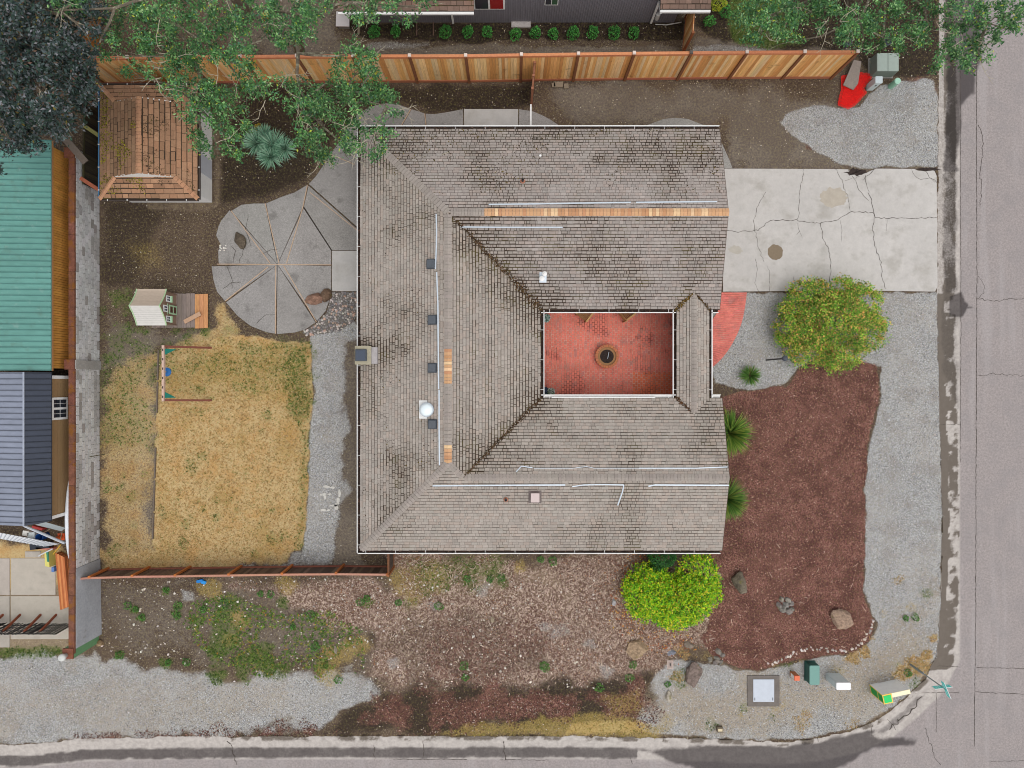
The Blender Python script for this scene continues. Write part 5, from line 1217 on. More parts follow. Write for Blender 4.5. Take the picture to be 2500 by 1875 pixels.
m = MB(); m.hexa([(x+.0, y-.1, .46), (x+.11, y-.12, .5), (x+.02, y+.34, .41), (x-.08, y+.34, .41)], [(x+.0, y-.1, .49), (x+.11, y-.12, .53), (x+.02, y+.34, .44), (x-.08, y+.34, .44)], C(60, 140, 110)); m.build('lid', M['paint'], yc)
TM = thing('timber_stack', 'stack of orange brown timbers along the block wall', 'timber', W(152, 1420, 0))
for i in range(5):
    for l_ in range(2):
        a_ = W(138+i*5.2+(0 if l_ else 1), 1350+i*2, .3); b_ = W(150+i*5+(0 if l_ else 1), 1488-i*2, .3); m = MB(); z = .1+l_*.16+.02*i; m.beam((a_[0], a_[1], z), (b_[0], b_[1], z), .085, .14, vary(C(186, 108, 62) if i % 2 == 0 else C(206, 134, 84), .1, .03)); m.build('beam', M['wood_y'], TM)
for i, (x0, y0, x1, y1) in enumerate(((27, 1363, 136, 1452), (27, 1455, 170, 1560), (-60, 1363, 24, 1452), (-60, 1455, 24, 1580), (62, 1346, 100, 1361))):
    m = MB(); p = W(x0, y1); q_ = W(x1, y0); m.prism([(p[0], p[1]), (q_[0], p[1]), (q_[0], q_[1]), (p[0], q_[1])], -.05, .015+.002*i, vary((.86, .82, .75), .08, .02)); m.build('yard_slab', M['concrete'], None, label=['large stained concrete slab beside the timber stack', 'pale cracked concrete slab behind the steel fence', 'pale slab at the picture edge beside the dry straw', 'cream slab at the picture edge behind the steel fence', 'small broken slab below the straw'][i], kind='structure')
# steel railing fence
GT = thing('steel_fence', 'black steel rail fence on rusty posts closing the western yard', 'fence', W(60, 1535, 0))
for i in range(66):
    px = -75+i*3.7; a_, b_ = W(px+14, 1522+rnd.uniform(-2, 2), .05), W(px+14, 1522, .05); m = MB(); m.tube([(a_[0], a_[1], .08), (a_[0]-.01, a_[1]-.03, 1.25)], .022, 6, C(64, 70, 82)); m.build('bar', M['steel'], GT)
for z in (.18, .5, .85, 1.2):
    a_, b_ = W(-60, 1522, 0), W(172, 1522, 0); m = MB(); m.beam((a_[0], a_[1]-.02, z), (b_[0], b_[1]-.02, z), .03, .05, C(58, 62, 72)); m.build('rail', M['steel'], GT)
for px in (8, 50, 100, 138):
    a_ = W(px, 1500, 0); m = MB(); m.beam((a_[0], a_[1], 0), (a_[0]-.03, a_[1]-.42, 1.0), .08, .08); m.build('brace', M['rust'], GT)

# ------------------------------------------------------------------ grey neighbour house to the north
NH = thing('neighbour_house', 'grey ribbed neighbour house with white gutters beyond the fence', 'house', (0, 19, 0))
YW = 16.97
m = MB(); m.box((.3, YW+2.5, 1.6), (14.6, 5.0, 3.2)); m.build('wall', M['grey_siding'], NH)
m = MB(); m.box((7.75, YW+2.9, 1.2), (.5, 5.0, 2.4)); m.build('recess_wall', M['grey_siding'], NH)
X = -6.95
while X < 7.5:
    m = MB(); m.box((X, YW-.008, 1.35), (.035, .02, 2.6), col=(1.12, 1.12, 1.13)); m.build('batten', M['grey_siding'], NH); X += .11
for a_, b_, e in ((-7.57, -1.66, 0), (6.45, 8.64, 1)):
    Yv = 16.2 if e == 0 else 16.28
    d = MB(); d.slab3([(a_, Yv, 2.2), (b_, Yv, 2.2), (b_, Yv+5, 3.7), (a_, Yv+5, 3.7)], .1); d.build('roof_deck', M['underlay'], NH)
    L_ = []; shingles(L_, 'nb', lambda x, y: 2.2+(y-Yv)*.3, [[(a_, Yv), (b_, Yv), (b_, Yv+5), (a_, Yv+5)]], (a_, Yv), (1, 0), (0, 1), b_-a_, 1.6, .2, (.22, .4), C(128, 104, 92), .02, .02, lambda *a__: .3, seed=80+e, wear=.12)
    pieces(L_, 'shingle', 'shingle_field', M['shingle'], NH, 300)
    m = MB(); m.beam((a_, Yv-.05, 2.15), (b_, Yv-.05, 2.15), .09, .1); m.build('gutter', M['white'], NH)
    m = MB(); m.hexa([(a_, Yv, 2.05), (a_+.03, Yv, 2.05), (a_+.03, Yv+5, 3.55), (a_, Yv+5, 3.55)], [(a_, Yv, 2.19), (a_+.03, Yv, 2.19), (a_+.03, Yv+5, 3.69), (a_, Yv+5, 3.69)]); m.build('barge_board', M['white'], NH)
m = MB(); m.slab3([(-1.66, 16.62, 2.75), (6.45, 16.62, 2.75), (6.45, 21, 4.0), (-1.66, 21, 4.0)], .12); m.build('main_roof', M['shingle'], NH)
for X, w, dep, z0, z1 in ((-2.75, .1, .1, .1, 2.1), (6.5, .1, .1, .1, 2.1)):
    m = MB(); m.beam((X, YW-.08, z0), (X, YW-.08, z1-.3), .09, .07, up=(0, 1, 0)); m.beam((X, YW-.08, z1-.3), (X, 16.2, z1), .09, .07); m.build('downspout', M['white'], NH)
for X, z, w, h, cc in ((-1.02, 1.75, 1.42, 1.2, C(150, 30, 34)), (1.75, 2.02, .6, 1.1, C(60, 84, 66))):
    m = MB(); m.box((X, YW-.035, z), (w, .05, h)); wn = m.build('window', M['white'], NH)
    for s in (-1, 1):
        m = MB(); m.box((X+s*w*.235, YW-.065, z), (w*.41, .02, h-.14), col=cc if s > 0 else C(52, 52, 60)); m.build('pane', pm('curtain_glass_%d_%d' % (int(X*10), s), (1, 1, 1), .15, (), spec=.5), wn)
m = MB(); m.lathe((6.68, YW-.1, .5), [(.1, 0), (.1, .35), (.03, .38)], 14, col=C(200, 198, 194)); m.build('electric_meter', M['paint'], NH)
m = MB(); m.tube([(6.7, YW-.15, .12), (7.2, YW-.2, .16), (7.9, YW-.1, .2)], .025, 6, C(206, 204, 200)); m.build('pipe', M['paint'], NH)
m = MB(); a_ = W(852, 62, 0); m.beam((a_[0]+.5, YW-.6, .2), (a_[0]+1.0, YW+.1, 1.9), .09, .06, C(150, 138, 120)); m.build('corner_post', M['wood'], NH)
x, y, _ = W(837, 47, .3); m = MB(); m.box((x, y, .3), (.62, .68, .06), rz=-.03, col=C(214, 206, 204)); m.box((x, y, .13), (.5, .55, .28), rz=-.03, col=C(150, 146, 142)); m.build('white_hatch', M['paint'], None, label='square white box lid on the ground beside the grey house', cat='hatch')
m = MB(); a_ = W(1272, 57, 0); m.box((a_[0], YW-.14, .06), (.9, .25, .12), col=C(190, 182, 178)); m.build('step_block', M['block'], None, label='pale step block at the foot of the grey wall', cat='step')
for px in (1018, 1058):
    a_ = W(px, 72, 0); m = MB(); m.tube([(a_[0], a_[1]+.5, .06), (a_[0], a_[1]-.3, .05)], .02, 6, C(140, 110, 96)); m.build('edging_stick', M['paint'], None, label='thin brown edging stick in the dark bed, %s' % ('nearer the white hatch' if px < 1030 else 'nearer the small shrubs row centre'), cat='stick')
# ------------------------------------------------------------------ garden shed with a gablet roof
SD = thing('garden_shed', 'white garden shed with brown shingled gablet roof under the oak', 'shed', (-15.97, 10.65, 0))
ex0, ex1, ey0, ey1, ez, KS, IN = -18.14, -13.80, 8.13, 13.16, 1.9, .37, .87
mx = (ex0+ex1)/2; hw = (ex1-ex0)/2; zr = ez+KS*hw
zw = lambda x, y: ez+KS*(x-ex0); ze = lambda x, y: ez+KS*(ex1-x); zs = lambda x, y: ez+KS*(y-ey0); zn = lambda x, y: ez+KS*(ey1-y)
SR = bpy.data.objects.new('roof', None); COL.objects.link(SR); place(SR, (mx, 10.6, ez), SD)
sf = [('w', zw, [[(ex0, ey0), (ex0+IN, ey0+IN), (ex0+IN, ey1-IN), (ex0, ey1)], [(ex0+IN, ey0+IN), (mx, ey0+IN), (mx, ey1-IN), (ex0+IN, ey1-IN)]], (ex0, ey0), (0, 1), (1, 0), ey1-ey0, hw),
      ('e', ze, [[(ex1, ey0), (ex1, ey1), (ex1-IN, ey1-IN), (ex1-IN, ey0+IN)], [(ex1-IN, ey0+IN), (ex1-IN, ey1-IN), (mx, ey1-IN), (mx, ey0+IN)]], (ex1, ey0), (0, 1), (-1, 0), ey1-ey0, hw),
      ('s', zs, [[(ex0, ey0), (ex1, ey0), (ex1-IN, ey0+IN), (ex0+IN, ey0+IN)]], (ex0, ey0), (1, 0), (0, 1), ex1-ex0, IN),
      ('n', zn, [[(ex0, ey1), (ex0+IN, ey1-IN), (ex1-IN, ey1-IN), (ex1, ey1)]], (ex0, ey1), (1, 0), (0, -1), ex1-ex0, IN)]
SS = []
for i, (nm, zf, polys, o, u, v, L, R) in enumerate(sf):
    CC = [p if area2(p) > 0 else p[::-1] for p in polys]
    shingles(SS, nm, zf, CC, o, u, v, L, R, .2, (.28, .5), C(164, 126, 98) if nm != 'w' else C(146, 114, 88), .018, .03, lambda n_, x, y: max(0, vnoise(np.array([x]), np.array([y]), 1.0, 88, 3)[0]-.4)*3, seed=60+i, wear=.1)  # west slope gets a darker base: shade away from the sun, painted in
    for p in CC: d = MB(); d.slab3([(x, y, zf(x, y)-.005) for x, y in p], .08); d.build('roof_deck', M['underlay'], SR)
pieces(SS, 'shingle', 'shingle_field', M['shingle'], SR, 300)
for ys, s in ((ey0+IN, -1), (ey1-IN, 1)):
    g = MB(); g.add([(mx-hw+IN, ys+s*.004, ez+KS*IN), (mx+hw-IN, ys+s*.004, ez+KS*IN), (mx, ys+s*.004, zr), (mx-hw+IN, ys-s*.05, ez+KS*IN), (mx+hw-IN, ys-s*.05, ez+KS*IN), (mx, ys-s*.05, zr)], [(0, 1, 2), (5, 4, 3), (0, 3, 4, 1), (1, 4, 5, 2), (2, 5, 3, 0)]); g.build('gablet', M['white'], SD)
def scaps(a, b, left, right, n, w=.12):
    A, B_ = Vector(a), Vector(b); d = (B_-A)/n
    for i in range(n):
        p = A+d*i; q_ = A+d*(i+.96); m = MB()
        l0 = [p+Vector((left[0]*w, left[1]*w, -left[2]*w+.04)), p+Vector((0, 0, .055)), p+Vector((right[0]*w, right[1]*w, -right[2]*w+.04))]; l1 = [q_+Vector((left[0]*w, left[1]*w, -left[2]*w+.025)), q_+Vector((0, 0, .04)), q_+Vector((right[0]*w, right[1]*w, -right[2]*w+.025))]
        m.add(l0+l1, [(0, 1, 4, 3), (1, 2, 5, 4)], vary(C(184, 138, 106), .1, .02)); m.build('ridge_tile', M['shingle'], SR)
scaps((mx, ey0+IN, zr), (mx, ey1-IN, zr), (-1, 0, KS), (1, 0, KS), 22)
for sx, sy in ((-1, -1), (1, -1), (-1, 1), (1, 1)):
    a = (mx+sx*hw, ey0 if sy < 0 else ey1, ez); b = (mx+sx*(hw-IN), ey0+IN if sy < 0 else ey1-IN, ez+KS*IN); qq = math.sqrt(.5)
    scaps(a, b, (sx*qq, -sy*qq, KS*qq), (-sx*qq, sy*qq, KS*qq), 7, .1)
m = MB(); m.box((mx, 10.62, .95), (3.78, 4.2, 1.9)); m.build('wall', M['white'], SD)
for (a, b, out) in (((ex1, ey0), (ex1, ey1), (1, 0)), ((ex0, ey0), (ex1, ey0), (0, -1)), ((ex0, ey0), (ex0, ey1), (-1, 0)), ((ex0, ey1), (ex1, ey1), (0, 1))):
    m = MB(); A, B_ = Vector((*a, ez-.05)), Vector((*b, ez-.05)); O2 = Vector((*out, 0)); cc = C(70, 60, 54) if out != (-1, 0) else C(60, 110, 150)
    m.beam(A+O2*.045, B_+O2*.045, .05, .08, cc); gt = m.build('gutter', M['paint'], SD)
    for i in range(5):
        p = A.lerp(B_, (i+.4)/5); h = MB(); h.beam(p+O2*.0+Vector((0, 0, .05)), p+O2*.075+Vector((0, 0, .05)), .03, .012, C(232, 230, 226)); h.build('hanger', M['paint'], gt)
m = MB(); m.box((mx+1.905, 10.0, .95), (.03, .85, 1.75), col=C(196, 198, 206)); m.build('door', M['paint'], SD)

def smp():
    while True:
        x, y = rnd.uniform(ex0+.05, mx-.1), rnd.uniform(ey0+.2, ey1-.2); n = vnoise(np.array([x]), np.array([y]), .8, 93, 3)[0]
        if n+(.12 if x < ex0+.5 else 0) > .56: return x, y, max(min(zw(x, y), zs(x, y), zn(x, y)), ez)+.02
litter('moss_clumps', 900, smp, [C(150, 140, 36), C(120, 112, 34), C(96, 84, 40)], .015, .05, SR, 'yellow green moss on the shed roof west slope')
def smp2():
    while True:
        x, y = rnd.uniform(mx, ex1-.1), rnd.uniform(ey0+.2, ey1-.2); n = vnoise(np.array([x]), np.array([y]), .7, 94, 3)[0]
        if n > .58: return x, y, min(ze(x, y), zs(x, y) if y < ey0+IN else 9, zn(x, y) if y > ey1-IN else 9)+.02
litter('moss_clumps', 450, smp2, [C(70, 56, 40), C(92, 80, 40), C(84, 64, 44)], .012, .04, SR, 'dark moss on the shed roof east slope')
# ------------------------------------------------------------------ play deck and playhouse
DK = thing('play_deck', 'low timber deck, grey boards and three orange ones', 'deck', W(440, 758, 0))
x0, y0, _ = W(371, 801, .12); x1, y1, _ = W(508, 716, .12)
nb = 13; w = (x1-x0)/nb
for i in range(nb):
    c = vary(C(204, 146, 100), .06) if i >= 9.5 else vary(C(138, 124, 116), .1, .02); e = -.02 if i >= 10 else 0
    m = MB(); m.box((x0+w*(i+.5), (y0+y1)/2+e+rnd.uniform(-.015, .015), .13), (w*.95, y1-y0-.03, .035), col=c); m.build('board', M['wood_y'], DK)
for y in (y0+.08, (y0+y1)/2, y1-.08):
    m = MB(); m.box(((x0+x1)/2, y, .055), (x1-x0-.04, .06, .11), col=C(104, 82, 66)); m.build('joist', M['wood'], DK)
m = MB(); a, b = W(450, 786, .22), W(489, 765, .34); m.beam(a, b, .19, .03, C(196, 160, 132)); pk = m.build('loose_plank', M['wood'], None, label='loose pale plank propped on the play deck', cat='plank')
m = MB(); m.box((W(486, 770, .2)[0], W(486, 770, .2)[1], .235), (.1, .12, .16), col=C(176, 140, 112)); m.build('block', M['wood'], pk)

PH = thing('playhouse', 'toy playhouse with pale flared roof, green trim and dutch door', 'playhouse', (-16.3, 3.6, .15))
pxf, pxb, yc_ = -15.68, -16.85, (937.5-746)*28.2/1560
hwid = .72; zf_, ze_, zt_ = .15, 1.18, 1.77
def TAN(a=.06): return vary(C(150, 126, 108), a, .02)
m = MB(); m.box(((pxf+pxb)/2, yc_, (zf_+ze_)/2), (pxf-pxb, hwid*2, ze_-zf_), col=C(146, 122, 104)); m.add([(pxf, yc_-hwid, ze_), (pxf, yc_+hwid, ze_), (pxf, yc_, zt_-.06), (pxb, yc_-hwid, ze_), (pxb, yc_+hwid, ze_), (pxb, yc_, zt_-.06)], [(0, 1, 2), (5, 4, 3), (0, 2, 5, 3), (1, 4, 5, 2)], C(146, 122, 104)); m.build('wall', M['paint'], PH)
prof = [(0, zt_), (.26, zt_-.24), (.52, zt_-.43), (.7, zt_-.53), (.82, zt_-.565)]
xa, xb = pxb-.06, pxf+.1
for s, cc in ((1, C(198, 180, 162)), (-1, C(212, 208, 202))):  # sunward south slope coloured lighter than the north one: painted light
    rf = MB(); n = len(prof); V = []
    for x in (xa, xb):
        V += [(x, yc_+s*d, z) for d, z in prof]; V += [(x, yc_+s*d, z-.03) for d, z in prof]
    F = []
    for i in range(n-1): F += [(i, i+1, 2*n+i+1, 2*n+i), (n+i, 3*n+i, 3*n+i+1, n+i+1), (i, n+i, n+i+1, i+1), (2*n+i, 2*n+i+1, 3*n+i+1, 3*n+i)]
    F.append((n-1, 2*n-1, 4*n-1, 3*n-1)); rf.add(V, F, cc); ro = rf.build('roof_slope', M['paint'], PH)
    for j in range(1, 9):        # board lines on the roof
        t = j/9*.8; zz_ = float(np.interp(t, [p[0] for p in prof], [p[1] for p in prof])); l_ = MB(); l_.beam((xa+.01, yc_+s*t, zz_+.003), (xb-.01, yc_+s*t, zz_+.003), .012, .008, tuple(v*.78 for v in cc)); l_.build('roof_seam', M['paint'], ro)
    for x in (xa, xb):
        tr = MB(); tr.tube([(x, yc_+s*d, z+.01) for d, z in prof], .028, 6, C(176, 204, 160)); tr.build('roof_trim', M['paint'], PH)
GR = C(172, 206, 168); xf = pxf+.012
def fbox(nm, y, z, w_, h_, d, cc, par, mat='paint', off=0.0):
    m = MB(); m.box((xf+off+d/2, yc_+y, z), (d, w_, h_), col=cc); return m.build(nm, M[mat], par)
dr_ = fbox('door', -.05, .5, .42, .66, .03, GR, PH)
for z_ in (.36, .66): fbox('door_opening', -.05, z_, .28, .2, .01, C(84, 56, 44), dr_, off=.03)
def pwin(y, z, w_, h_, sill=True):
    wn = fbox('window', y, z, w_, h_, .03, C(236, 238, 240), PH)
    for sy in (-1, 1):
        for sz in (-1, 1): fbox('pane', y+sy*w_*.2, z+sz*h_*.18, w_*.26, h_*.26, .008, C(36, 40, 60), wn, off=.03)
    if sill: fbox('sill', y, z-h_*.56, w_*1.05, .06, .1, GR, PH)
pwin(-.05, 1.14, .3, .34, False); pwin(.42, .9, .28, .34); pwin(-.5, .9, .28, .34)
fbox('gable_trim', -.05, .95, .5, .05, .02, GR, PH)
for y in (-.71, -.27, .2, .71): fbox('corner_board', y, .66, .05, 1.0, .012, C(128, 104, 88), PH)

# ------------------------------------------------------------------ swing frame
SW = thing('swing_set', 'timber swing set with green brackets on the dry lawn edge', 'swing set', W(400, 910, 0))
bx_ = -15.27; yt, yb_ = W(400, 846, 2)[1], W(400, 977, 2)[1]
m = MB(); m.beam((bx_, yt+.05, 2.0), (bx_, yb_-.05, 2.0), .09, .14, C(206, 176, 160)); bm_ = m.build('beam', M['wood'], SW)
for i in range(6):
    y = yb_+.15+(yt-yb_-.3)*i/5; m = MB(); m.box((bx_, y, 2.073), (.05, .1, .012), col=C(70, 60, 56)); m.build('bolt_plate', M['paint'], bm_)
for y, s in ((yt, 1), (yb_, -1)):
    for dx in (1.14, -1.14):
        m = MB(); m.beam((bx_+.02*(1 if dx > 0 else -1), y, 1.98), (bx_+dx, y+s*.06, -.02), .09, .085, vary(C(134, 80, 66), .08)); m.build('leg', M['wood'], SW)
    m = MB(); m.add([(bx_+.06, y-s*.1, 2.0), (bx_+.34, y-s*.1, 1.6), (bx_+.06, y-s*.36, 1.98), (bx_+.05, y-s*.1, 1.97), (bx_+.33, y-s*.1, 1.57), (bx_+.05, y-s*.36, 1.95)], [(0, 1, 2), (5, 4, 3), (0, 3, 4, 1), (1, 4, 5, 2), (2, 5, 3, 0)], C(22, 120, 104)); m.build('bracket', M['paint'], SW)
x, y, z = W(407, 908, 1.55); sg = thing('swing_ring', 'blue swing seat hanging from the timber frame', 'swing', (x, y, z))
m = MB(); m.lathe((x, y, z-.05), [(.1, 0), (.2, .03), (.2, .07), (.1, .1)], 18, col=C(30, 100, 166)); m.build('seat', M['paint'], sg)
m = MB(); m.tube([(x, y, z+.05), (bx_, y, 1.95)], .02, 6, C(220, 190, 80)); m.build('rope', M['paint'], sg)

def nth(i): return '%d%s' % (i, 'th' if 10 <= i % 100 <= 20 else {1: 'st', 2: 'nd', 3: 'rd'}.get(i % 10, 'th'))
# ------------------------------------------------------------------ boulders and stones
def ico(sub=2):
    t = (1+5**.5)/2
    V = [Vector(v).normalized() for v in ((-1, t, 0), (1, t, 0), (-1, -t, 0), (1, -t, 0), (0, -1, t), (0, 1, t), (0, -1, -t), (0, 1, -t), (t, 0, -1), (t, 0, 1), (-t, 0, -1), (-t, 0, 1))]
    F = [(0, 11, 5), (0, 5, 1), (0, 1, 7), (0, 7, 10), (0, 10, 11), (1, 5, 9), (5, 11, 4), (11, 10, 2), (10, 7, 6), (7, 1, 8), (3, 9, 4), (3, 4, 2), (3, 2, 6), (3, 6, 8), (3, 8, 9), (4, 9, 5), (2, 4, 11), (6, 2, 10), (8, 6, 7), (9, 8, 1)]
    for _ in range(sub):
        mid = {}; NF_ = []
        def mm(a, b):
            k_ = (min(a, b), max(a, b))
            if k_ not in mid: mid[k_] = len(V); V.append(((V[a]+V[b])/2).normalized())
            return mid[k_]
        for a, b, c in F: ab, bc, ca_ = mm(a, b), mm(b, c), mm(c, a); NF_ += [(a, ab, ca_), (b, bc, ab), (c, ca_, bc), (ab, bc, ca_)]
        F = NF_
    return V, F
ICO1, ICO2 = ico(1), ico(2)
from mathutils import noise as mnoise
def rock(px, py, rx, ry, h, col, seed, rz=0.0, I=ICO2, rough=.35, sink=.25, base=None):
    c = W(px, py, h*.5); V, F = I; out = []; rg = random.Random(seed); off = Vector((seed*3.1, seed*1.7, seed*.3)); ca, sa = math.cos(rz), math.sin(rz)
    cuts = [(Vector((rg.uniform(-1, 1), rg.uniform(-1, 1), rg.uniform(.0, 1))).normalized(), rg.uniform(.5, .8)) for _ in range(11)]
    z0 = gz(px, py) if base is None else base
    for v in V:
        p = v*(1+rough*mnoise.noise(v*1.4+off))
        for n_, d_ in cuts:
            t = p.dot(n_)-d_
            if t > 0: p = p-n_*t*.9
        p = p*(1+.1*mnoise.noise(v*4+off))
        x, y, z = p.x*rx/52, p.y*ry/52, (p.z+1-2*sink*.5)*h*.6
        out.append((c[0]+x*ca-y*sa, c[1]+x*sa+y*ca, z0+max(z-.03, -.05)))
    m = MB(); 
    for i_, f_ in enumerate(F): pass
    m.add(out, F, col); return m
for (px, py, rx, ry, h, cc, rz, lb) in ((766, 728, 24, 17, .5, C(150, 116, 98), .1, 'brown split boulder on the fan patio, its larger half'), (794, 722, 14, 19, .55, C(122, 98, 80), -.2, 'dark brown boulder half leaning beside the larger patio boulder'),
        (583, 586, 15, 26, .4, C(104, 92, 78), .2, 'mossy dark boulder set in the fan patio'), (556, 538, 17, 17, .08, C(150, 146, 142), 0, 'flat round grey stone at the fan patio edge'),
        (1808, 1425, 20, 27, .5, C(120, 110, 94), .2, 'mossy grey boulder in the mulch beside the bright green shrub'), (2058, 1515, 30, 27, .55, C(168, 142, 122), -.3, 'large tan boulder with yellow lichen in the mulch bed'),
        (1560, 1588, 30, 24, .45, C(176, 150, 122), .2, 'flat tan boulder in the wood chips below the green shrub'), (1693, 1652, 28, 31, .45, C(128, 112, 104), .1, 'dark boulder with lichen spots by the valve box'),
        (1683, 1577, 12, 11, .2, C(140, 126, 112), 0, 'small grey stone below the green shrub'), (1640, 1594, 11, 9, .1, C(132, 134, 144), .3, 'flat bluish slate stone near the valve box'), (1634, 1700, 10, 13, .25, C(176, 166, 150), 0, 'pale upright stone on the gravel south of the valve box'),
        (818, 1588, 5, 11, .2, C(150, 140, 124), .1, 'narrow grey stone among the green weeds'), (1202, 1515, 6, 11, .15, C(160, 146, 124), .2, 'tan stone slab in the wood chips'), (242, 1572, 12, 8, .25, C(150, 126, 96), -.3, 'tan stone at the foot of the green pier'),
        (1499, 1473, 7, 12, .12, C(168, 164, 166), .1, 'pale weathered driftwood stone in the chips left of the green shrub'), (500, 703, 0, 0, 0, None, 0, '')):
    if rx == 0: continue
    rock(px, py, rx, ry, h, cc, int(px*7+py) % 97, rz).build('boulder', M['rock'], None, label=lb, cat='boulder')
for i, (dx, dy, r_) in enumerate(((-8, -14, 9), (8, -12, 9), (-14, 2, 10), (2, 0, 10), (14, -2, 9), (-5, 12, 10), (8, 14, 12), (18, 10, 7))):
    rock(1918+dx, 1478+dy, r_, r_*.85, .22, vary(C(142, 136, 128), .12), 200+i, rnd.uniform(0, 3), ICO1).build('heap_stone', M['rock'], None, label='angular grey stone of the heap amid the red mulch, %s clockwise' % nth(i+1), cat='stone', group='small stone heap in the mulch bed')
for i in range(7):
    rock(1750+rnd.uniform(-18, 18), 1605+rnd.uniform(-14, 14), rnd.uniform(6, 11), rnd.uniform(5, 8), .14, vary(C(132, 124, 116), .12), 230+i, rnd.uniform(0, 3), ICO1).build('heap_stone', M['rock'], None, label='grey stone of the loose heap near the valve box, %s of seven' % nth(i+1), cat='stone', group='stone heap at the gravel edge')
# row of white edging stones round the mulch corner
edge_pts = resample([(1878, 1622), (1905, 1612), (1930, 1600), (1962, 1588), (1985, 1584), (2000, 1585), (2030, 1588), (2060, 1592), (2085, 1585), (2108, 1568), (2122, 1545), (2132, 1520), (2132, 1508)], 46)
for i, (x, y) in enumerate(edge_pts):
    rock(x+rnd.uniform(-4, 4), y+rnd.uniform(-4, 4), rnd.uniform(3, 6), rnd.uniform(2.5, 4.5), .1, vary(rnd.choice([C(226, 214, 204), C(206, 190, 180), C(180, 172, 164)]), .1), 300+i, rnd.uniform(0, 3), ico(0)).build('edging_stone', M['pebble'], None, label='small pale edging stone of the red mulch bed, %s from the vault lid end' % nth(i+1), cat='stone', group='edging stones of the mulch bed')
# river stones in the crescent bed
CR = [(812,714),(872,714),(880,760),(860,788),(832,805),(792,815),(748,819),(738,812),(772,790),(797,764),(806,732)]
CRO = thing('pebble_bed', 'crescent bed of rounded river stones beside the house', 'stone bed', W(820, 775, 0)); CRO['kind'] = 'structure'
pts = in_poly_pts(900, CR, np.random.default_rng(4)); PB = []
keep = []
for p in pts:
    if all((p[0]-k_[0])**2+(p[1]-k_[1])**2 > 16 for k_ in keep[-500:]): keep.append(p)
for i, p in enumerate(keep):
    s = rnd.uniform(3.0, 5.2)
    PB.append((s, rock(p[0], p[1], s, s*rnd.uniform(.65, .9), .1, vary(rnd.choice([C(176, 168, 162), C(204, 194, 186), C(150, 144, 142), C(130, 126, 126), C(190, 160, 144)]), .1), 400+i, rnd.uniform(0, 3), ICO1 if s > 4.6 else ico(0), .15, .2, base=0.0)))
pieces(PB, 'river_stone', 'river_stone_fill', M['pebble'], CRO, 300)
m = MB(); m.prism([W(x, y)[:2] for x, y in (CR if area2([W(x, y)[:2] for x, y in CR]) > 0 else CR[::-1])], -.05, .012); m.build('bed_base', pm('bed_grit', C(112, 106, 100), .95, ((10, .2), (60, .3))), CRO)
for i in range(14):
    rock(545+rnd.uniform(-9, 9), 603+rnd.uniform(-7, 8), 4, 3.2, .09, vary(C(226, 220, 210), .06), 800+i, rnd.uniform(0, 3), ico(0)).build('white_pebble', M['pebble'], None, label='white pebble in the pile at the fan patio edge, %s laid' % nth(i+1), cat='pebble', group='white pebbles at the patio edge')
for i, (px, py, w_, h_) in enumerate(((1363, 208, 22, 13), (1382, 212, 11, 12), (1351, 209, 8, 10))):
    x, y, _ = W(px, py, 0); m = MB(); m.box((x, y, .05), (w_/52, h_/52, .1), rz=.1*i, col=C(142, 128, 110)); m.build('paving_block', M['block'], None, label=['tan paving block beside the tall fence, largest of three', 'tan paving block beside the tall fence, nearest the driveway', 'tan paving block beside the tall fence, nearest the side gate'][i], cat='block')

# ------------------------------------------------------------------ utilities in the north-east corner
def prism_box(nm, lb, cat, px0, py0, px1, py1, h, cc, taper=.97, rad=.03):
    a = W(px0, py1, h); b = W(px1, py0, h); x, y = (a[0]+b[0])/2, (a[1]+b[1])/2; r = thing(nm, lb, cat, (x, y, 0)); return r, x, y, b[0]-a[0], b[1]-a[1]
r, x, y, w_, d_ = prism_box('transformer_cabinet', 'large grey green pad transformer under the corner oak', 'transformer', 2141, 130, 2194, 173, .62, None)
GG = C(168, 180, 170)
m = MB(); m.hexa([(x-w_*.52, y-d_*.52, .04), (x+w_*.52, y-d_*.52, .04), (x+w_*.52, y+d_*.52, .04), (x-w_*.52, y+d_*.52, .04)], [(x-w_*.5, y-d_*.5, .6), (x+w_*.5, y-d_*.5, .6), (x+w_*.5, y+d_*.5, .6), (x-w_*.5, y+d_*.5, .6)], C(118, 128, 118)); m.build('body', M['paint'], r)
for s in (-1, 1): m = MB(); m.rbox((x+s*w_*.253, y, .615), (w_*.488, d_*1.01, .05), .02, col=GG); m.build('lid', M['paint'], r)
m = MB(); m.box((x, y, .02), (w_*1.15, d_*1.15, .06), col=C(150, 146, 140)); m.build('pad', M['block'], r)
r, x, y, w_, d_ = prism_box('utility_pedestal', 'pale grey utility pedestal beside the red safety net', 'pedestal', 2137, 186, 2155, 203, .77, None)
m = MB(); m.rbox((x, y, .37), (w_*.92, d_*.92, .74), .03, col=C(190, 200, 198)); m.build('body', M['paint'], r); m = MB(); m.rbox((x, y, .755), (w_, d_, .05), .04, col=C(206, 216, 218)); m.build('lid', M['paint'], r); m = MB(); m.box((x, y-d_*.465, .5), (.06, .02, .1), col=C(60, 60, 60)); m.build('latch', M['paint'], r)
x, y, _ = W(2191.5, 197.5, .55); r = thing('marker_post', 'short pale green cylindrical marker post on the gravel', 'post', (x, y, 0)); m = MB(); m.lathe((x, y, -.02), [(.135, 0), (.135, .55)], 20, col=C(140, 186, 158)); m.build('tube', M['paint'], r, smooth=False); m = MB(); m.lathe((x, y, .53), [(.142, 0), (.142, .03), (.11, .045)], 20, col=C(172, 216, 192)); m.build('cap', M['paint'], r)
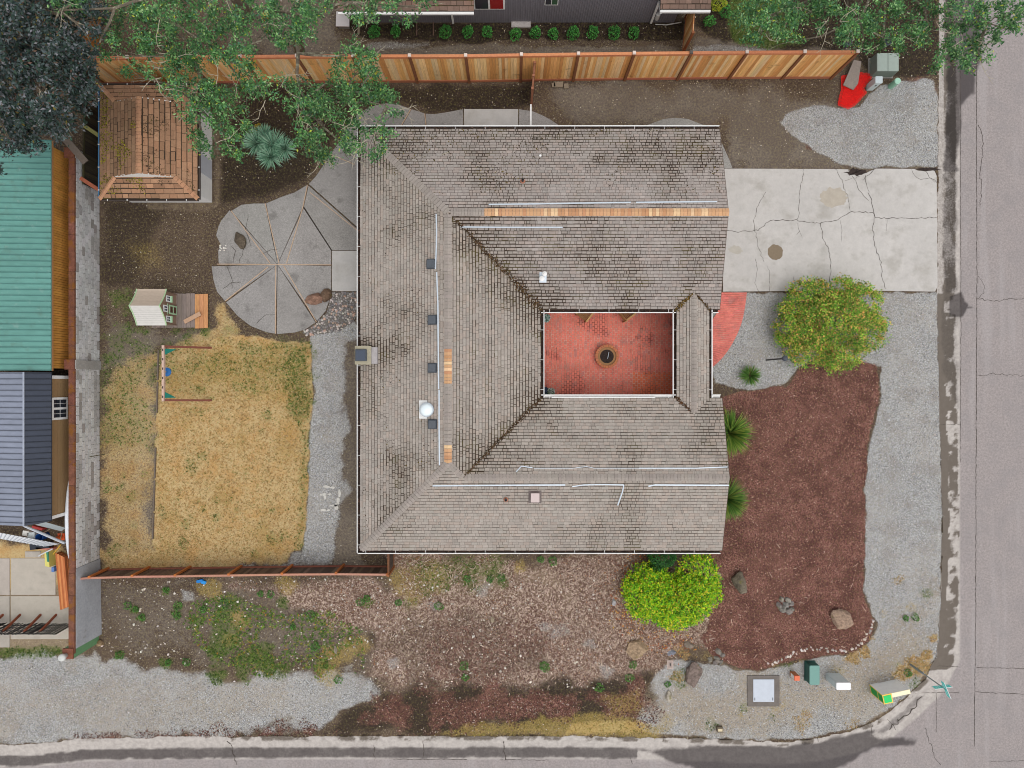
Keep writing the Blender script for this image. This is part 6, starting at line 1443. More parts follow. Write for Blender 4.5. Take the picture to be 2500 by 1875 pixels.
# red safety net and board
netpoly = [(2052,184),(2064,182),(2100,175),(2132,180),(2128,190),(2117,203),(2109,215),(2116,225),(2108,234),(2090,255),(2071,266),(2046,257),(2044,251),(2051,225),(2053,215)]
V = []; F = []; cell = 1.9
gxs = np.arange(2040, 2136, cell); gys = np.arange(172, 270, cell)
QX, QY = np.meshgrid(gxs, gys); sdn = poly_sd(QX, QY, netpoly)
def nz(px, py): return .06+.09*vnoise(np.array([px]), np.array([py]), 16, 91, 3)[0]
m = MB()
for layer in (0, 1):
    for j in range(len(gys)):
        for i in range(len(gxs)):
            if sdn[j, i] <= (0 if layer == 0 else 6): continue
            p, q_ = (gxs[i], gys[j]), (gxs[i]+cell, gys[j]+.6); k_ = (gxs[i]+.6, gys[j]+cell)
            o = layer*.9
            for (u0, v0, u1, v1) in ((p[0]+o, p[1]+o, p[0]+cell+o, p[1]+cell*.5+o), (p[0]+o, p[1]+cell*.5+o, p[0]+cell*.4+o, p[1]+cell+o)):
                zb = nz(u0, v0)+layer*.02; A = [W(u0, v1, zb), W(u1, v1, zb), W(u1, v0, zb), W(u0, v0, zb)]
                m.add(A, [(0, 1, 2, 3)], vary((1, 1, 1), .12, .03))
m.build('safety_net', M['net'], None, label='crumpled red plastic safety net at the fence end', cat='net')
m = MB(); P = [W(2059, 207, .2), W(2084, 219, .2), W(2095, 204, .22), W(2103, 150, .3), W(2085, 146, .3)]
P = P if area2([p[:2] for p in P]) > 0 else P[::-1]; m.slab3(P, .05, C(150, 136, 126)); bd = m.build('plywood_sheet', M['wood'], None, label='grey brown plywood sheet lying on the red net', cat='plywood')
# ------------------------------------------------------------------ south-east corner utilities
r, x, y, w_, d_ = prism_box('green_pedestal', 'dark green utility pedestal between orange marker and white box', 'pedestal', 1976.5, 1625, 2001, 1672, .5, None)
m = MB(); m.rbox((x, y, .26), (w_*1.02, d_*1.02, .42), .05, col=C(44, 92, 84)); m.build('body', M['paint'], r); m = MB(); m.rbox((x, y, .48), (w_, d_, .06), .07, col=C(112, 156, 146)); m.build('lid', M['paint'], r)  # pale lid, dark sides: light on the top put into the colours
m = MB(); m.box((x-w_*.3, y+d_*.53, .25), (.08, .03, .2), col=C(36, 70, 66)); m.build('hasp', M['paint'], r); m = MB(); m.box((x, y, .02), (w_*1.1, d_*1.06, .08), col=C(50, 84, 78)); m.build('skirt', M['paint'], r)
r, x, y, w_, d_ = prism_box('white_pedestal', 'tall white utility pedestal right of the green one', 'pedestal', 2042, 1667, 2077, 1684, 1.0, None)
m = MB(); m.rbox((x, y, .48), (w_, d_*1.0, .98), .04, col=C(206, 214, 214)); m.build('body', M['paint'], r); m = MB(); m.rbox((x, y, .985), (w_*1.02, d_*1.04, .05), .05, col=C(244, 244, 244)); m.build('lid', M['paint'], r)  # sides coloured greyer than the lid to imitate their shade
r, x, y, w_, d_ = prism_box('orange_marker', 'short orange and white cable marker on the gravel', 'marker', 1940.5, 1651, 1952.5, 1662, .5, None)
m = MB(); m.box((x, y, .2), (w_, d_, .44), col=C(184, 112, 62)); m.build('body', M['paint'], r); m = MB(); m.box((x, y, .455), (w_*1.05, d_*1.05, .07), col=C(226, 112, 72)); m.build('cap', M['paint'], r); m = MB(); m.box((x-w_*.51, y, .25), (.012, d_*.8, .32), col=C(240, 238, 232)); m.build('label_plate', M['paint'], r)
x, y, _ = W(1864, 1687, .02); r = thing('vault_lid', 'square pale utility vault lid in a dark concrete frame', 'utility lid', (x, y, 0))
m = MB(); m.box((x, y, .0), (78/52, 75/52, .06), col=C(118, 110, 104)); m.build('frame', M['block'], r); m = MB(); m.rbox((x, y+.03, .035), (51/52, 55/52, .04), .02, col=C(196, 202, 212), ch=.006); ld = m.build('lid', M['paint'], r)
for sx, sy in ((-.42, -.36), (.42, -.36)): m = MB(); m.box((x+sx, y+sy, .058), (.03, .13, .008), col=C(60, 62, 66)); m.build('lift_slot', M['paint'], ld)
x, y, _ = W(1757, 1780, .1); r = thing('meter_box', 'small brown meter box by the south kerb', 'box', (x, y, 0)); m = MB(); m.box((x, y, .08), (.26, .24, .2), col=C(104, 92, 74)); m.build('body', M['paint'], r); m = MB(); m.box((x, y, .19), (.2, .12, .02), col=C(214, 196, 160)); m.build('lid', M['paint'], r)
x, y, _ = W(1636, 1622, 0); r = thing('valve_box', 'small rectangular valve box lid set in chips near the dark boulder', 'valve box', (x, y, 0)); m = MB(); m.box((x, y, .01), (.28, .4, .04), col=C(192, 174, 164)); m.build('frame', M['block'], r); m = MB(); m.box((x, y, .034), (.18, .28, .012), col=C(168, 150, 142)); m.build('lid', M['block'], r); m = MB(); m.box((x, y, .042), (.06, .14, .006), col=C(70, 60, 56)); m.build('slot', M['paint'], r)
# white and green sign cabinet (a pillar with a wing wall)
KH = 1.04
A, B_ = Vector(W(2123, 1671)), Vector(W(2188, 1657)); ud = (B_-A).normalized(); vd = Vector((ud.y, -ud.x, 0))       # vd points south
r = thing('sign_cabinet', 'white corner sign cabinet with green panels and yellow trim', 'sign', ((A+B_)/2)[:])
def SG(u, v, z): p = A+ud*u+vd*v; return (p.x, p.y, z)
def sgbox(nm, u0, u1, v0, v1, z0, z1, cc, par): m = MB(); m.hexa([SG(u0, v1, z0), SG(u1, v1, z0), SG(u1, v0, z0), SG(u0, v0, z0)], [SG(u0, v1, z1), SG(u1, v1, z1), SG(u1, v0, z1), SG(u0, v0, z1)], cc); return m.build(nm, M['paint'], par)
GN = C(10, 176, 84); YE = C(244, 206, 96)
sgbox('pillar', .0, .41, .0, .42, 0, KH-.02, C(246, 246, 244), r); sgbox('wing', .411, 1.27, .02, .2, 0, KH-.04, C(246, 246, 244), r)
sgbox('wing_cap', .40, 1.28, .012, .21, KH-.039, KH-.015, C(252, 240, 204), r)
sgbox('top_trim', -.012, .42, -.004, .43, KH-.019, KH, YE, r); sgbox('top_panel', .03, .37, .05, .38, KH+.001, KH+.012, C(20, 206, 104), r)
for z0, z1 in ((.05, .6), (.66, 1.0)): sgbox('side_panel', -.012, -.001, .04, .38, z0, z1, C(10, 150, 60), r)
for v in (.0, .39): sgbox('side_trim', -.016, -.002, v, v+.03, 0, KH-.02, YE, r)
for z in (.0, .61): sgbox('side_trim', -.0155, -.002, .031, .389, z, z+.04, YE, r)
# street name sign
b0 = Vector(W(2222, 1622)); r = thing('street_sign', 'street name sign, two crossed teal blades on a grey pole', 'sign', b0[:])
m = MB(); m.tube([(b0.x, b0.y, -.05), (b0.x, b0.y, .95)], .05, 8, C(132, 142, 142)); m.build('sleeve', M['paint'], r); m = MB(); m.tube([(b0.x, b0.y, .9), (b0.x, b0.y, 2.5)], .026, 8, C(150, 156, 158)); m.build('pole', M['paint'], r)
for z, a_, b_, nm in ((2.22, (2281, 1684), (2322, 1679), 0), (2.46, (2300, 1666), (2317, 1707), 1)):
    pa, pb = W(a_[0], a_[1], z), W(b_[0], b_[1], z); d = Vector((pb[0]-pa[0], pb[1]-pa[1], 0)).normalized(); L = .76; c = Vector((b0.x, b0.y, z))
    m = MB(); m.beam(c-d*L/2, c+d*L/2, .012, .27, C(240, 248, 248)); bl_ = m.build('blade', M['paint'], r)
    m = MB(); m.beam(c-d*(L/2-.03), c+d*(L/2-.03), .02, .2, C(84, 232, 222)); m.build('blade_face', M['paint'], bl_)
    for k_ in range(7):
        t = -.26+k_*.085
        if abs(t) < .03: continue
        m = MB(); m.beam(c+d*(t-.022), c+d*(t+.022), .026, .08+.02*(k_ % 2), C(214, 242, 238)); m.build('lettering', M['paint'], bl_)
# garden lamp post
b0 = Vector(W(1872, 879)); r = thing('lamp_post', 'slim dark garden lamp post on the gravel by the brick path', 'lamp post', b0[:])
m = MB(); m.tube([(b0.x, b0.y, -.02), (b0.x, b0.y, 1.8)], .035, 10, C(52, 50, 50)); m.build('pole', M['paint'], r); m = MB(); m.lathe((b0.x, b0.y, 1.78), [(.05, 0), (.09, .05), (.1, .2), (.13, .22), (.1, .28), (.02, .32)], 16, col=C(74, 78, 86)); m.build('lantern', M['paint'], r)
x, y, _ = W(487, 1419, .1); m = MB(); m.rbox((x, y, .06), (.3, .14, .1), .04, rz=.2, col=C(30, 130, 210)); m.rbox((x+.17, y-.06, .05), (.22, .16, .08), .03, rz=-.3, col=C(40, 150, 226)); m.build('blue_rag', M['paint'], None, label='crumpled bright blue rag below the low fence', cat='rag')
x, y, _ = W(644, 33, .4); r = thing('toy_chair', 'small yellow plastic toy chair beneath the oak', 'toy chair', (x, y, 0))
m = MB(); m.rbox((x, y, .3), (.3, .28, .05), .04, col=C(240, 190, 30)); m.build('seat', M['paint'], r); m = MB(); m.rbox((x+.02, y+.15, .48), (.3, .05, .36), .02, col=C(240, 196, 40)); m.build('backrest', M['paint'], r)
for sx in (-1, 1):
    for sy in (-1, 1): m = MB(); m.box((x+sx*.12, y+sy*.11, .14), (.04, .04, .29), col=C(226, 170, 24)); m.build('leg', M['paint'], r)
for i, (px, py) in enumerate(((2070, 103), (2165, 103))):
    x, y, _ = W(px, py, .2); m = MB(); m.lathe((x, y, -.02), [(.16, 0), (.18, .3), (.15, .3), (.14, .1)], 16, col=C(86, 92, 104)); m.build('grey_pot', M['paint'], None, label=['empty grey pot beneath the corner oak near the fence end', 'empty grey pot beneath the corner oak behind the transformer'][i], cat='pot')
# ------------------------------------------------------------------ leaves, trees, shrubs
def leaf_mesh(c, size, cols, rg, up=.55, aspect=.5, tipdir=None):
    """c (N,3) leaf centres; returns verts, faces, face colours: each leaf a folded rhombus of two triangles"""
    N = len(c); n = rg.normal(size=(N, 3)); n[:, 2] = np.abs(n[:, 2])+up*2; n /= np.linalg.norm(n, axis=1)[:, None]
    t = rg.normal(size=(N, 3)) if tipdir is None else tipdir+rg.normal(size=(N, 3))*.6
    t -= n*(t*n).sum(1)[:, None]; t /= np.linalg.norm(t, axis=1)[:, None]+1e-9; b = np.cross(n, t)
    s = size*rg.uniform(.6, 1.25, N)[:, None]; h = s*aspect*.5
    v = np.stack([c-t*s*.5, c+b*h+n*s*.08, c+t*s*.5-n*s*.06, c-b*h+n*s*.08], 1).reshape(-1, 3)
    i = np.arange(N)*4
    f = np.stack([np.stack([i, i+1, i+2], 1), np.stack([i, i+2, i+3], 1)], 1).reshape(-1, 3)
    return v, f, np.repeat(cols, 2, 0)
def pick(pal, n, rg, a=.16):
    P = np.array([p[0] for p in pal]); w = np.array([p[1] for p in pal], float); w /= w.sum()
    c = P[rg.choice(len(P), n, p=w)]; return c*(1+rg.uniform(-a, a, (n, 1)))*(1+rg.uniform(-.04, .04, (n, 3)))

def clump_tree(name, label, clumps, trunk_px, pal, leaf, dens, seed, zlo, zhi, limbs=(), twigs=90, group=None, trunk_r=.25, mat='leaf', flat=.35, trunk_h=4.0, hub=None):
    rg = np.random.default_rng(seed); b = Vector(W(*trunk_px)); r = thing(name, label, 'tree', b[:], group)
    AL = []; centres = []
    for (px, py, rx, ry) in clumps:
        z = rg.uniform(zlo, zhi); s = (CAMH-z)/FPX; c = np.array(W(px, py, z)); Rx, Ry = rx*s, ry*s; centres.append((c, Rx, Ry))
        nsub = max(4, int(Rx*Ry*math.pi/.085)); an = rg.uniform(0, 2*math.pi, nsub); rr = np.sqrt(rg.random(nsub))
        sub = np.stack([c[0]+Rx*rr*np.cos(an), c[1]+Ry*rr*np.sin(an), c[2]+(1-rr**2)*min(Rx, Ry)*flat+rg.normal(0, .22, nsub)], 1)
        for q_ in sub:
            nl = int(dens*rg.uniform(.6, 1.4)); o = rg.normal(size=(nl, 3))*np.array([.115, .115, .06]); tone = rg.uniform(.55, 1.3)
            pc = pick(pal, nl, rg)*tone
            td = o.copy(); td[:, 2] -= .05
            AL.append((q_+o, pc, td/ (np.linalg.norm(td, axis=1)[:, None]+1e-6)))
    c = np.vstack([a[0] for a in AL]); pc = np.vstack([a[1] for a in AL]); td = np.vstack([a[2] for a in AL])
    v, f, fc = leaf_mesh(c, leaf, pc, rg, up=.3, tipdir=td); stuff_mesh('crown', v, f, M[mat], fc, r, kind='stuff')
    hubp = Vector(hub) if hub else b+Vector((0, 0, trunk_h))
    m = MB(); m.tube([b-Vector((0, 0, .1)), b.lerp(hubp, .5)+Vector((.08, .05, 0)), hubp], [trunk_r*1.3, trunk_r, trunk_r*.75], 10); m.build('trunk', M['bark'], r)
    lm = MB(); lp = []
    for pts, rad in limbs:
        P = [Vector(W(*p)) for p in pts]; lm.tube(P, list(np.linspace(rad, rad*.35, len(P))), 6); lp += P
    lp.append(hubp)
    for (c0, Rx, Ry) in centres:          # a branch to every clump from the nearest limb point
        t = Vector(c0)-Vector((0, 0, .35)); n_ = min(lp, key=lambda p: (p-t).length+ (0 if p.z < t.z+.5 else 2)); mid = n_.lerp(t, .5)+Vector((rg.normal()*.15, rg.normal()*.15, .1)); lm.tube([n_, mid, t], [.045, .03, .012], 5)
        for _ in range(3):
            e = t+Vector((rg.normal()*Rx*.7, rg.normal()*Ry*.7, rg.uniform(-.1, .3))); lm.tube([mid.lerp(t, rg.random()), t.lerp(e, .5)+Vector((0, 0, .1)), e], [.014, .01, .006], 4)
    lm.build('limbs', M['bark'], r, kind='stuff')
    tw = MB()                              # pale dead lichen twigs poking through
    for _ in range(twigs):
        c0, Rx, Ry = centres[rg.integers(len(centres))]; p = Vector(c0)+Vector((rg.uniform(-1, 1)*Rx, rg.uniform(-1, 1)*Ry, rg.uniform(.0, .5))); a_ = rg.uniform(0, 6.28)
        path = [p]; 
        for k_ in range(4): a_ += rg.normal()*.5; path.append(path[-1]+Vector((math.cos(a_), math.sin(a_), rg.normal()*.25))*rg.uniform(.15, .32))
        tw.tube(path, [.014, .012, .01, .008, .005], 4)
        for k_ in (1, 2, 3):
            if rg.random() < .7: a2 = a_+rg.choice([-1, 1])*rg.uniform(.5, 1.2); tw.tube([path[k_], path[k_]+Vector((math.cos(a2), math.sin(a2), rg.normal()*.3))*rg.uniform(.15, .35)], [.011, .005], 4)
    tw.build('dead_twigs', M['twig'], r, kind='stuff')
    return r
OAK = [(C(84, 136, 74), 4), (C(108, 158, 90), 4), (C(60, 104, 60), 3), (C(158, 194, 132), 2), (C(88, 136, 100), 2), (C(190, 200, 70), .3)]
oakL = [(165,12,36,22),(205,22,26,22),(300,10,40,25),(330,50,55,48),(285,125,42,26),(375,100,55,55),(430,55,60,55),(415,150,55,34),(315,175,26,24),(372,182,32,18),(460,150,38,30),(520,45,60,48),(565,100,50,55),(620,25,55,40),(600,150,45,40),
        (440,190,30,25),(430,215,32,26),(500,240,50,38),(545,255,50,42),(560,310,50,36),(490,345,32,26),(600,235,36,30),(575,365,28,16),(480,290,34,30),(640,225,32,38),(655,70,30,30),(520,365,25,16),(395,30,40,30),(500,120,36,40),
        (700,35,55,42),(745,55,46,38),(670,95,26,16),(765,15,45,22),(865,14,38,24),(930,18,40,28),(985,30,30,28),(1045,8,28,14),(895,45,26,12),(690,70,30,28)]
oakL2 = [(870,160,52,36),(905,210,46,34),(825,205,42,36),(765,225,42,32),(728,255,30,32),(790,268,46,32),(860,248,46,36),(935,238,36,28),(960,262,26,26),(760,300,36,32),(770,350,40,36),(793,386,20,12),(850,298,40,26),(872,342,40,30),(905,368,30,24),(935,322,28,28),(838,372,26,22),(745,345,20,30),(905,160,26,30),(880,120,24,18),(700,215,22,16)]
clump_tree('oak_tree', 'spreading green oak over the shed and the western end of the tall fence', oakL, (600, 40, 0), OAK, .115, 46, 21, 5.2, 8.0,
  limbs=[([(540,-60,4.2),(490,85,5.2),(474,112,5.2),(470,140,5.1),(486,176,5.0),(492,196,4.9),(476,222,5.0),(470,242,5.3)], .13), ([(540,-60,4.2),(400,-20,6.0),(280,20,7.0),(268,55,6.9),(250,85,6.7),(243,105,6.6)], .07), ([(280,20,7.0),(146,25,7.4),(133,55,7.4),(132,68,7.4)], .04),
         ([(146,25,7.4),(180,52,7.3),(205,75,7.1),(222,105,7.0)], .035), ([(180,52,7.3),(215,65,7.2),(232,80,7.1)], .025), ([(540,-60,4.2),(620,20,6.0),(700,30,6.3),(860,5,6.5)], .1), ([(490,85,5.2),(530,125,5.6),(545,140,5.8)], .05)], twigs=34, trunk_r=.3, hub=tuple(W(540,-60,4.2)))
clump_tree('oak_tree', 'green oak limb crown reaching over the north west roof corner', oakL2, (735, 150, 0), OAK, .115, 46, 22, 4.6, 6.4,
  limbs=[([(700,20,4.0),(722,90,5.0),(728,130,5.0),(725,180,4.9),(731,215,4.8),(745,245,4.8)], .1), ([(728,130,5.0),(760,135,5.4),(815,137,5.6),(850,135,5.6)], .06), ([(731,215,4.8),(765,285,5.0),(790,310,5.0),(800,290,5.1)], .05), ([(860,225,5.2),(895,225,5.4),(905,250,5.4),(945,258,5.3)], .04), ([(725,180,4.9),(752,205,5.0),(768,225,5.1)], .045)], twigs=26, trunk_r=.22, hub=tuple(W(700, 20, 4.0)))
oakR = [(1830,55,38,46),(1860,18,38,30),(1848,92,22,18),(1900,42,56,46),(1930,92,34,18),(1890,85,26,18),(1975,28,46,38),(2030,48,42,34),(2062,18,30,26),(2100,55,36,36),(2080,95,26,26),(2112,115,34,22),(2170,114,42,18),(2190,88,34,26),(2150,40,52,44),(2212,18,46,28),(2242,52,26,44),(2255,95,24,22),(2040,90,24,14),(2010,10,40,20)]
oakR2 = [(2312,15,26,30),(2332,52,36,36),(2382,28,46,36),(2432,58,46,46),(2400,100,44,26),(2320,108,30,34),(2296,155,16,20),(2350,128,36,30),(2462,28,36,28),(2345,158,14,8),(2480,60,24,24),(2405,140,18,12)]
clump_tree('oak_tree', 'green oak crown over the transformer corner beside the fence end', oakR, (2080, 10, 0), OAK, .115, 48, 23, 4.0, 6.0, limbs=[([(2150,-70,3.6),(2105,40,4.6),(2100,55,4.8)], .07), ([(2150,-70,3.6),(2258,20,4.8),(2262,50,4.8),(2275,70,4.7)], .05), ([(2150,-70,3.6),(1980,0,4.8),(1900,30,5.2)], .08)], twigs=14, trunk_r=.25, hub=tuple(W(2150, -70, 3.6)))
clump_tree('oak_tree', 'green oak crown hanging over the street in the top corner', oakR2, (2290, -60, 0), OAK, .115, 48, 24, 4.6, 6.4, limbs=[([(2380,-110,4.0),(2395,30,5.2),(2410,60,5.3),(2430,40,5.3)], .06), ([(2410,60,5.3),(2390,45,5.4),(2380,15,5.6)], .03), ([(2330,60,5.0),(2315,85,5.0),(2305,115,5.0),(2300,140,4.9)], .035)], twigs=10, trunk_r=.25, hub=tuple(W(2380, -110, 4.0)))
DKM = [(C(66, 84, 80), 4), (C(88, 102, 100), 3), (C(116, 122, 124), 2), (C(146, 146, 150), 1), (C(104, 82, 70), .7), (C(58, 78, 64), 3), (C(130, 116, 60), .2)]
rgm = np.random.default_rng(8); mp = [(-40,-40),(238,-30),(246,60),(226,128),(240,190),(214,230),(182,290),(140,330),(92,345),(78,372),(20,348),(14,400),(-40,430)]
pts = in_poly_pts(95, mp, rgm)
clump_tree('dark_maple', 'dark purple green tree filling the top western corner', [(x, y, rgm.uniform(26, 42), rgm.uniform(24, 40)) for x, y in pts if x < 215 or y < 240], (70, 150, 0), DKM, .15, 40, 25, 5.0, 7.6, limbs=[], twigs=3, trunk_r=.3, mat='leaf_dull', flat=.5, hub=(W(70, 150, 0)[0]-.3, W(70, 150, 0)[1]+.5, 4.2))

def dome_shrub(name, label, cat, lobes, pal, n, leaf, seed, zmax, up=.5, lump=.3, mat='leaf', aspect=.6, group=None, stem=True, cl=0, tr=(.7, 1.15), hue=(1.14, .98, .9)):
    """lobes in pixels (px, py, rx, ry, h): leaves spread through a lumpy dome shell"""
    rg = np.random.default_rng(seed); x0, y0, _ = W(sum(l[0] for l in lobes)/len(lobes), sum(l[1] for l in lobes)/len(lobes), 0); r = thing(name, label, cat, (x0, y0, 0), group)
    A = np.array([l[2]*l[3] for l in lobes], float); A /= A.sum(); C_ = []; PC = []; T = []
    for l, fr in zip(lobes, A):
        k_ = int(n*fr); h = l[4]; s = (CAMH-h*.6)/FPX; c = np.array(W(l[0], l[1], h*.6)); d = rg.normal(size=(k_, 3)); d[:, 2] = np.abs(d[:, 2])*1.1-.25; d /= np.linalg.norm(d, axis=1)[:, None]
        if cl:
            Rm = l[2]*s, l[3]*s; nc = max(12, int(2.6*Rm[0]*Rm[1]*math.pi/cl**2)); dc = rg.normal(size=(nc, 3)); dc[:, 2] = np.abs(dc[:, 2])*1.1-.2; dc /= np.linalg.norm(dc, axis=1)[:, None]
            rc = rg.uniform(.78, 1.06, nc); pc_ = np.stack([c[0]+dc[:, 0]*rc*Rm[0], c[1]+dc[:, 1]*rc*Rm[1], np.maximum(.06, h*.42+dc[:, 2]*rc*h*.58)], 1)
            w_ = rg.integers(nc, size=k_); o_ = rg.normal(size=(k_, 3))*np.array([.36, .36, .28])*cl*rg.uniform(.7, 1.3, nc)[w_][:, None]
            C_.append(np.maximum(pc_[w_]+o_, [-99, -99, .02])); T.append(o_/(np.linalg.norm(o_, axis=1)[:, None]+1e-6)+dc[w_]*.4)
            pw = rg.random(nc); tn = rg.uniform(*tr, nc); PC.append(pick(pal, k_, rg)*tn[w_][:, None]*np.where((pw[w_] > .7)[:, None], [hue], [[.96, 1.0, .95]])); continue
        lumps = np.zeros(k_); tone = np.ones(k_)
        q_ = rg.normal(size=(26, 3)); q_[:, 2] = np.abs(q_[:, 2]); q_ /= np.linalg.norm(q_, axis=1)[:, None]; amp = rg.uniform(.4, 1, 26)
        dd = d@q_.T; lumps = (np.clip((dd-.86)/.14, 0, 1)*amp).max(1); tone = .62+.5*lumps
        rad = (1-lump*.5+lump*lumps)*(1-np.abs(rg.normal(0, .10, k_)))
        p = np.stack([c[0]+d[:, 0]*rad*l[2]*s, c[1]+d[:, 1]*rad*l[3]*s, np.maximum(.03, h*.42+d[:, 2]*rad*h*.58)], 1)
        C_.append(p); T.append(d); sec = rg.random(k_)
        PC.append(pick(pal, k_, rg)*(tone*(.85+.3*rg.random(k_)))[:, None])
    v, f, fc = leaf_mesh(np.vstack(C_), leaf, np.vstack(PC), rg, up=up, aspect=aspect, tipdir=np.vstack(T)); stuff_mesh('foliage', v, f, M[mat], fc, r)
    if stem:
        m = MB()
        for l in lobes[:4]:
            c = W(l[0], l[1], 0); m.tube([(x0, y0, -.05), ((x0+c[0])/2, (y0+c[1])/2, l[4]*.3), (c[0], c[1], l[4]*.6)], [.05, .04, .015], 6)
        m.build('stems', M['bark'], r)
    return r
MIX = [(C(126, 186, 56), 3), (C(166, 206, 78), 3), (C(196, 204, 90), 2.2), (C(222, 190, 108), 2.2), (C(236, 172, 108), 1.4), (C(84, 142, 50), 2.0), (C(122, 164, 62), 2)]
dome_shrub('garden_shrub', 'large round shrub with mixed green and orange leaves beside the driveway', 'shrub', [(2035,795,92,82,2.1),(1960,790,62,62,1.7),(1985,735,60,52,1.7),(2045,715,50,40,1.7),(2100,745,52,52,1.8),(2115,810,48,52,1.6),(2060,865,56,36,1.5),(1980,850,58,46,1.5),(2050,770,60,55,2.3),(1930,805,34,36,1.2),(2145,790,24,14,1.2),(2036,890,22,16,1.0)], MIX, 36000, .09, 31, 2.2, lump=.35, cl=.3, tr=(.5, 1.3))
BRT = [(C(176, 222, 30), 4), (C(140, 206, 40), 3), (C(232, 232, 50), 2.2), (C(106, 172, 34), 2.2), (C(250, 214, 80), .8), (C(70, 124, 30), 1.0)]
dome_shrub('bright_shrub', 'heart shaped bright yellow green shrub at the south eave', 'shrub', [(1582,1448,58,70,1.2),(1705,1418,54,64,1.3),(1645,1470,80,58,1.35),(1650,1505,58,32,1.1),(1595,1425,44,44,1.2),(1680,1460,66,60,1.35),(1552,1440,28,36,.9),(1735,1450,26,36,.9)], BRT, 20000, .1, 32, 1.4, lump=.22, cl=.17, tr=(.72, 1.2), hue=(1.05, 1.0, .9))
dome_shrub('dark_shrub', 'dark green laurel sprig behind the bright shrub under the eave', 'shrub', [(1618,1362,32,24,1.3),(1600,1385,20,16,.9)], [(C(50, 110, 42), 3), (C(36, 84, 36), 3), (C(84, 140, 50), 1)], 2200, .09, 33, 1.2)
ordn = ['first', 'second', 'third', 'fourth', 'fifth', 'sixth', 'seventh', 'eighth', 'ninth', 'tenth', 'eleventh', 'twelfth']
GRN = [(C(70, 150, 60), 3), (C(100, 176, 80), 3), (C(50, 116, 50), 2)]
for i, (px, py, s) in enumerate(((913,77,15),(965,75,12),(1087,77,15),(1142,77,13),(1188,77,13),(1258,83,14),(1307,80,13),(1351,82,12),(1398,80,15),(1447,79,14),(1499,80,15),(1548,79,13))):
    dome_shrub('bed_shrub', 'small green shrub along the grey wall, %s from the white hatch' % ordn[i], 'shrub', [(px, py, s, s*1.1, .5), (px+s*.3, py-s*.3, s*.7, s*.7, .6)], GRN, 420, .07, 40+i, .5, lump=.5, group='row of small shrubs along the grey house', stem=False)
dome_shrub('bed_shrub', 'small green shrub in dark soil right of the short cedar fence', 'shrub', [(1733,51,14,13,.5)], GRN, 360, .07, 60, .5, lump=.5, stem=False)
dome_shrub('bed_shrub', 'small green shrub at the corner of the grey house roof', 'shrub', [(1772,27,15,15,.5)], GRN, 360, .07, 61, .5, lump=.5, stem=False)
dome_shrub('yellow_shrub', 'yellow green shrub at the right end of the grey house', 'shrub', [(1755,6,20,16,.8)], [(C(170, 190, 50), 3), (C(210, 206, 70), 2), (C(110, 150, 40), 1)], 600, .08, 62, .8, stem=False)
dome_shrub('yellow_plant', 'small mustard yellow plant behind the blue green yucca clump', 'plant', [(631,316,12,15,.5)], [(C(190, 160, 30), 3), (C(150, 140, 30), 2)], 420, .05, 63, .5, stem=False)

def rosette(name, label, px, py, R, n, h, pal, seed, group=None, cores=((0, 0, 1.0),), width=.03, curve=.5):
    rg = np.random.default_rng(seed); x0, y0, _ = W(px, py, h*.4); r = thing(name, label, 'yucca', (x0, y0, 0), group); V = []; F = []; CL = []
    for (dx, dy, sc) in cores:
        cx, cy = x0+dx/52, y0+dy/52
        for i in range(int(n*sc)):
            a_ = rg.uniform(0, 6.283); el = rg.uniform(-.05, 1.35); L = R/52*sc*rg.uniform(.75, 1.1)/max(.75, math.cos(el*.55)); d = np.array([math.cos(a_), math.sin(a_)]); side = np.array([-d[1], d[0]]); w = width*rg.uniform(.7, 1.2); i0 = len(V); base = np.array([cx, cy]); z0 = .06+h*.25
            pts_ = []
            for t in (0, .35, .7, 1.0):
                rad = L*t*math.cos(el)*(1)+.02; zz_ = z0+L*(math.sin(el)*t)-curve*L*t*t*.35; pts_.append((base+d*rad, max(zz_, .02)))
            for (p, z), ww in zip(pts_, (w*.7, w, w*.7, 0)):
                if ww > 0: V += [(p[0]-side[0]*ww, p[1]-side[1]*ww, z), (p[0]+side[0]*ww, p[1]+side[1]*ww, z)]
                else: V.append((p[0], p[1], z))
            c = pick(pal, 1, rg)[0]*(.55+.5*math.cos(el*.3)*rg.uniform(.8, 1.1))
            tipc = c*1.15
            F += [(i0, i0+1, i0+3, i0+2), (i0+2, i0+3, i0+5, i0+4), (i0+4, i0+5, i0+6)]; CL += [c*.75, c, tipc]
    stuff_mesh('blades', V, F, M['blade'], np.array(CL), r)
    m = MB(); m.lathe((x0, y0, -.03), [(.09, 0), (.1, .1+h*.2), (.03, .14+h*.2)], 10, col=C(104, 84, 60)); m.build('stem', M['wood'], r)
rosette('yucca_clump', 'large blue green yucca clump in dark soil beside the shed', 667, 356, 44, 230, .6, [(C(136, 182, 150), 3), (C(172, 208, 180), 3), (C(94, 140, 116), 2)], 71, cores=((0, 0, 1.0), (-38, 6, .95), (-6, -26, .85), (28, -8, .8), (-22, 26, .7)), width=.017)
rosette('yucca', 'small spiky green yucca on the gravel near the brick path', 1831, 917, 30, 210, .4, [(C(96, 140, 60), 3), (C(120, 160, 76), 2), (C(150, 140, 70), 1), (C(70, 110, 50), 2)], 72, width=.016)
rosette('yucca', 'large spiky yellow tipped yucca at the front wall, upper of two', 1782, 1058, 62, 520, .9, [(C(112, 150, 56), 3), (C(150, 166, 70), 2), (C(84, 124, 50), 3)], 73, width=.017)
rosette('yucca', 'large spiky yellow tipped yucca at the front wall, lower of two', 1772, 1217, 60, 480, .9, [(C(104, 142, 60), 3), (C(140, 156, 66), 2), (C(70, 108, 46), 3)], 74, width=.017)

